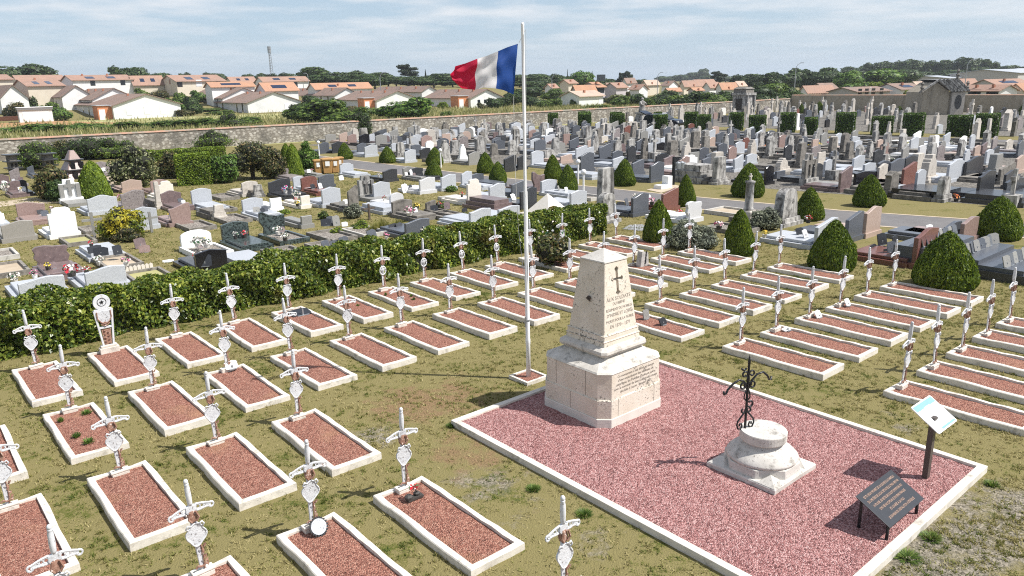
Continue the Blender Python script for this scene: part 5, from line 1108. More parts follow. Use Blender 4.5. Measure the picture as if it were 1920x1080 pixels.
def stele_at(loc, label, w, h, mat, style, group=None, rz=0.0, cross=False, name='stele'):
    """tall old stone: stepped base, tapered shaft, shaped top"""
    t = thing(name, label, 'headstone', loc, TH + rz, group); w, h = q5(w), q5(h); d = max(0.18, w * 0.32)
    link('base', cached(('sb', w, mat), lambda: MB().loft([(-0.05, w * 0.62, d * 0.95, 0.01), (0.14, w * 0.62, d * 0.95, 0.01), (0.15, w * 0.54, d * 0.75, 0.01), (0.30, w * 0.52, d * 0.7, 0.01)]).mesh('base', GRAN[mat])), t)
    def sh():
        a, b = w * 0.46, w * 0.38; z0, z1 = 0.30, h * 0.8
        if style == 'gable': P = [(-a, z0), (-b, z1), (-b * 1.25, z1), (-b * 1.25, z1 + 0.06), (0, h), (b * 1.25, z1 + 0.06), (b * 1.25, z1), (b, z1), (a, z0)]
        elif style == 'round': P = [(-a, z0), (-b, z1)] + [(b * math.cos(math.pi - math.pi * i / 10), z1 + (h - z1) * math.sin(math.pi * i / 10)) for i in range(11)] + [(a, z0)]
        elif style == 'step': P = [(-a, z0), (-b, z1 * 0.9), (-b * 0.8, z1 * 0.92), (-b * 0.75, z1 * 1.04), (-b * 0.45, z1 * 1.08), (-b * 0.35, h), (b * 0.35, h), (b * 0.45, z1 * 1.08), (b * 0.75, z1 * 1.04), (b * 0.8, z1 * 0.92), (b, z1 * 0.9), (a, z0)]
        else: P = [(-a, z0), (-b, h * 0.97), (-b * 0.9, h), (b * 0.9, h), (b, h * 0.97), (a, z0)]
        return MB().prism(P, -d / 2, d / 2).mesh('shaft', GRAN[mat])
    bevelled(link('shaft', cached(('ss', w, h, mat, style), sh), t), 0.015, 1)
    link('grave_bed', cached(('gb', w), lambda: MB().box(-w * 0.75, w * 0.75, d, 1.9, -0.05, 0.2).box(-w * 0.55, w * 0.55, d + 0.15, 1.7, 0.2, 0.34).mesh('bed', GRAN['grey brown'])), t)
    return t
def stele(label, xl, xr, yb, yt, mat='weathered', style='gable', **kw):
    p = at((xl + xr) / 2, yb); dx = pix(p + GB * 0.5)[0] - pix(p - GB * 0.5)[0]; p = p - GA * 0.12
    return stele_at((p.x, p.y, 0), label, min(1.2, (xr - xl) / dx), min(3.2, z_at(p, yt)), mat, style, **kw)
stele('tall lichened granite column behind the end of the hedge', 1125, 1153, 408, 314, 'weathered', 'flat')
stele('broad weathered block in front of the tall granite column', 1126, 1156, 418, 361, 'weathered', 'round')
stele('weathered white-grey stele before the road beside the silvery shrub', 1461, 1492, 422, 354, 'weathered', 'round')
stele('small beige stele with dark plaque among the left tombs', 403, 425, 412, 384, 'beige', 'flat')
stele('tall white cross-topped column beside the beige stepped tomb', 295, 305, 392, 341, 'beige', 'flat')
stele('grey weathered column beside the beige wave-topped tomb', 478, 496, 370, 347, 'weathered', 'flat')
t = thing('round_column', 'slim round stone column topped by a small cross before the road', 'column', at(1402, 420), TH)
hh = z_at(at(1402, 420), 325)
link('base', MB().loft([(-0.05, 0.28, 0.28, 0.01), (0.5, 0.24, 0.24, 0.02), (0.55, 0.2, 0.2, 0.03)]).mesh('base', GRAN['beige']), t)
link('shaft', MB().lathe([(0.19, 0.55), (0.2, 0.6), (0.165, 0.64), (0.15, hh * 0.80), (0.19, hh * 0.82), (0.19, hh * 0.85), (0.06, hh * 0.87)], 18).mesh('shaft', GRAN['weathered'], True), t)
link('cross', MB().box(-0.03, 0.03, -0.03, 0.03, hh * 0.865, hh).box(-0.10, 0.10, -0.028, 0.028, hh * 0.935, hh * 0.955).mesh('cross', GRAN['beige']), t)
# white pyramid
p = at(1027, 402); t = thing('pyramid_tomb', 'white stone pyramid behind the hedge', 'tomb', p, TH + 0.1); hh = z_at(p, 363)
link('pyramid', MB().loft([(-0.05, 0.78, 0.78, 0), (0.0, 0.78, 0.78, 0), (hh, 0.01, 0.01, 0)]).mesh('pyramid', GRAN['cream']), t)
link('base', MB().box(-0.9, 0.9, -0.9, 0.9, -0.05, 0.1).mesh('base', GRAN['beige']), t)
# cross monuments
def cross_mon(label, x, yb, yt, wpx, c1, c2):
    p = at(x, yb); w = px_m(p, wpx) / 2; h = z_at(p, yt); t = thing('cross_monument', label, 'tomb', (p.x, p.y, 0), TH)
    link('base', MB().box(-w * 1.15, w * 1.15, -0.2, 0.2, -0.05, h * 0.22).mesh('base', GRAN[c1]), t)
    link('back_panel', MB().prism([(-w, h * 0.22), (-w, h * 0.82), (-w * 0.6, h * 0.82), (-w * 0.55, h), (w * 0.55, h), (w * 0.6, h * 0.82), (w, h * 0.82), (w, h * 0.22)], 0.0, 0.14).mesh('panel', GRAN[c1]), t)
    link('cross', MB().prism([(-w * 0.16, h * 0.3), (-w * 0.16, h * 0.66), (-w * 0.5, h * 0.66), (-w * 0.5, h * 0.8), (-w * 0.16, h * 0.8), (-w * 0.16, h * 0.97), (w * 0.16, h * 0.97), (w * 0.16, h * 0.8), (w * 0.5, h * 0.8), (w * 0.5, h * 0.66), (w * 0.16, h * 0.66), (w * 0.16, h * 0.3)], -0.08, -0.001).mesh('cross', GRAN[c2]), t)
    for s in (-1, 1): link('pillar', MB().box(s * w * 0.8 - w * 0.2, s * w * 0.8 + w * 0.2, -0.1, -0.002, h * 0.22, h * 0.8).mesh('pillar', GRAN[c2]), t)
    link('surround', MB().box(-w * 1.1, w * 1.1, -1.9, -0.21, -0.05, 0.18).mesh('surround', GRAN['mid grey']), t); return t
cross_mon('white monument with grey cross relief beside the thuja cone', 135, 380, 336, 34, 'white', 'mid grey')
cross_mon('grey monument with cross relief in the middle of the left tombs', 688, 374, 329, 31, 'mid grey', 'weathered')
cross_mon('dark weathered cross monument just beyond the road', 1516, 346, 288, 40, 'weathered', 'grey brown')
def simple_cross(label, x, yb, yt, mat, th=0.05, name='grave_cross', group=None, arm=0.3):
    p = at(x, yb); h = z_at(p, yt); t = thing(name, label, 'cross', (p.x, p.y, 0), TH, group)
    M = GRAN.get(mat) or MATS[mat]
    link('upright', MB().box(-th, th, -th, th, -0.05, h).mesh('upright', M), t)
    for s in (-1, 1): link('arm', MB().box(*sorted((s * th, s * (th + h * arm))), -th * 0.9, th * 0.9, h * 0.66, h * 0.66 + th * 1.8).mesh('arm', M), t)
    return t
simple_cross('tall grey wooden cross on the grass right of the yellow and green shrub', 285, 436, 397, 'mid grey', 0.045)
simple_cross('thin grey cross in front of the yellow and green shrub', 178, 446, 398, 'mid grey', 0.05)
simple_cross('brown wooden cross by the golden grass', 693, 412, 382, 'bark', 0.035, arm=0.35)
# urn pyramid and columns at far left
def urn_tower(label, x, yb, yt, wpx, roofed):
    p = at(x, yb); w = px_m(p, wpx) / 2; h = z_at(p, yt); t = thing('urn_monument', label, 'monument', (p.x, p.y, 0), TH + 0.2)
    n = 3
    for i in range(n):
        z0, z1 = h * i / n, h * (i + 1) / n; k0, k1 = (1 - i / n * 0.85), (1 - (i + 1) / n * 0.85)
        link('tier', MB().loft([(z0 + 0.001 if i else -0.05, w * k0 * 0.9, w * k0 * 0.9, 0.05), (z1 - 0.07, w * k1 * 0.75 + w * 0.04, w * k1 * 0.75 + w * 0.04, 0.05)] if roofed else [(z0 + 0.001 if i else -0.05, w * 0.55, w * 0.55, 0.05), (z1 - 0.07, w * 0.55, w * 0.55, 0.05)]).mesh('tier', GRAN['pink' if roofed else 'grey brown']), t)
        kk = w * (k1 + 0.12) if roofed else w
        if not (roofed and i == n - 1): link('shelf', MB().loft([(z1 - 0.069, kk, kk, 0.1), (z1, kk, kk, 0.1)]).mesh('shelf', GRAN['charcoal']), t)
        for s in (-1, 1):
            if i < n - 1: link('niche', MB().box(s * w * 0.28 - w * 0.13, s * w * 0.28 + w * 0.13, -w * k0 * 0.9 - 0.01, -w * k0 * 0.5, z0 + 0.04, z1 - 0.16).mesh('niche', GRAN['black']), t)
    return t
urn_tower('pink pyramid-shaped urn monument with dark shelves', 142, 334, 280, 54, True)
urn_tower('dark urn column with shelves of flowers near the left edge', 27, 326, 289, 26, False)
urn_tower('brown urn column with dark top behind the shrubs', 93, 320, 287, 28, False)
# tomb with a host of plaques at the right edge
p = at(1880, 506); t = thing('plaque_tomb', 'wide dark tomb with rows of small standing plaques by the large yew', 'tomb', p, TH)
link('surround', MB().box(-1.5, 1.5, -1.0, 2.6, -0.05, 0.24).mesh('surround', GRAN['charcoal']), t)
for i in range(3): link('tier', MB().box(-1.42, 1.42, -0.9 + i * 1.1, 2.5, 0.242 + i * 0.12, 0.36 + i * 0.12).mesh('tier', GRAN['slate grey']), t)
for i in range(3):
    for j in range(8): plaque('memorial_plaque', f'small standing plaque on the wide dark tomb, {nth(j + 1)} in its {["front", "middle", "back"][i]} row', G(uv(1880, 506)[0] - 1.2 + j * 0.34, uv(1880, 506)[1] - 0.45 + i * 1.1, 0.36 + i * 0.12), TH + rng.uniform(-0.5, 0.5), 0.34, 0.34, GRAN['slate grey' if (i + j) % 2 else 'mid grey'], 0.3, 'plaques on the wide dark tomb')
# flowers, plaques and ornaments on the left tombs
for i, (x, y, c, r, pt, lb) in enumerate([(135, 518, 'red', 0.24, 'pot_dark', 'large pot of red and white flowers on the mauve-brown slab'), (163, 515, 'red', 0.13, 'pot_dark', 'small pot of red and white flowers beside the large one'), (28, 530, 'white', 0.2, 'pot_white', 'tall bunch of white flowers standing on the left grass'), (66, 522, 'pink', 0.14, 'pot_white', 'pink flowers behind the left pale speckled tomb'), (187, 497, 'white', 0.18, 'pot_white', 'white and green flowers in the old bordered plot'), (237, 498, 'pink', 0.16, 'pot_white', 'pink flowers near the scalloped edging'), (172, 464, 'red', 0.12, 'pot_dark', 'red flowers on the pale flat tomb'), (442, 448, 'white', 0.13, 'pot_dark', 'white flowers on the dark green tomb'), (459, 446, 'red', 0.15, 'pot_dark', 'red poinsettias on the dark green tomb'), (372, 462, 'white', 0.24, 'pot_white', 'heap of white flowers before the round-topped tomb'), (388, 464, 'white', 0.2, 'pot_white', 'second heap of white flowers by the round-topped tomb'), (535, 452, 'white', 0.16, 'pot_dark', 'dark vase of white and red flowers at the corner of the swooping tomb'), (521, 440, 'white', 0.18, 'pot_white', 'pale flowers at the foot of the swooping tomb'), (484, 493, 'yellow', 0.14, 'pot_dark', 'yellow and pink flowers just behind the hedge'), (535, 362, 'mixed', 0.22, 'pot_white', 'pink and blue flowers on the charcoal double tomb'), (556, 372, 'white', 0.22, 'pot_white', 'white flowers right of the pink and blue ones'), (558, 387, 'yellow', 0.14, 'pot_dark', 'yellow flowers before the small cream block'), (748, 392, 'white', 0.24, 'pot_dark', 'white flowers on the grey-brown engraved tomb'), (768, 404, 'pink', 0.26, 'pot_white', 'white and red flowers at the end of the grey-brown engraved tomb'), (782, 392, 'yellow', 0.16, 'pot_dark', 'yellow flowers right of the grey-brown engraved tomb'), (795, 440, 'white', 0.16, 'pot_dark', 'white and teal flowers behind the hedge by the slate tomb'), (725, 450, 'pink', 0.14, 'pot_white', 'pale pink flowers on a plot behind the hedge'), (227, 376, 'pink', 0.18, 'pot_dark', 'magenta flowers left of the mottled pink-grey tomb'), (97, 396, 'pink', 0.1, 'pot_white', 'single magenta flower behind the pink-brown engraved tomb'), (10, 358, 'white', 0.3, 'pot_white', 'mass of white flowers at the left edge'), (1190, 376, 'white', 0.16, 'pot_white', 'white flowers behind the slate blue tomb'), (1222, 384, 'pink', 0.18, 'pot_dark', 'white and pink flowers left of the red granite tomb'), (1234, 392, 'pink', 0.15, 'pot_dark', 'second pot of pink flowers left of the red granite tomb'), (1274, 404, 'red', 0.15, 'pot_dark', 'red and white flowers in a dark planter before the road yew'), (1222, 410, 'pink', 0.1, 'pot_dark', 'small pink flowers beside the end yew'), (1348, 430, 'pink', 0.2, 'pot_dark', 'purple and white flowers right of the silvery shrub'), (1372, 437, 'pink', 0.16, 'pot_dark', 'purple flowers left of the second yew'), (1433, 446, 'yellow', 0.14, 'pot_white', 'yellow flowers at the corner of the pale wide slab'), (1515, 418, 'red', 0.16, 'pot_dark', 'dark red flowers on the slab behind the pale slanted tomb')]):
    zz = 0.0 if 'grass' in lb or 'standing' in lb else 0.1 if 'plot' in lb or 'yew' in lb or 'hedge' in lb else 0.25
    bouquet('flower_pot', lb, at(x, y, zz), c, pt, r, 60)
for i, (x, y, w, h, m_, lb) in enumerate([(180, 474, 0.5, 0.26, 'dark_plaque', 'black wide plaque on the pale flat tomb'), (190, 480, 0.45, 0.3, 'dark_plaque', 'tilted black plaque in the middle of the pale flat tomb'), (222, 478, 0.28, 0.34, 'dark_plaque', 'standing black plaque at the right of the pale flat tomb'), (265, 466, 0.4, 0.4, GRAN['mauve brown'], 'small brown heart-topped stone on the grass'), (272, 474, 0.36, 0.28, GRAN['pink'], 'small reddish stone before the heart-topped one'), (316, 492, 0.35, 0.1, 'paper', 'white flat tablet lying on the grass'), (385, 500, 0.4, 0.4, 'dark_plaque', 'black arched plaque on the slab of the glossy black tomb'), (621, 423, 0.3, 0.4, GRAN['slate grey'], 'grey rounded stone near the lime bush'), (632, 424, 0.3, 0.45, GRAN['mid grey'], 'grey square stone near the lime bush'), (612, 424, 0.4, 0.3, 'dark_plaque', 'tilted dark slab near the lime bush'), (647, 425, 0.25, 0.2, GRAN['white'], 'white block near the blue-grey bush'), (612, 466, 0.35, 0.3, GRAN['slate grey'], 'left grey block on the plot behind the hedge'), (629, 466, 0.35, 0.3, GRAN['slate grey'], 'middle grey block on the plot behind the hedge'), (647, 464, 0.35, 0.4, GRAN['slate grey'], 'right grey block on the plot behind the hedge'), (701, 455, 0.5, 0.5, GRAN['slate grey'], 'dark heart-shaped stone just behind the hedge'), (740, 438, 0.4, 0.4, GRAN['charcoal'], 'charcoal block left of the slate tomb at the hedge'), (752, 436, 0.4, 0.4, GRAN['charcoal'], 'charcoal block touching the slate tomb at the hedge'), (872, 398, 0.3, 0.2, 'dark_plaque', 'tiny black sign on the grass left of the brown three-tier tomb'), (641, 338, 0.35, 0.3, 'paper', 'white block behind the slate wave-topped tomb'), (815, 397, 0.35, 0.3, 'dark_plaque', 'black plaque on the mottled brown stele plot'), (728, 366, 0.4, 0.5, 'paper', 'left of two small white stones near the cross monument'), (761, 362, 0.4, 0.5, 'paper', 'right of two small white stones near the cross monument'), (1165, 395, 0.4, 0.4, 'dark_plaque', 'black square plaque left of the slate blue tomb'), (1178, 392, 0.35, 0.5, GRAN['slate grey'], 'dark oval plaque left of the slate blue tomb'), (1500, 440, 0.3, 0.25, 'dark_plaque', 'open book plaque on the pale wide slab'), (1515, 450, 0.25, 0.3, 'dark_plaque', 'dark plaque near the pale slanted headstone'), (1655, 460, 0.4, 0.4, 'dark_plaque', 'standing plaque on the polished red-brown slab'), (1680, 462, 0.35, 0.35, 'dark_plaque', 'second plaque on the polished red-brown slab'), (1640, 478, 0.45, 0.35, 'dark_plaque', 'left open plaque on the front ledge of the red-brown tomb'), (1668, 486, 0.4, 0.35, 'dark_plaque', 'right open plaque on the front ledge of the red-brown tomb'), (60, 408, 0.4, 0.3, GRAN['mid grey'], 'grey ornament before the pink-brown engraved tomb'), (76, 408, 0.4, 0.25, 'paper', 'white ornament before the pink-brown engraved tomb')]):
    zz = 0.25 if 'slab ' in lb or 'slab' == lb[-4:] or 'flat tomb' in lb else 0.1 if 'plot' in lb else 0.0
    pp = at(x, y, zz); plaque('memorial_plaque', lb, pp, TH + rng.uniform(-0.4, 0.4), w, h, m_, 0.25)
# ---------------------------------------------------------------- the field of tombs beyond the road
taken = []
def note(p): taken.append((p.dot(GB), -p.dot(GA)))
FRONT = [  # xl, xr, ybase, ytop, colour, style, facing, label
 (599, 618, 288, 267, 'slate grey', 'wave', '-', 'slate tomb at the start of the far road verge, by the lamp'), (624, 644, 287, 266, 'charcoal', 'wave', '-', 'charcoal tomb left of the first far-verge yew'),
 (671, 688, 290, 268, 'slate grey', 'wave', '-', 'slate tomb right of the first far-verge yew'), (685, 709, 294, 271, 'light grey', 'wave', '-', 'pale wave-topped tomb right of the first far-verge yew'),
 (760, 781, 305, 280, 'light grey', 'wave', '-', 'pale tomb on the far verge just right of the second yew'), (772, 790, 287, 271, 'slate grey', 'arch', '-', 'slate tomb behind the pale one right of the second far-verge yew'), (789, 808, 297, 277, 'charcoal', 'wave', '-', 'charcoal tomb left of the third far-verge yew'),
 (799, 814, 283, 264, 'white', 'shoulder', '-', 'white stepped tomb left of the third far-verge yew'), (735, 749, 284, 268, 'light grey', 'arch', '-', 'pale tomb behind the second far-verge yew'),
 (880, 900, 309, 284, 'mid grey', 'wave', '-', 'stone grey tomb left of the fourth far-verge yew'), (947, 968, 322, 290, 'charcoal', 'slant', '-', 'dark slanted tomb left of the flagpole line, beyond the road'), (972, 988, 318, 288, 'charcoal', 'slant', '-', 'dark slanted tomb behind the flagpole, beyond the road'),
 (997, 1020, 312, 282, 'light grey', 'arch', '+', 'pale tomb with red flowers right of the flagpole, beyond the road'), (1089, 1114, 322, 286, 'slate grey', 'wave', '-', 'tall slate tomb with high dark slab beyond the road lamps'), (1052, 1073, 306, 290, 'peach', 'slant', '-', 'pink low tomb above the fifth far-verge yew'),
 (1097, 1114, 292, 275, 'light grey', 'slant', '-', 'pale tomb behind the tall slate one'), (1150, 1170, 314, 294, 'light grey', 'slant', '-', 'pale slanted tomb left of the sixth far-verge yew'), (1186, 1208, 328, 299, 'slate grey', 'slant', '-', 'slate slanted tomb right of the sixth far-verge yew'),
 (1220, 1245, 341, 303, 'slate grey', 'wave', '-', 'big slate tomb on the far verge left of the watering point'), (1245, 1265, 317, 291, 'mauve brown', 'slant', '-', 'mauve brown tomb behind the big slate one'), (1279, 1307, 322, 290, 'white', 'shoulder', '-', 'brilliant white stepped tomb beyond the road'),
 (1317, 1338, 325, 295, 'slate grey', 'peak', '-', 'slate peaked tomb right of the brilliant white one'), (1376, 1393, 322, 290, 'light grey', 'fan', '-', 'pale flared tomb left of the large far-verge yew'), (1400, 1419, 310, 288, 'light grey', 'peak', '-', 'pale peaked tomb above the large far-verge yew'),
 (1435, 1450, 346, 310, 'black', 'arch', '-', 'black upright tomb right of the large far-verge yew'), (1546, 1564, 330, 298, 'light grey', 'arch', '-', 'pale tomb right of the dark cross monument'), (1600, 1620, 320, 291, 'light grey', 'wave', '-', 'pale wave-topped tomb above the black wide stone'),
 (1620, 1641, 328, 304, 'light grey', 'peak', '-', 'pale peaked tomb just above the black wide stone'), (1646, 1667, 334, 301, 'slate grey', 'arch', '-', 'first of two slate tombs left of the red stepped stone'), (1668, 1694, 332, 297, 'slate grey', 'wave', '-', 'second of two slate tombs left of the red stepped stone'), (1696, 1718, 326, 291, 'charcoal', 'peak', '-', 'charcoal tomb above the red stepped stone'),
 (1777, 1809, 340, 298, 'light grey', 'ogee', '-', 'large pale tomb left of the dark green one, beyond the road'), (1808, 1843, 334, 294, 'charcoal', 'wave', '+', 'large dark tomb with flowers behind it, beyond the road'), (1834, 1862, 370, 320, 'charcoal', 'wave', '-', 'dark tomb nearest the road left of the right-edge yew'),
 (1874, 1901, 342, 307, 'grey brown', 'slant', '-', 'rough brown slanted tomb near the right edge'), (1904, 1926, 324, 290, 'peach', 'ogee', '-', 'pink tomb at the right edge beyond the road'), (1592, 1656, 348, 320, 'black', 'wave_l', '+', 'wide black tomb with pink flowers behind a road yew'), (1878, 1926, 365, 333, 'charcoal', 'ogee', '+', 'wide charcoal rounded tomb at the right edge'),
 (1692, 1716, 352, 305, 'red brown', 'slant', '-', 'red granite stepped tomb beyond the road'), (1456, 1472, 334, 321, 'slate grey', 'flat', '-', 'small slate tomb left of the dark cross monument'), (1022, 1042, 300, 280, 'weathered', 'round', '-', 'old weathered rounded tomb behind the pale one right of the flagpole')]
for xl, xr, yb, yt, c, s, f_, lb in FRONT:
    o = tomb(lb, xl, xr, yb, yt, c, s, f_, group='tombs along the far side of the road'); note(o.location)
for xl, xr, yb, yt, m_, s, lb in [(745, 761, 294, 266, 'weathered', 'round', 'brown weathered stele left of the pale far-verge tomb'), (826, 846, 305, 262, 'weathered', 'step', 'tall white-grey stele with base right of the third far-verge yew'), (863, 876, 300, 270, 'white', 'step', 'white stepped stele left of the fourth far-verge yew'), (921, 936, 298, 269, 'grey brown', 'round', 'dark ornate stele above the fourth far-verge yew'), (955, 970, 290, 262, 'weathered', 'round', 'weathered round stele above the dark slanted tombs'),
     (1341, 1361, 345, 293, 'weathered', 'flat', 'tall weathered stele on the far verge left of the large yew'), (1460, 1477, 322, 297, 'beige', 'step', 'small whitish stele left of the dark cross monument'), (1734, 1752, 340, 290, 'beige', 'step', 'tall whitish stele right of the red stepped stone'), (1715, 1730, 322, 288, 'beige', 'flat', 'whitish stele behind the tall one by the red stone'), (1860, 1877, 324, 289, 'mid grey', 'flat', 'tall grey stele right of the large dark tomb')]:
    o = stele(lb, xl, xr, yb, yt, m_, s, group='old stelae along the far side of the road'); note(o.location)
ABOUT = {'slate grey': 'slate grey granite', 'charcoal': 'charcoal granite', 'light grey': 'pale grey granite', 'mid grey': 'stone grey', 'pink grey': 'mottled pink-grey granite', 'mauve brown': 'mauve-brown granite', 'pink': 'pinkish granite', 'white': 'bright white', 'black': 'black granite', 'peach': 'peach granite', 'red brown': 'red-brown granite', 'beige': 'beige stone', 'pale grey': 'pale speckled granite', 'dark green': 'dark green granite'}
STY = {'wave': 'wave-topped', 'wave_l': 'reverse-wave', 'peak': 'peaked', 'round': 'round-topped', 'arch': 'arched', 'flat': 'flat-topped', 'shoulder': 'stepped', 'slant': 'slanted', 'ogee': 'hump-topped', 'fan': 'flared', 'gable': 'gabled', 'step': 'stepped'}
cols_ = ['slate grey'] * 6 + ['light grey'] * 6 + ['charcoal'] * 4 + ['mid grey'] * 3 + ['pink grey', 'mauve brown', 'pink', 'pink', 'white', 'white', 'black', 'peach', 'red brown', 'beige', 'pale grey']
stys_ = ['wave'] * 4 + ['wave_l', 'peak', 'peak', 'arch', 'arch', 'round', 'flat', 'shoulder', 'slant', 'slant', 'ogee', 'fan']
WALLP = lambda u: 77.2 - 0.064 * u                       # v of the left rubble wall
def inview(p, h):
    x, y = pix((p.x, p.y, h)); return -10 < x < 1930
R2 = random.Random(77)
count = {'t': 0, 's': 0, 'c': 0}
def bq(p, s):
    if R2.random() < 0.30: bouquet('flower_pot', FL.pop() if FL else 'x', p, R2.choice(['red', 'pink', 'orange', 'white', 'yellow']), R2.choice(['pot_dark', 'pot_white']), 0.2, 30, group='flower pots among the far tombs')
row = 0; u = 36.2; FLN = 0
while u < 64:
    row += 1; v = WALLP(u) - 3.4; k = 0
    while v > 8:
        p = G(u + R2.uniform(-0.25, 0.25), v + R2.uniform(-0.35, 0.35))
        near_t = any((p.dot(GB) - a) ** 2 / 1.3 ** 2 + (-p.dot(GA) - b) ** 2 / 2.3 ** 2 < 1 for a, b in taken)
        if inview(p, 0.8) and not near_t and R2.random() < 0.97:
            k += 1; w, h = R2.uniform(0.85, 1.25), R2.uniform(0.75, 1.2)
            q = R2.random(); old = 0.27 if u < 50 else 0.36
            wh = f'{nth(k)} from the rubble wall, {nth(row)} row beyond road'
            if q < old:
                m_ = R2.choice(['weathered'] * 4 + ['grey brown', 'grey brown', 'beige']); s = R2.choice(['gable', 'round', 'step', 'flat', 'round']); stele_at(p, f'{"dark " if m_ == "grey brown" else "pale " if m_ == "beige" else "weathered "}{STY[s]} stele, {wh}', w * 0.85, R2.uniform(1.05, 1.6), m_, s, 'old stelae in the far tomb field', R2.uniform(-0.04, 0.04))
                count['s'] += 1
            elif q < old + 0.04:
                t = thing('grave_cross', f'weathered stone cross, {wh}', 'cross', p, TH, 'stone crosses in the far tomb field'); hh = R2.uniform(1.4, 1.9)
                link('pedestal', cached(('cp',), lambda: MB().box(-0.35, 0.35, -0.3, 0.3, -0.05, 0.5).mesh('pedestal', GRAN['weathered'])), t)
                link('cross', cached(('cc', round(hh, 1)), lambda: MB().prism([(-0.09, 0.5), (-0.08, hh * 0.7), (-0.3, hh * 0.7), (-0.3, hh * 0.8), (-0.08, hh * 0.8), (-0.07, hh), (0.07, hh), (0.08, hh * 0.8), (0.3, hh * 0.8), (0.3, hh * 0.7), (0.08, hh * 0.7), (0.09, 0.5)], -0.07, 0.07).mesh('cross', GRAN['weathered'])), t); count['c'] += 1
            else:
                c, s = R2.choice(cols_), R2.choice(stys_); tomb_at(p, f'{ABOUT[c]} {STY[s]} tomb, {wh}', w, h, c, s, '-' if R2.random() < 0.8 else '+', group='granite tombs in the far tomb field', rz=R2.uniform(-0.05, 0.05)); count['t'] += 1
            if R2.random() < 0.24:
                FLN += 1; bouquet('flower_pot', f'pot of {["bright", "faded", "fresh"][FLN % 3]} flowers by tomb {wh}', G(p.dot(GB) + R2.uniform(-.3, .3), -p.dot(GA) - 0.5, 0.02), R2.choice(['red', 'pink', 'orange', 'white', 'yellow']), R2.choice(['pot_dark', 'pot_white']), 0.2, 30, group='flower pots among the far tombs')
        v -= 2.45
    u += 1.98
# beyond the second path: each one only a few pixels, so single meshes
u = 76.5; row = 0
while u < 117:
    row += 1; v = WALLP(u) - 3.0; k = 0
    while v > 10:
        p = G(u + R2.uniform(-0.4, 0.4), v + R2.uniform(-0.6, 0.6))
        x_, y_ = pix(p)
        chap = 1722 < x_ < 1808 and u > 92 or 1366 < x_ < 1412 and u > 105
        if inview(p, 0.8) and not chap and R2.random() < 0.93:
            k += 1; q = R2.random(); wh = f'{nth(k)} from left, {nth(row)} row behind clipped evergreens'
            if q < 0.34:
                w, h = R2.choice([0.8, 1.0]), R2.choice([1.3, 1.6, 2.1]); m_ = R2.choice(['weathered', 'weathered', 'beige', 'grey brown']); s = R2.choice(['gable', 'round', 'step'])
                def sh():
                    b = MB(); a = w / 2; b.prism([(-a, -0.05), (-a, 0.3), (-a * 0.8, 0.34), (-a * 0.7, h * 0.8)] + {'gable': [(-a * 0.8, h * 0.84), (0, h), (a * 0.8, h * 0.84)], 'round': [(-a * 0.5, h * 0.93), (0, h), (a * 0.5, h * 0.93)], 'step': [(-a * 0.35, h * 0.86), (-a * 0.3, h), (a * 0.3, h), (a * 0.35, h * 0.86)]}[s] + [(a * 0.7, h * 0.8), (a * 0.8, 0.34), (a, 0.3), (a, -0.05)], -0.15, 0.15); return b.mesh('pillar_stone', GRAN[m_])
                o = link('pillar_stone', cached(('ps', w, h, m_, s), sh)); tag(o, f'{"pale" if m_ == "beige" else "dark" if m_ == "grey brown" else "weathered"} {STY[s]} pillar stone, {wh}', 'headstone', 'pillar stones beyond the second path')
            elif q < 0.42:
                hh = R2.choice([1.8, 2.4]); o = link('tall_cross', cached(('tc', hh), lambda: MB().prism([(-0.35, -0.05), (-0.35, 0.6), (-0.1, 0.65), (-0.09, hh * 0.72), (-0.3, hh * 0.72), (-0.3, hh * 0.81), (-0.09, hh * 0.81), (-0.08, hh), (0.08, hh), (0.09, hh * 0.81), (0.3, hh * 0.81), (0.3, hh * 0.72), (0.09, hh * 0.72), (0.1, 0.65), (0.35, 0.6), (0.35, -0.05)], -0.12, 0.12).mesh('tall_cross', GRAN['beige']))); tag(o, f'tall pale stone cross, {wh}', 'cross', 'tall crosses beyond the second path')
            else:
                c, s = R2.choice(cols_), R2.choice(['wave', 'peak', 'arch', 'round']); w, h = R2.choice([0.9, 1.1]), R2.choice([0.9, 1.1])
                o = link('headstone', cached(('fh', w, h, c, s), lambda: MB().prism(prof(s, w, h), -0.09, 0.09).mesh('headstone', GRAN[c]))); tag(o, f'{ABOUT[c]} {STY[s]} headstone, {wh}', 'headstone', 'headstones beyond the second path')
            o.location = p; o.rotation_euler = (0, 0, TH + R2.uniform(-0.1, 0.1))
        v -= 3.1
    u += 3.3
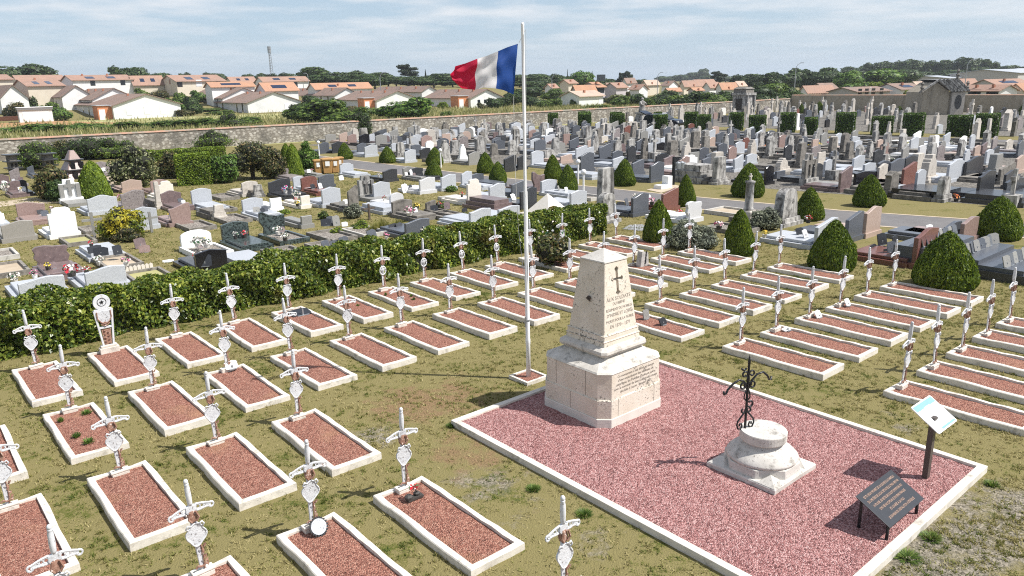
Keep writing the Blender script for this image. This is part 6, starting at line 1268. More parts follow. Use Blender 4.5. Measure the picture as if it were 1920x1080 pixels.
# between the second path's evergreens and along the left wall: a few large old monuments
for x, yb, yt, wp, m_, s, lb in [(1829, 268, 221, 16, 'beige', 'gable', 'large gabled white-grey stele before the last evergreens'), (1850, 270, 222, 11, 'beige', 'flat', 'slim pale column before the last evergreen'), (1640, 262, 226, 14, 'weathered', 'gable', 'old weathered stele in front of the evergreen row'), (1664, 264, 228, 11, 'beige', 'step', 'pale stele with yellow lichen in front of the evergreen row'), (1505, 262, 234, 14, 'weathered', 'step', 'clustered old pillars stele left of the small round evergreen'), (1887, 245, 205, 22, 'beige', 'gable', 'large white monument stele behind the last evergreens'), (1494, 244, 213, 9, 'white', 'flat', 'bright white slab stele right of a clipped evergreen'), (1310, 262, 236, 10, 'beige', 'round', 'pale round stele below the paired evergreens'), (1115, 288, 254, 16, 'weathered', 'step', 'first of three tall weathered stelae in the middle of the field'), (1157, 292, 258, 18, 'weathered', 'step', 'second of three tall weathered stelae in the middle of the field'), (1208, 300, 258, 16, 'grey brown', 'step', 'third of three tall weathered stelae in the middle of the field'), (1252, 292, 250, 14, 'weathered', 'flat', 'grey stone cross-like pillar right of the three tall stelae')]:
    pp = at(x, yb); stele_at((pp.x, pp.y, 0), lb, px_m(pp, wp) * 1.15, z_at(pp, yt), m_, s, 'large old stelae')

# statue monument, mausoleum, chapel
p = at(1203, 236); t = thing('statue_monument', 'old stone statue on a tall pedestal before the rubble wall', 'statue', (p.x, p.y, 0), TH); h = z_at(p, 183)
link('pedestal', MB().loft([(-0.05, 1.6, 1.2, 0.05), (0.5, 1.6, 1.2, 0.05), (0.51, 0.75, 0.75, 0.1), (h * 0.42, 0.5, 0.5, 0.08), (h * 0.44, 0.65, 0.65, 0.08), (h * 0.48, 0.65, 0.65, 0.08)]).mesh('pedestal', GRAN['weathered']), t)
z = h * 0.48; k = h * 0.52
mb = MB(); mb.lathe([(0.42, z), (0.36, z + k * 0.2), (0.30, z + k * 0.45), (0.34, z + k * 0.62), (0.30, z + k * 0.74), (0.12, z + k * 0.80), (0.10, z + k * 0.83), (0.17, z + k * 0.88), (0.17, z + k * 0.94), (0.06, z + k)], 14)
mb.tube([(0.28, 0, z + k * 0.72), (0.5, -0.15, z + k * 0.6), (0.55, -0.3, z + k * 0.45)], [0.12, 0.1, 0.07], 8); mb.tube([(-0.28, 0, z + k * 0.72), (-0.42, -0.2, z + k * 0.55), (-0.2, -0.36, z + k * 0.5)], [0.12, 0.1, 0.08], 8)
link('statue', mb.mesh('statue', GRAN['weathered'], True), t)
p = at(1392, 217); t = thing('mausoleum', 'weathered stone mausoleum with dark doorway rising above the rubble wall', 'mausoleum', (p.x, p.y, 0), TH); h = z_at(p, 163); w = px_m(p, 32) / 2
link('body', MB().loft([(-0.05, w, w, 0.02), (0.8, w, w, 0.02), (0.81, w * 0.9, w * 0.9, 0.05), (h * 0.72, w * 0.88, w * 0.88, 0.05)]).mesh('body', GRAN['weathered']), t)
link('cornice', MB().loft([(h * 0.722, w * 1.05, w * 1.05, 0.02), (h * 0.80, w * 1.05, w * 1.05, 0.02)]).mesh('cornice', GRAN['weathered']), t)
link('roof', MB().loft([(h * 0.802, w * 0.85, w * 0.85, 0.02), (h * 0.93, w * 0.8, w * 0.8, 0.02), (h * 0.935, w * 0.9, w * 0.9, 0.05), (h, w * 0.6, w * 0.6, 0.1)]).mesh('roof', GRAN['grey brown']), t)
link('doorway', MB().box(-w * 0.93, -w * 0.89, -0.5, 0.5, 0.85, h * 0.6).mesh('doorway', GRAN['black']), t)
for s in (-1, 1): link('column', MB().lathe([(0.2, 0.8), (0.16, 1.0), (0.15, h * 0.66), (0.22, h * 0.71)], 10, 0, T(s * w * 0.75, -w * 1.02, 0)).mesh('column', GRAN['weathered']), t)
# chapel: gable seen at the left, slabbed roof to the right
p = at(1775, 215); t = thing('chapel_tomb', 'stone chapel tomb with gabled slab roof and pale round-window front', 'chapel', (p.x, p.y, 0), math.radians(-4)); k = px_m(p, 1)
wl, wr = -48 * k, 26 * k; e, rg = z_at(p, 172), z_at(p, 152); dp = 5.0
link('body', MB().prism([(wl, -0.05), (wl, e), ((wl) / 2, rg - 0.15), (0.0, e), (0.0, -0.05)], 0, dp).mesh('body', MATS['block_wall'].name), t)
link('side_wing', MB().box(0.003, wr, 0.2, dp - 0.2, -0.05, e - 0.05).mesh('wing', 'block_wall'), t)
o = link('roof', MB().prism([(wl - 0.5, e - 0.1), (wl / 2, rg), (0.3, e - 0.05), (0.3, e + 0.15), (wl / 2, rg + 0.25), (wl - 0.5, e + 0.1)], -0.4, -0.001).mesh('gable_coping', GRAN['weathered']), t)
mb = MB(); mb.add([(wl / 2, -0.4, rg + 0.2), (wr * 0.35, -0.4 + 0.0, rg + 0.25), (wr + 0.4, -0.5, e), (0.1, -0.5, e), (wl / 2, dp, rg + 0.2), (wr * 0.35, dp, rg + 0.25), (wr + 0.4, dp, e), (0.1, dp, e)], [(0, 3, 2, 1), (4, 5, 6, 7), (1, 2, 6, 5), (0, 1, 5, 4)])
link('roof_slope', mb.mesh('roof_slope', 'roof_lead'), t)
for i in range(6):
    f_ = i / 5; a = Vector((wl / 2 + (wr * 0.35 - wl / 2) * f_, -0.42, rg + 0.26)); b = Vector((0.1 + (wr + 0.3) * f_, -0.55, e + 0.08)); link('roof_rib', MB().tube([a, b], 0.17, 4).mesh('rib', GRAN['weathered']), t)
link('front', MB().box(0.3, wr + 0.1, -0.25, 0.19, -0.05, e - 0.1).mesh('front', GRAN['beige']), t)
link('round_window', MB().lathe([(0.55, 0), (0.55, 0.06)], 18, 0, T((wr + 0.4) / 2, -0.252, e * 0.55) @ Matrix.Rotation(math.pi / 2, 4, 'X') @ Matrix.Diagonal((0.8, 1.7, 1, 1))).mesh('window', GRAN['charcoal']), t)
for x, z_ in ((wr * 0.35, rg + 0.2), (wr + 0.2, e), (wl - 0.3, e)): link('finial', MB().lathe([(0.22, z_), (0.15, z_ + 0.4), (0.28, z_ + 0.6), (0.1, z_ + 0.8), (0.24, z_ + 1.1), (0.02, z_ + 1.4)], 8, 0, T(x, -0.3, 0)).mesh('finial', GRAN['grey brown']), t)

# ---------------------------------------------------------------- cemetery walls
def wall(name, label, pts, h, mat, th=0.5, cop=None):
    t = thing(name, label, 'wall', pts[0]); o0 = Vector(pts[0]); mb = MB(); cp = MB()
    for a, b in zip(pts[:-1], pts[1:]):
        a, b = Vector(a) - o0, Vector(b) - o0; d = (b - a).normalized(); n = Vector((-d.y, d.x, 0)) * th / 2
        n_ = max(1, int((b - a).length / 6)); r = random.Random(int(a.x * 3))
        for i in range(n_):
            p0, p1 = a + (b - a) * (i / n_), a + (b - a) * ((i + 1) / n_)
        V = [a - n, b - n, b + n, a + n]; mb.add([(q.x, q.y, -0.1) for q in V] + [(q.x, q.y, h) for q in V], [(0, 1, 5, 4), (1, 2, 6, 5), (2, 3, 7, 6), (3, 0, 4, 7), (4, 5, 6, 7)])
        n *= 1.25; V = [a - n, b - n, b + n, a + n]; m_ = [(a), (b)]
        cp.add([(q.x, q.y, h + 0.005) for q in V] + [(a.x, a.y, h + 0.14), (b.x, b.y, h + 0.14)], [(0, 1, 5, 4), (2, 3, 4, 5), (0, 4, 3), (1, 2, 5), (0, 3, 2, 1)])
    link('masonry', mb.mesh('masonry', mat), t); link('coping', cp.mesh('coping', cop or 'coping_tile'), t); return t
WL = [G(u, WALLP(u)) for u in (-25, 5, 30, 55, 70, 90, 105, 121)]
wall('rubble_wall', 'long rubble stone wall with orange tile coping on the left of the cemetery', WL, 1.72, 'rubble_wall')
c0 = G(121, WALLP(121)); cr = at(2050, 213)
wall('block_wall', 'brown block wall closing the far end of the cemetery', [c0 + Vector((0.3, 0, 0)), c0 + (cr - c0) * 0.5, cr], 2.3, 'block_wall', 0.35, 'coping_tile')
# ---------------------------------------------------------------- houses beyond the walls
def terr(p):
    D = math.hypot(p.x, p.y); az = math.atan2(p.x, p.y); ss = lambda t: min(max(t, 0), 1) ** 2 * (3 - 2 * min(max(t, 0), 1))
    return (4.2 * ss((D - 182) / 62) + min(max(D - 244, 0) * 0.006, 3.0)) * (1 - ss((az + 0.02) / 0.12))
hb = MB(); ds = [176, 190, 205, 220, 235, 250, 300, 400, 600, 900]; azs = np.linspace(-1.3, 0.14, 40)
hb.add([(d * math.sin(a), d * math.cos(a), terr(Vector((d * math.sin(a), d * math.cos(a), 0))) + 0.006) for d in ds for a in azs], [(i * 40 + j, i * 40 + j + 1, (i + 1) * 40 + j + 1, (i + 1) * 40 + j) for i in range(len(ds) - 1) for j in range(39)])
me_ = hb.mesh('terrain', 'lawn')
if me_.polygons[0].normal.z < 0: me_.flip_normals()
kind(link('terrain', me_), 'structure')
def house(label, x0, D, gdir, ldir, xg, xl, ye, yr, wall_='wall_white', roof='roof_brown', win=(), solar=False, y0=None, annex=None, chim=2, name='house', gy=None):
    """near corner at picture column x0; gable wall runs along gdir to column xg, long wall along ldir to column xl"""
    P = at(x0, y0) if y0 else col_at(x0, D)
    zb = 0.0 if y0 else terr(P)
    def run(deg, x):
        d = Vector((math.cos(math.radians(deg)), math.sin(math.radians(deg)), 0)); lo, hi = 0.5, 90.0; s = 1 if pix(P + d)[0] > pix(P)[0] else -1
        for _ in range(30):
            m_ = (lo + hi) / 2
            if (pix(P + d * m_)[0] - x) * s < 0: lo = m_
            else: hi = m_
        return d, lo
    dg, w = run(gdir, xg); dl, L = run(ldir, xl); w, L = min(w, 22), min(L, 60)
    e = z_at(P, ye) - zb; rgd = z_at(P + dg * (w / 2), yr) - zb; e = max(2.2, e); rgd = max(e + 0.6, rgd)
    t = thing(name, label, 'house', (P.x, P.y, zb))
    # local axes: x along gable wall, y along the long wall
    M = Matrix(((dg.x, dl.x, 0, 0), (dg.y, dl.y, 0, 0), (0, 0, 1, 0), (0, 0, 0, 1))); flip = dg.x * dl.y - dg.y * dl.x < 0
    def mk(nm, mb, mt, par=t):
        v = [tuple(M @ Vector(q)) for q in mb.v]; f_ = [tuple(reversed(q)) for q in mb.f] if flip else mb.f; b = MB(); b.v = v; b.f = f_; b.m = mb.m; return link(nm, b.mesh(nm, mt), par)
    mk('wall', MB().prism([(0, -0.1), (0, e), (w / 2, rgd - 0.02), (w, e), (w, -0.1)], 0, L), wall_)
    sl = (rgd - e) / (w / 2); o = 0.45; th = 0.16
    rf = mk('roof', MB().prism([(-o, e - sl * o + 0.02), (w / 2, rgd + 0.02), (w + o, e - sl * o + 0.02), (w + o, e - sl * o + th), (w / 2, rgd + th), (-o, e - sl * o + th)], -0.35, L + 0.35), roof)
    r = random.Random(int(x0 * 7))
    for i in range(chim):
        y = L * (i + 0.6) / (chim + 0.4); x = w * 0.5 - 1.2; z = rgd - sl * 1.2; mk('chimney', MB().box(x - 0.2, x + 0.2, y - 0.2, y + 0.2, z - 0.1, z + 0.65), 'terracotta', rf)
    if solar:
        for i in range(1 if solar == 1 else solar):
            y0_ = L * (0.25 + 0.35 * i); l_ = L * (0.45 if solar == 1 else 0.14); x1, x2 = w * 0.10, w * 0.30
            z = lambda x: e + sl * x + th + 0.06
            mk('solar_panel', MB().add([(x1, y0_, z(x1)), (x2, y0_, z(x2)), (x2, y0_ + l_, z(x2)), (x1, y0_ + l_, z(x1)), (x1, y0_, z(x1) - 0.1), (x2, y0_, z(x2) - 0.1), (x2, y0_ + l_, z(x2) - 0.1), (x1, y0_ + l_, z(x1) - 0.1)], [(0, 1, 2, 3), (4, 7, 6, 5), (0, 4, 5, 1), (1, 5, 6, 2), (2, 6, 7, 3), (3, 7, 4, 0)]), 'solar', rf)
    if zb > 1.5: win = [(f_, a, ww, max(0.3, z0 - zb), max(1.4, z1 - zb), mt) for f_, a, ww, z0, z1, mt in win]
    for q in win:                                        # (face, along fraction, width, z0, z1, material)
        f_, a, ww, z0, z1, mt = q
        if f_ == 'g': c = a * w; b = MB().box(c - ww / 2, c + ww / 2, -0.04, 0.02, z0, z1)
        else: c = a * L; b = MB().box(-0.04, 0.02, c - ww / 2, c + ww / 2, z0, z1)
        mk('door' if z0 < 0.15 else 'window', b, mt)
    if annex:
        a0, a1, d_, hz = annex
        an = mk('annex', MB().box(-d_, -0.005, a0, a1, -0.1, hz), 'wall_orange'); mk('annex_roof', MB().box(-d_ - 0.2, 0.0, a0 - 0.2, a1 + 0.2, hz + 0.002, hz + 0.12), 'roof_metal', an); mk('annex_door', MB().box(-d_ + 0.2, -d_ + 1.3, a0 - 0.04, a0 + 0.02, 0, 2.0), 'shutter_white', an)
    return t
S, GD = 'shutter_white', 'glass_dark'
gw = [('g', 0.22, 0.95, 0.7, 2.2, S), ('g', 0.48, 0.95, 0.7, 2.2, S), ('g', 0.72, 0.95, 0.7, 2.2, S)]
lw = [('l', 0.12, 0.8, 0.3, 2.2, GD), ('l', 0.25, 0.8, 0.3, 2.2, GD), ('l', 0.6, 0.8, 0.5, 2.2, GD), ('l', 0.75, 0.8, 0.5, 2.2, GD)]
house('white house with three shuttered windows in its gable and an orange annex', 215, 0, 40, 130, 341, 143, 199, 177, win=gw + lw, y0=224, annex=(1.0, 5.0, 2.6, 2.7))
house('white house unit directly behind the three-window gable', 178, 196, 40, 130, 262, 134, 187, 166, win=lw, chim=3)
house('white house with small gable behind the two garden trees at left', 122, 206, 40, 130, 180, 20, 181, 161, win=lw, chim=3)
house('second white terraced house, gable facing the meadow', 466, 0, 36, 126, 566, 392, 193, 173, win=[('g', 0.72, 1.0, 0.1, 1.9, S)] + lw, y0=213, chim=3)
house('white terraced house unit behind the second gable', 420, 200, 36, 126, 500, 352, 184, 165, win=lw, chim=3)
house('white terraced house with peaked gable behind the big bush', 629, 202, 36, 126, 676, 537, 179, 165, win=lw, chim=3)
house('white terraced house with orange annex behind the light green bush', 707, 0, 34, 124, 786, 634, 190, 171, win=[], y0=207, annex=(1.0, 4.5, 2.6, 2.7), chim=3)
house('white terraced house roof behind the dark round tree', 792, 206, 34, 124, 822, 700, 172, 162, win=[], chim=3)
house('white terraced house with two small gable windows and orange annex, beside the flag', 883, 0, 34, 124, 943, 797, 185, 168, win=[('g', 0.25, 0.7, 1.0, 1.8, GD), ('g', 0.45, 0.7, 1.0, 1.8, GD)], y0=203, annex=(1.0, 4.5, 2.6, 2.7), chim=3)
house('long two-storey house with white wall and skylights', 146, 235, 130, 42, 125, 258, 151, 142, 'wall_white', 'roof_red', [('l', 0.32, 1.2, 7, 8.3, GD), ('l', 0.82, 1.2, 7, 8.3, GD)], solar=2, chim=2)
house('low-roofed house joined to the long two-storey one', 258, 238, 130, 42, 250, 314, 158, 143, 'wall_cream', 'roof_red', solar=2, chim=0)
house('cream two-storey house with grey gable', 338, 230, 130, 42, 308, 428, 153, 142, 'wall_cream', 'roof_red', [('g', 0.4, 1.2, 7, 8.3, GD), ('l', 0.06, 1.4, 6.2, 7.6, GD), ('l', 0.45, 1.6, 6.2, 8, S), ('l', 0.85, 1.4, 6.2, 7.6, GD)], solar=2, chim=0)
house('reddish-roofed house between the cream one and the mast', 440, 250, 130, 42, 428, 486, 154, 145, 'wall_cream', 'roof_red', [('l', 0.8, 1.4, 5.2, 6.6, GD)], solar=2, chim=0)
house('house with wide solar panels on an orange roof below the cream houses', 402, 205, 130, 42, 390, 482, 163, 155, 'wall_white', 'roof_orange', solar=1, chim=0)
house('red-roofed two-storey house under the radio mast', 498, 245, 130, 42, 484, 583, 153, 145, 'wall_white', 'roof_red', [('l', 0.7, 1.2, 5.5, 7, GD), ('l', 0.25, 1.2, 5.5, 7, GD)], solar=2, chim=0)
house('orange-roofed house with solar strip below the mast', 502, 200, 130, 42, 484, 562, 170, 156, 'wall_white', 'roof_orange', solar=1, chim=0)
house('orange roof with solar panels behind the white terrace', 594, 215, 130, 42, 580, 699, 167, 157, 'wall_white', 'roof_orange', solar=2, chim=1)
house('orange-roofed house at the left edge', 62, 215, 130, 42, 30, 130, 162, 150, 'wall_cream', 'roof_red', solar=2, chim=1)
house('far left orange roof behind the others', -20, 240, 130, 42, -40, 36, 150, 141, 'wall_cream', 'roof_red', chim=0)
house('orange roof between far left trees', 44, 255, 130, 42, 34, 132, 151, 142, 'wall_cream', 'roof_red', chim=0)
house('low house at the left edge with brown roof', 8, 200, 40, 130, 60, -60, 184, 160, 'wall_white', 'roof_brown', chim=2)
R = 'roof_red'
house('white two-storey house with orange roof and lilac gable', 1119, 190, 128, 40, 1091, 1134, 163, 155, 'wall_lilac', 'roof_orange', [('l', 0.5, 3, 5.3, 6.8, GD), ('l', 0.4, 3, 2.5, 4, GD)], chim=1)
house('grey-gabled house right of the lilac one', 1155, 200, 128, 40, 1134, 1176, 164, 156, 'wall_lilac', R, chim=1)
house('low pale-roofed house at the meadow edge', 1086, 168, 128, 40, 1052, 1131, 184, 172, 'wall_white', 'roof_pale', [('l', 0.9, 1.4, 0.4, 2, S)], chim=1)
house('orange-roofed low house behind the pale one', 1080, 182, 128, 40, 1072, 1117, 170, 161, 'wall_grey', 'roof_orange', chim=0)
house('white-gabled house with salmon roof among hedges', 1198, 210, 40, 128, 1214, 1180, 167, 159, 'wall_white', R, chim=1)
house('small high house with brown roof among trees', 1174, 260, 128, 40, 1166, 1192, 154, 147, 'wall_white', 'roof_brown', chim=1)
house('brown-roofed house with white gable end in the town', 1254, 260, 40, 128, 1271, 1240, 160, 152, 'wall_white', 'roof_brown', chim=1)
for i, (x0, D, xg, xl, ye, yr, w_, r_) in enumerate([(1212, 270, 1202, 1236, 158, 151, 'wall_cream', 'roof_pale'), (1282, 275, 1274, 1322, 160, 152, 'wall_cream', R), (1330, 255, 1318, 1350, 163, 155, 'wall_white', R), (1352, 240, 1342, 1382, 165, 156, 'wall_white', 'roof_orange'), (1384, 250, 1372, 1398, 160, 153, 'wall_white', 'roof_pale'), (1252, 225, 1246, 1276, 173, 166, 'wall_grey', 'roof_orange'), (1300, 225, 1290, 1318, 172, 165, 'wall_grey', 'roof_orange'), (1304, 300, 1296, 1340, 155, 150, 'wall_white', R), (1140, 250, 1132, 1160, 162, 156, 'wall_cream', 'roof_brown'), (1066, 230, 1050, 1082, 156, 150, 'wall_cream', R), (1034, 215, 1022, 1046, 164, 158, 'wall_white', R)]):
    house(f'small distant town house with {["tan", "salmon", "red", "bright orange", "pale", "orange", "low orange", "flat-looking red", "brown", "rusty", "small red"][i]} roof, {nth(i + 1)} of the town cluster', x0, D, 128, 40, xg, xl, ye, yr, w_, r_, chim=1)
house('grey-gabled salmon-roofed house left of the far wall corner houses', 1512, 172, 110, 22, 1497, 1563, 180, 160 + 2, 'wall_white', R, [('l', 0.6, 1.2, 0.8, 2.2, GD)], chim=0)
house('low brown-roofed house behind the salmon one', 1545, 200, 110, 22, 1518, 1570, 168, 157, 'wall_grey', 'roof_brown', chim=0)
house('brown-roofed house with grey gable and white front behind the far wall', 1604, 165, 110, 22, 1552, 1666, 177, 165, 'wall_grey', 'roof_brown', [('l', q, 0.9, 1.6, 2.8, GD) for q in (0.1, 0.3, 0.5, 0.75)], chim=0)
house('grey-gabled house with solar panels and white front', 1686, 172, 110, 22, 1637, 1728, 168, 156 + 2, 'wall_white', 'roof_brown', solar=1, chim=1)
house('long pale beige roof behind the chapel', 1720, 205, 110, 22, 1700, 1760, 163, 154, 'wall_cream', 'roof_pale', chim=0)
house('long salmon roof with white gable right of the chapel', 1870, 160, 20, 112, 1904, 1796, 178, 160, 'wall_white', R, [('l', q, 1.6, 1.5, 2.4, GD) for q in (0.12, 0.2, 0.55, 0.66)], chim=2)
house('orange-roofed house at the right edge', 1915, 165, 112, 20, 1889, 1960, 169, 158, 'wall_cream', 'roof_orange', chim=0)
house('salmon roof with grey gable above the right houses', 1866, 205, 112, 20, 1818, 1930, 160, 150, 'wall_grey', R, solar=1, chim=1)
house('orange roof peeking behind the chapel ridge', 1800, 210, 112, 20, 1780, 1832, 160, 149, 'wall_cream', R, chim=1)
house('large grey warehouse with low gable behind the right houses', 1905, 290, 150, 40, 1778, 1990, 137, 131, 'wall_grey', 'roof_metal', chim=0, name='warehouse')
house('second warehouse with pale roof at the right edge', 1940, 330, 150, 40, 1860, 2020, 136, 129, 'wall_white', 'roof_metal', chim=0, name='warehouse')
house('long low industrial building left of the warehouse', 1775, 280, 150, 40, 1684, 1800, 147, 143, 'wall_grey', 'roof_metal', chim=0, name='warehouse')
p = col_at(70, 176); t = thing('garden_shed', 'white flat-roofed shed beside the work site', 'shed', p, math.radians(36))
link('wall', MB().box(-2.8, 2.8, 0, 3, -0.05, 2.3).mesh('wall', 'wall_white'), t); link('fascia', MB().box(-3, 3, -0.2, 3.2, 2.302, 2.75).mesh('fascia', 'roof_lead'), t); link('roof', MB().box(-3.05, 3.05, -0.25, 3.25, 2.752, 2.85).mesh('roof', 'shutter_white'), t); link('opening', MB().box(-2.2, 2.2, -0.03, 0.02, 0.1, 2.1).mesh('opening', 'shutter_white'), t)
p = at(10, 228); t = thing('red_skip', 'dark red flat container on the work site at the left edge', 'container', p, math.radians(35)); link('body', MB().loft([(0.2, 2.2, 0.9, 0.05), (1.0, 2.5, 1.1, 0.05)]).mesh('body', GRAN['red brown']), t); link('bed', MB().box(2.55, 6, -0.8, 0.8, 0.5, 0.8).mesh('bed', GRAN['red brown']), t)

# ---------------------------------------------------------------- trees
def tree_proto(seed, kind_):
    r = random.Random(seed)
    if kind_ == 'broad':
        bl = [(r.uniform(-.25, .25), r.uniform(-.25, .25), 0.62, 0.34, 0.34, 0.30)]
        for i in range(13): a = r.uniform(0, 6.28); q = r.uniform(0.15, 0.36); z = r.uniform(0.34, 0.84); k = r.uniform(0.12, 0.22) * (1.1 - 0.5 * abs(z - 0.55)); bl.append((q * math.cos(a), q * math.sin(a), z, k, k, k * 0.85))
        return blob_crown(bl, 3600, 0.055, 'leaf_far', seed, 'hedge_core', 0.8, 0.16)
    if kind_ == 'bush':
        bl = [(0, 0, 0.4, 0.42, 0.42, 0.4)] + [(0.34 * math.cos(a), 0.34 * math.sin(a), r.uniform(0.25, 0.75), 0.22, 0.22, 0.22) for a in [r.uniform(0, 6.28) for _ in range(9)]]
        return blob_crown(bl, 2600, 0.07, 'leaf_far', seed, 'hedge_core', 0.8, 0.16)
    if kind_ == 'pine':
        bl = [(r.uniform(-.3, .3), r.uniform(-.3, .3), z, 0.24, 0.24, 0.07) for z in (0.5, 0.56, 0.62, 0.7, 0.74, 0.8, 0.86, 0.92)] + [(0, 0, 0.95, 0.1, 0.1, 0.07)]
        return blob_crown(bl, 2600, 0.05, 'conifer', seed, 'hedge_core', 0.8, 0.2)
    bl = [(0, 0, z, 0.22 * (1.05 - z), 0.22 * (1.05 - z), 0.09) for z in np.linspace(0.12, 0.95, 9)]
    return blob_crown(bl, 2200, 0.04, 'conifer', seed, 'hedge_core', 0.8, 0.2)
PROT = {k: [tree_proto(s + 20, k) for s in range(4 if k == 'broad' else 2)] for k in ('broad', 'bush', 'pine', 'spire')}
TRUNK = MB().lathe([(0.035, -0.01), (0.022, 0.12), (0.018, 0.4), (0.006, 0.7)], 8).mesh('trunk', 'bark')
TI = 0
def tree(x, ytop, D, wpx, knd='broad', label='', mat=None, group=None, name='tree'):
    global TI; TI += 1
    p = col_at(x, D); p.z = terr(p); h = z_at(p, ytop) - p.z; w = px_m(p, wpx) * (1.45 if knd == 'broad' and 200 < D < 340 else 1.2 if knd in ('broad', 'bush') else 1.0)
    t = thing(name, label, 'tree' if knd != 'bush' else 'shrub', p, rng.uniform(0, 6), group); t.scale = (w, w, h)
    me = PROT[knd][TI % len(PROT[knd])]
    if mat:
        key = ('tm', me.name, mat)
        if key not in CACHE: c = me.copy(); c.materials[0] = MATS[mat]; CACHE[key] = c
        me = CACHE[key]
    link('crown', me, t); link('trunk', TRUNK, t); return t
for x, yt, D, w, k, m_, lb in [
 (52, 119, 320, 80, 'broad', None, 'large spreading tree behind the far left roofs'), (16, 130, 310, 36, 'broad', None, 'smaller tree left of the large spreading one'), (244, 121, 300, 46, 'broad', 'leaf_dark', 'dark round tree rising behind the long roof'), (294, 134, 330, 36, 'broad', None, 'low tree right of the dark round one'), (320, 136, 420, 26, 'broad', None, 'bluish distant tree above the cream house'), (352, 135, 400, 28, 'broad', None, 'distant tree above the cream house roof'), (398, 134, 420, 30, 'broad', None, 'distant tree right of the cream house'), (420, 135, 430, 24, 'broad', None, 'small distant tree right of the cream house'), (470, 138, 430, 30, 'broad', None, 'distant tree left of the radio mast'), (505, 136, 420, 36, 'broad', None, 'distant tree under the radio mast'), (540, 135, 400, 40, 'broad', None, 'pale distant tree right of the radio mast'),
 (612, 122, 300, 62, 'broad', 'leaf_dark', 'tall dark tree at the left end of the tree belt'), (590, 132, 310, 40, 'broad', None, 'tree tucked left of the tall dark one'), (655, 132, 300, 50, 'broad', None, 'second tree of the belt behind the terraces'), (690, 137, 290, 44, 'broad', 'leaf_dark', 'third tree of the belt behind the terraces'), (730, 133, 300, 52, 'broad', None, 'fourth tree of the belt beside the street lamp'), (767, 121, 320, 44, 'pine', None, 'tall cedar in the tree belt left of the flag'), (800, 131, 330, 20, 'spire', None, 'slim spire conifer left of the flag'), (790, 141, 280, 46, 'broad', None, 'tree under the spire conifer'), (835, 135, 290, 50, 'broad', 'leaf_dark', 'dark tree behind the tip of the flag'), (870, 140, 290, 46, 'broad', None, 'tree behind the red stripe of the flag'), (910, 146, 280, 44, 'broad', 'leaf_dark', 'tree below the flag'), (955, 138, 290, 44, 'broad', None, 'tree behind the blue stripe of the flag'),
 (1000, 136, 290, 50, 'broad', None, 'tree right of the flagpole'), (1030, 138, 290, 40, 'broad', 'leaf_dark', 'dark tree right of the flagpole behind the street lamp'), (1060, 140, 280, 36, 'broad', None, 'tree left of the bright green one'), (1090, 130, 260, 46, 'broad', 'leaf_bright', 'bright green tall tree behind the town houses'), (1064, 131, 300, 14, 'spire', None, 'slim conifer left of the bright green tree'), (1111, 135, 280, 14, 'spire', None, 'slim conifer right of the bright green tree'), (1135, 146, 330, 40, 'broad', None, 'distant tree right of the conifers'), (1162, 137, 300, 22, 'pine', None, 'left of two dark umbrella pines in the town'), (1174, 134, 300, 24, 'pine', None, 'right of two dark umbrella pines in the town'), (1205, 148, 400, 34, 'broad', None, 'distant tree right of the two pines'),
 (1345, 134, 330, 34, 'pine', 'conifer', 'cedar standing in front of the distant hill'), (1392, 138, 300, 44, 'broad', None, 'dark tree before the hill right of the cedar'), (1427, 135, 300, 44, 'broad', None, 'second dark tree before the hill'), (1460, 134, 240, 50, 'broad', None, 'tall tree left of the street lamp'), (1500, 126, 260, 40, 'broad', 'leaf_dark', 'dark tree right of the street lamp'), (1530, 130, 260, 50, 'broad', None, 'pale green tree right of the dark one'), (1565, 122, 280, 44, 'broad', 'leaf_dark', 'dark rounded tree of the right wood edge'), (1590, 134, 230, 40, 'broad', 'leaf_bright', 'light green tree behind the brown-roofed house'), (1625, 128, 250, 70, 'broad', 'leaf_bright', 'bright crown at the edge of the right wood'), (1665, 126, 260, 60, 'broad', None, 'dull green tree in front of the right wood'), (1632, 152, 200, 34, 'bush', 'leaf_lime', 'yellow-green bush behind the solar roof'), (1600, 150, 200, 50, 'bush', 'leaf_bright', 'light bush behind the grey gable'), (1709, 168, 165, 28, 'bush', 'leaf_yellow', 'yellowish dark bush between the far wall and the chapel'), (1702, 147, 210, 8, 'spire', None, 'thin dark cypress before the industrial building')]:
    tree(x, yt, D, w, k, lb, m_)
for i, (x, yt, D, w) in enumerate([(1296, 134, 900, 30), (1318, 128, 900, 26), (1250, 142, 850, 40), (1275, 139, 850, 36), (1360, 141, 700, 50), (1600, 124, 520, 50), (1640, 114, 520, 44), (1665, 112, 520, 44), (1690, 110, 500, 46), (1712, 110, 500, 44), (1738, 112, 500, 44), (1757, 112, 520, 34), (1785, 108, 500, 44), (1808, 106, 500, 46), (1834, 108, 500, 44), (1852, 114, 520, 40), (1880, 120, 520, 40), (1905, 124, 520, 40), (1625, 120, 540, 40), (1560, 132, 560, 50), (1520, 134, 600, 50), (1440, 140, 700, 60), (1400, 144, 700, 60), (1340, 140, 800, 40), (1930, 122, 520, 40), (1895, 134, 420, 26), (1755, 133, 420, 50), (1700, 132, 420, 56), (1800, 128, 440, 56), (1840, 126, 440, 50)]):
    tree(x, yt, D, w, 'broad', f'far wood tree on the right skyline, {nth(i + 1)} of the belt', None, 'trees of the far wood on the right skyline')
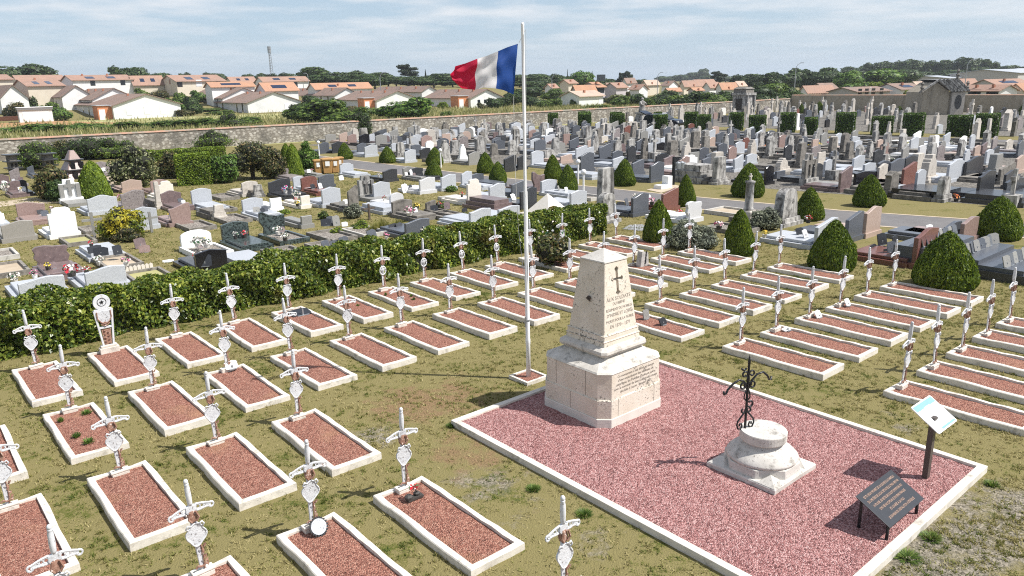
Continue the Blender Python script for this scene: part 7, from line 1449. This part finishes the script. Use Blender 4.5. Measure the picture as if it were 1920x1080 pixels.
for i, (x, yt, D, w) in enumerate([(1160, 178, 160, 30), (1190, 172, 168, 36), (1242, 168, 160, 44), (1262, 174, 158, 40), (1290, 170, 158, 46), (1316, 166, 160, 44), (1340, 172, 155, 40), (1366, 166, 160, 44), (1425, 158, 155, 50), (1452, 152, 160, 56), (1480, 160, 158, 40), (1428, 172, 148, 40), (1400, 168, 158, 30), (1222, 176, 158, 34), (1270, 184, 150, 36), (1330, 184, 150, 44), (1465, 172, 148, 40), (1000, 160, 200, 44), (1030, 164, 195, 40), (1050, 176, 185, 24), (1003, 178, 170, 40), (1035, 182, 165, 34), (965, 166, 190, 36), (1075, 168, 200, 24), (1212, 184, 150, 24), (945, 178, 175, 24)]):
    tree(x, yt, D, w, 'bush' if yt > 165 else 'broad', f'dark green hedge tree behind the rubble wall, {nth(i + 1)} of its belt', 'leaf_mid' if i % 3 == 0 else 'leaf_dark' if i % 3 == 1 else None, 'dark hedge trees behind the rubble wall')
for i, (x, yt, D, w) in enumerate([(600, 138, 265, 50), (635, 142, 262, 50), (672, 146, 262, 44), (705, 143, 260, 50), (745, 141, 262, 50), (778, 146, 260, 46), (815, 146, 258, 50), (850, 150, 255, 44), (890, 153, 250, 50), (925, 156, 250, 46), (960, 150, 245, 50), (990, 150, 250, 46), (1015, 152, 245, 40), (1045, 154, 250, 44), (1120, 150, 300, 40), (1145, 150, 310, 40), (1010, 142, 300, 40), (975, 140, 310, 44)]):
    tree(x, yt, D, w, 'broad', f'mid-green tree in the belt behind the white terraces, {nth(i + 1)} from its left end', 'leaf_dark' if i % 3 == 0 else None, 'trees of the belt behind the terraces')
for i, (x, yt, D, w) in enumerate([(345, 172, 205, 26), (362, 176, 200, 22), (330, 182, 190, 30), (300, 166, 222, 30), (272, 164, 224, 20), (365, 190, 186, 26), (378, 168, 214, 24), (520, 172, 205, 30), (540, 182, 195, 26), (585, 176, 204, 26), (600, 184, 196, 22), (690, 180, 200, 24), (800, 186, 192, 24), (488, 166, 222, 24), (445, 166, 222, 30), (30, 186, 192, 30), (85, 190, 186, 40), (60, 176, 205, 26), (120, 200, 178, 30), (345, 203, 178, 34), (410, 206, 178, 40), (560, 190, 186, 30)]):
    tree(x, yt, D, w, 'bush', f'garden bush between the houses, {nth(i + 1)} of its group', ['leaf_mid', 'leaf_dark', 'leaf_bright', 'leaf_purple'][i % 4], 'garden bushes between the houses')
def bush_at(x, y, ytop, w, m_, lb, knd='bush'):
    p = at(x, y); return tree(x, ytop, math.hypot(p.x, p.y), w, knd, lb, m_, None, 'bush' if knd == 'bush' else 'tree')
for a in [(590, 232, 184, 96, 'leaf_mid', 'big green bush in the meadow before the white terraces'), (640, 234, 205, 60, 'dry_grass' if False else 'leaf_mid', 'thin green bush right of the big meadow bush'), (756, 225, 181, 82, 'leaf_bright', 'light green bush in the meadow before the orange annex'), (686, 220, 196, 40, 'leaf_mid', 'round bush before the second orange annex'), (783, 190, 170, 24, 'leaf_dark', 'dark round tree between two terraced houses'), (843, 200, 178, 24, 'leaf_purple', 'reddish bush before the house beside the flag'), (829, 205, 190, 18, 'leaf_lime', 'lime green bush left of the reddish one'), (928, 205, 180, 26, 'leaf_dark', 'dark pointed bush before the gable beside the flag'), (905, 206, 192, 16, 'leaf_purple', 'small bush before the two gable windows'), (835, 222, 206, 18, 'leaf_mid', 'small bush at the rubble wall below the terrace'), (1117, 205, 196, 52, 'leaf_mid', 'low wide bush at the wall right of the clipped pair'), (1090, 196, 168, 40, 'leaf_dark', 'dark shrub before the low pale-roofed house'), (1115, 196, 178, 36, 'leaf_dark', 'second dark shrub before the low pale-roofed house'), (1162, 197, 173, 40, 'leaf_pale', 'pale flowering shrub before the grey-gabled house'), (1177, 192, 170, 10, 'leaf_purple', 'dark purple narrow tree before the hedge'), (1080, 200, 182, 20, 'leaf_mid', 'shrub at the edge of the meadow'), (115, 206, 170, 36, 'leaf_pale', 'small round garden tree right of the shed'), (30, 200, 162, 34, 'leaf_pale', 'pale round garden tree left of the shed'), (440, 208, 200, 60, 'leaf_purple', 'reddish hedge bush beside the second white house'), (390, 212, 202, 50, 'leaf_mid', 'green hedge bush beside the second white house'), (660, 215, 198, 24, 'leaf_purple', 'brownish hedge bush left of the annex'), (1018, 204, 186, 20, 'leaf_mid', 'small green bush under the street lamp'), (370, 182, 172, 50, 'leaf_mid', 'green garden hedge below the cream house')]:
    bush_at(*a)
for i in range(16):
    x = 20 + i * 30 + rng.uniform(-8, 8); y = 250 - i * 0.9; bush_at(x, y, y - rng.uniform(12, 19), rng.uniform(40, 60), 'leaf_mid' if i % 2 else 'leaf_bright', f'wild low bush beyond the rubble wall, {nth(i + 1)} from the left edge')

# ---------------------------------------------------------------- posts, lamps, bins, car
def street_lamp(x, y, ytop, side, label, D=None):
    p = at(x, y) if D is None else col_at(x, D); p.z = terr(p); h = z_at(p, ytop) - p.z; t = thing('street_lamp', label, 'street lamp', p, 0, 'tall street lamps'); k = h / 8
    link('pole', MB().tube([(0, 0, -0.05), (0, 0, h * 0.86), (side * 0.3 * k, 0, h * 0.95), (side * 1.0 * k, 0, h)], [0.11, 0.08, 0.06, 0.05], 7).mesh('pole', 'galva'), t)
    link('lamp_head', MB().loft([(-0.08, 0.42, 0.15, 0.05), (0.08, 0.38, 0.13, 0.05)], 0, T(side * 1.3 * k, 0, h)).mesh('lamp_head', 'galva'), t)
street_lamp(716, 165, 136, 1, 'grey street lamp behind the white terraces', 190); street_lamp(1035, 194, 140, 1, 'grey curved street lamp right of the flagpole'); street_lamp(1232, 170, 136, 1, 'thin street lamp above the town roofs', 230); street_lamp(1488, 188, 118, 1, 'tall street lamp behind the corner of the walls'); street_lamp(1806, 184, 111, 1, 'tall street lamp beside the chapel'); street_lamp(582, 160, 137, -1, 'small street lamp by the red-roofed house under the mast', 250)
def path_lamp(x, y, ytop, label):
    p = at(x, y); h = z_at(p, ytop); t = thing('path_lamp', label, 'path lamp', p, 0, 'white path lamps'); link('post', MB().lathe([(0.05, -0.05), (0.045, h - 0.15), (0.06, h - 0.14)], 10).mesh('post', 'white_paint'), t); link('globe', MB().ball((0, 0, h - 0.03), 0.13, seg=12, rings=8).mesh('globe', 'white_paint', True), t)
path_lamp(1084, 345, 302, 'white path lamp farther of two beside the road'); path_lamp(1094, 374, 321, 'white path lamp nearer of two beside the road'); path_lamp(827, 314, 281, 'white path lamp beside the third far-verge yew'); path_lamp(599, 294, 266, 'white path lamp by the bins'); path_lamp(1629, 196, 164, 'white path lamp above the far wall')
for i, (x, y, w, yt) in enumerate([(597, 326, 15, 299), (614, 325, 19, 296), (629, 324, 15, 296), (637, 321, 15, 294)]):
    p = at(x, y); h = z_at(p, yt); k = px_m(p, w) / 2; t = thing('wheelie_bin', f'tan waste bin with a white notice, {nth(i + 1)} of four', 'bin', p, math.atan2(p.y, p.x) - math.pi / 2 + 0.15, 'four tan bins')
    link('body', MB().loft([(0.05, k * 0.8, k * 0.8, 0.03), (h * 0.9, k * 0.98, k * 0.98, 0.03)]).mesh('body', 'bin'), t); link('lid', MB().loft([(h * 0.902, k * 1.12, k * 1.12, 0.04), (h * 0.97, k * 1.1, k * 1.1, 0.05), (h, k * 0.8, k * 0.9, 0.1)]).mesh('lid', 'bin'), t)
    link('notice', MB().box(-k * 0.42, k * 0.42, -k * 1.0 - 0.012, -k * 1.0 + 0.0, h * 0.5, h * 0.8).mesh('notice', 'paper'), t)
    for s in (-1, 1): link('wheel', MB().lathe([(0.1, -0.03), (0.1, 0.03)], 12, 0, T(s * k * 0.75, k * 0.7, 0.1) @ Matrix.Rotation(math.pi / 2, 4, 'Y')).mesh('wheel', 'tyre'), t)
p = col_at(514, 420); p.z = terr(p); t = thing('radio_mast', 'lattice radio mast rising above the far left roofs', 'mast', p); h = z_at(p, 87) - p.z; mb = MB()
for a in range(3): mb.tube([(1.1 * math.cos(a * 2.09), 1.1 * math.sin(a * 2.09), 0), (0.5 * math.cos(a * 2.09), 0.5 * math.sin(a * 2.09), h)], 0.12, 5)
for i in range(16):
    z0, z1 = h * i / 16, h * (i + 1) / 16; r0, r1 = 1.1 - 0.6 * i / 16, 1.1 - 0.6 * (i + 1) / 16
    for a in range(3): mb.tube([(r0 * math.cos(a * 2.09), r0 * math.sin(a * 2.09), z0), (r1 * math.cos(a * 2.09 + 2.09), r1 * math.sin(a * 2.09 + 2.09), z1)], 0.07, 4)
link('lattice', mb.mesh('lattice', 'galva'), t)
for z_ in (0.97, 0.9): link('antenna', MB().lathe([(0.9, h * z_ - 1.0), (0.9, h * z_ + 0.6)], 8).mesh('antenna', 'galva'), t)
# watering point with cans
p = at(1262, 347); t = thing('watering_point', 'dark post with hanging pale watering cans beside the far verge', 'watering point', p, TH); link('post', MB().box(-0.06, 0.06, -0.06, 0.06, -0.05, 1.5).mesh('post', 'black_iron'), t)
link('rail', MB().box(-0.06, 0.7, -0.03, 0.03, 1.3, 1.36).mesh('rail', 'black_iron'), t)
for i in range(2): link('watering_can', MB().lathe([(0.14, 0.85), (0.15, 1.15), (0.05, 1.22)], 10, 0, T(0.3 + i * 0.32, -0.05, 0)).tube([(0.42 + i * 0.32, -0.05, 0.95), (0.6 + i * 0.32, -0.05, 1.15)], 0.03, 6).mesh('can', 'galva'), t)
p = at(1250, 352); t = thing('planter', 'white stone planter on a slab beside the road', 'planter', p, TH); link('box', MB().box(-0.15, 0.2, -0.2, 0.2, -0.02, 0.62).mesh('box', GRAN['white']), t); link('tray', MB().box(-0.75, -0.152, -0.25, 0.25, -0.02, 0.2).mesh('tray', GRAN['white']), t)
sheet('paved_slab', [at(1212, 356), at(1258, 345), at(1278, 350), at(1240, 362)], 0.014, 'dirt')
# dark SUV with raised tailgate
def car(label, x, y, rz, sc=1.0, gate=True, colr='car_paint'):
    p = at(x, y); t = thing('parked_car', label, 'car', p, rz); t.scale = (sc,) * 3
    prof_ = [(-2.2, 0.35), (-2.25, 0.75), (-2.15, 1.05), (-1.95, 1.45), (-1.5, 1.62), (0.2, 1.6), (0.95, 1.12), (2.0, 0.98), (2.25, 0.7), (2.2, 0.35)]
    o = link('body', MB().prism(prof_, -0.88, 0.88).mesh('body', colr), t); bevelled(o, 0.1, 3)
    for s in (-1, 1):
        link('side_window', MB().prism([(-1.75, 1.1), (-1.7, 1.42), (-1.4, 1.52), (0.15, 1.5), (0.72, 1.12)], *sorted((s * 0.881, s * 0.895))).mesh('window', 'glass_dark'), t)
        for xx in (-1.4, 1.4):
            wh = link('wheel', MB().lathe([(0.36, -0.12), (0.38, 0), (0.36, 0.12)], 18, 0, T(xx, s * 0.82, 0.37) @ Matrix.Rotation(math.pi / 2, 4, 'X')).mesh('wheel', 'tyre'), t); link('rim', MB().lathe([(0.22, -0.135), (0.2, 0.135)], 14, 0, T(xx, s * 0.82, 0.37) @ Matrix.Rotation(math.pi / 2, 4, 'X')).mesh('rim', 'galva'), wh)
        link('headlight', MB().box(2.12, 2.235, *sorted((s * 0.5, s * 0.82)), 0.74, 0.9).mesh('headlight', 'shutter_white'), t)
    link('windscreen', MB().add([(0.28, -0.75, 1.575), (0.28, 0.75, 1.575), (0.98, 0.8, 1.135), (0.98, -0.8, 1.135), (0.24, -0.75, 1.53), (0.24, 0.75, 1.53), (0.94, 0.8, 1.09), (0.94, -0.8, 1.09)], [(0, 3, 2, 1), (4, 5, 6, 7), (0, 1, 5, 4), (1, 2, 6, 5), (2, 3, 7, 6), (3, 0, 4, 7)]).mesh('windscreen', 'glass_dark'), t)
    if gate: link('tailgate', MB().box(-0.9, 0, -0.8, 0.8, -0.05, 0.05, 0, T(-1.9, 0, 1.62) @ Matrix.Rotation(0.35, 4, 'Y')).mesh('tailgate', colr), t)
    return t
p_ = at(1238, 240); car('dark blue SUV with raised tailgate parked on the second path', 1243, 241, math.atan2(p_.y, p_.x) - math.pi / 2 - 0.5, 1.0)
car('dark car parked before the low pale-roofed house', 1133, 195, math.radians(10), 0.95, False)
# meadow grass beyond the rubble wall
g = np.random.default_rng(9); n = 60000
uu = g.uniform(-25, 125, n); vv = np.array([WALLP(a) for a in uu]) + 0.7 + np.abs(g.normal(0, 1, n)) * 32
def uvw(u, v, z=0): return np.stack([u * GB.x - v * GA.x, u * GB.y - v * GA.y, np.zeros_like(u) + z], 1)
b = uvw(uu, vv); a = g.uniform(0, 6.28, n); hh = g.uniform(0.35, 0.95, n); sd = np.stack([np.cos(a), np.sin(a), np.zeros(n)], 1) * g.uniform(0.05, 0.16, n)[:, None]; ln = np.stack([g.normal(0, 0.2, n), g.normal(0, 0.2, n), hh], 1)
V = np.empty((n, 3, 3)); V[:, 0] = b - sd; V[:, 1] = b + sd; V[:, 2] = b + ln
kind(link('meadow_grass', raw_mesh('meadow_grass', V.reshape(-1, 3), 3, 'dry_grass')), 'stuff')
# lawn blades near the camera, left out of the kerbed beds
nc = 42000; q = g.uniform(0, 1, nc); cu_ = g.uniform(-1.5, 24.0, nc); cv_ = 1.0 + 19.5 * q ** 1.2; n = nc * 15
rad_ = np.abs(g.normal(0, 0.035, n)); an_ = g.uniform(0, 6.28, n); hc_ = np.repeat(g.uniform(0.6, 1.6, nc), 15)
uu = np.repeat(cu_, 15) + rad_ * np.cos(an_); vv = np.repeat(cv_, 15) + rad_ * np.sin(an_)
P3 = uvw(uu, vv); dpt = P3[:, 0] * FW.x + P3[:, 1] * FW.y - H * FW.z; xx = 960 + F * (P3[:, 0] * RT.x + P3[:, 1] * RT.y - H * RT.z) / dpt
ok = (xx > -80) & (xx < 2000)
for (ri, k), (u_, v_) in GRAVES.items(): ok &= ~((np.abs(uu - u_) < GW / 2 + 0.01) & (np.abs(vv - v_) < GL / 2 + 0.01))
ok &= ~((uu > 6.55) & (uu < 11.33) & (vv > 2.98) & (vv < 9.52)); ok &= ~((np.abs(uu - 4.86) < 0.42) & (np.abs(vv - 4.05) < 1.1))
cl = np.sin(uu * 1.9 + np.sin(vv * 2.3) * 1.3) * np.sin(vv * 2.1 + np.sin(uu * 1.7)) + 0.5 * np.sin(uu * 6.1 + vv * 3.3) + g.normal(0, 0.5, n)
ok &= cl > -1.35; ok &= ~((np.hypot((uu - 5.9), (vv - 8.4)) < 0.7) & (g.uniform(0, 1, n) < 0.8)) & ~((np.hypot((uu - 5.6) / 0.8, (vv - 6.2) / 1.6) < 1) & (g.uniform(0, 1, n) < 0.7))
uu, vv, cl, hc_ = uu[ok], vv[ok], cl[ok], hc_[ok]; n = len(uu); b = uvw(uu, vv, -0.002); a = g.uniform(0, 6.28, n); hh = np.clip(0.026 + 0.010 * cl, 0.012, 0.05) * hc_ * g.uniform(0.7, 1.3, n)
sd = np.stack([np.cos(a), np.sin(a), np.zeros(n)], 1) * g.uniform(0.005, 0.011, n)[:, None]; ln = np.stack([g.normal(0, 0.025, n), g.normal(0, 0.025, n), hh], 1)
V = np.empty((n, 3, 3)); V[:, 0] = b - sd; V[:, 1] = b + sd; V[:, 2] = b + ln
kind(link('grass', raw_mesh('grass', V.reshape(-1, 3), 3, 'grass_blades')), 'stuff')
nc = 30000; q = g.uniform(0, 1, nc); cu_ = g.uniform(-3, 27.5, nc); cv_ = 20.2 + 38 * q ** 1.3; n = nc * 9; hc_ = np.repeat(g.uniform(0.6, 1.7, nc), 9); rad_ = np.abs(g.normal(0, 0.06, n)); an_ = g.uniform(0, 6.28, n)
uu = np.repeat(cu_, 9) + rad_ * np.cos(an_); vv = np.repeat(cv_, 9) + rad_ * np.sin(an_); ok = uu < 25.2 + np.maximum(0, (36 - vv) * 0.09); uu, vv, hc_ = uu[ok], vv[ok], hc_[ok]; n = len(uu)
b = uvw(uu, vv, -0.002); a = g.uniform(0, 6.28, n); sd = np.stack([np.cos(a), np.sin(a), np.zeros(n)], 1) * g.uniform(0.012, 0.024, n)[:, None]; ln = np.stack([g.normal(0, 0.03, n), g.normal(0, 0.03, n), 0.03 * hc_ * g.uniform(0.7, 1.4, n)], 1)
V = np.empty((n, 3, 3)); V[:, 0] = b - sd; V[:, 1] = b + sd; V[:, 2] = b + ln
kind(link('grass', raw_mesh('grass', V.reshape(-1, 3), 3, 'grass_blades')), 'stuff')
for i, (x, y, r) in enumerate([(1000, 918, 0.13), (1860, 910, 0.12), (1745, 1010, 0.16), (1700, 1045, 0.2), (846, 800, 0.10), (1095, 965, 0.14)]):
    tuft('grass_tuft', 'fresh green grass tuft at the edge of the forecourt', at(x, y), r, 0.06, 300, 'leaf_mid', 'grass tuft', 'green grass tufts by the forecourt', 0.012, i + 30, 1.1)

# ---------------------------------------------------------------- air
hm = MB().box(-3100, 3100, -3100, 3100, -1.0, 48.0); me_ = bpy.data.meshes.new('haze'); me_.from_pydata(hm.v, [], hm.f)
mt = bpy.data.materials.new('haze_air'); mt.use_nodes = True; nt = mt.node_tree; nt.nodes.remove(nt.nodes['Principled BSDF'])
pv = nt.nodes.new('ShaderNodeVolumePrincipled'); pv.inputs['Color'].default_value = (0.86, 0.92, 1.0, 1); pv.inputs['Density'].default_value = 0.0002; pv.inputs['Anisotropy'].default_value = 0.2
nt.links.new(pv.outputs[0], nt.nodes['Material Output'].inputs['Volume']); me_.materials.append(mt)
kind(link('haze', me_), 'stuff')
# ---------------------------------------------------------------- light and sky
SUN_EL, SUN_AZ = math.radians(53), math.radians(-9.5)     # azimuth from +x towards +y
sd = Vector((math.cos(SUN_EL) * math.cos(SUN_AZ), math.cos(SUN_EL) * math.sin(SUN_AZ), math.sin(SUN_EL)))
L = bpy.data.lights.new('sun', 'SUN'); L.energy = 4.5; L.angle = math.radians(0.55); L.color = (1.0, 0.965, 0.91)
so = bpy.data.objects.new('sun', L); COL.objects.link(so); so.rotation_euler = sd.to_track_quat('Z', 'Y').to_euler(); so.location = (40, -10, 60)
w = bpy.data.worlds.new('World'); sc.world = w; w.use_nodes = True; nt = w.node_tree; bg = nt.nodes['Background']
sky = nt.nodes.new('ShaderNodeTexSky'); sky.sky_type = 'NISHITA'; sky.sun_disc = False; sky.sun_elevation = SUN_EL; sky.sun_rotation = math.pi / 2 - SUN_AZ; sky.air_density = 1.0; sky.dust_density = 0.6; sky.ozone_density = 1.6; sky.altitude = 40
tc = nt.nodes.new('ShaderNodeTexCoord'); sp = nt.nodes.new('ShaderNodeSeparateXYZ'); nt.links.new(tc.outputs['Generated'], sp.inputs[0])
def mth(op, a, b=None, c=None):
    n_ = nt.nodes.new('ShaderNodeMath'); n_.operation = op
    for i, v in enumerate((a, b, c)):
        if v is None: continue
        if hasattr(v, 'node'): nt.links.new(v, n_.inputs[i])
        else: n_.inputs[i].default_value = v
    return n_.outputs[0]
zc = mth('ADD', mth('MAXIMUM', sp.outputs[2], 0.0), 0.075)
cv = nt.nodes.new('ShaderNodeCombineXYZ'); nt.links.new(mth('DIVIDE', sp.outputs[0], zc), cv.inputs[0]); nt.links.new(mth('DIVIDE', sp.outputs[1], zc), cv.inputs[1])
cn = nt.nodes.new('ShaderNodeTexNoise'); cn.inputs['Scale'].default_value = 0.75; cn.inputs['Detail'].default_value = 8; cn.inputs['Roughness'].default_value = 0.56; nt.links.new(cv.outputs[0], cn.inputs['Vector'])
cm = ramp(nt, cn.outputs['Fac'], [(0.42, (0, 0, 0)), (0.62, (1, 1, 1))])
mr = nt.nodes.new('ShaderNodeMapRange'); nt.links.new(sp.outputs[2], mr.inputs['Value']); mr.inputs['From Min'].default_value = 0.015; mr.inputs['From Max'].default_value = 0.09; mr.inputs['To Min'].default_value = 0.1; mr.inputs['To Max'].default_value = 0.9
cf = mth('MULTIPLY', cm, mr.outputs[0])
hz = nt.nodes.new('ShaderNodeMapRange'); nt.links.new(sp.outputs[2], hz.inputs['Value']); hz.inputs['From Min'].default_value = 0.0; hz.inputs['From Max'].default_value = 0.35; hz.inputs['To Min'].default_value = 0.85; hz.inputs['To Max'].default_value = 0.0
base = mix(nt, hz.outputs[0], sky.outputs[0], (4.15, 5.35, 6.75))
col = mix(nt, cf, base, (7.2, 7.4, 7.7))
nt.links.new(col, bg.inputs[0]); bg.inputs[1].default_value = 0.08
sc.view_settings.view_transform = 'Standard'; sc.view_settings.look = 'None'; sc.view_settings.exposure = 0.62; sc.view_settings.gamma = 1; sc.view_settings.use_curve_mapping = False
sc.cycles.max_bounces = 5; sc.cycles.diffuse_bounces = 2; sc.cycles.glossy_bounces = 2; sc.cycles.transmission_bounces = 2; sc.cycles.transparent_max_bounces = 4
sc.cycles.use_denoising = False; sc.cycles.filter_width = 1.1
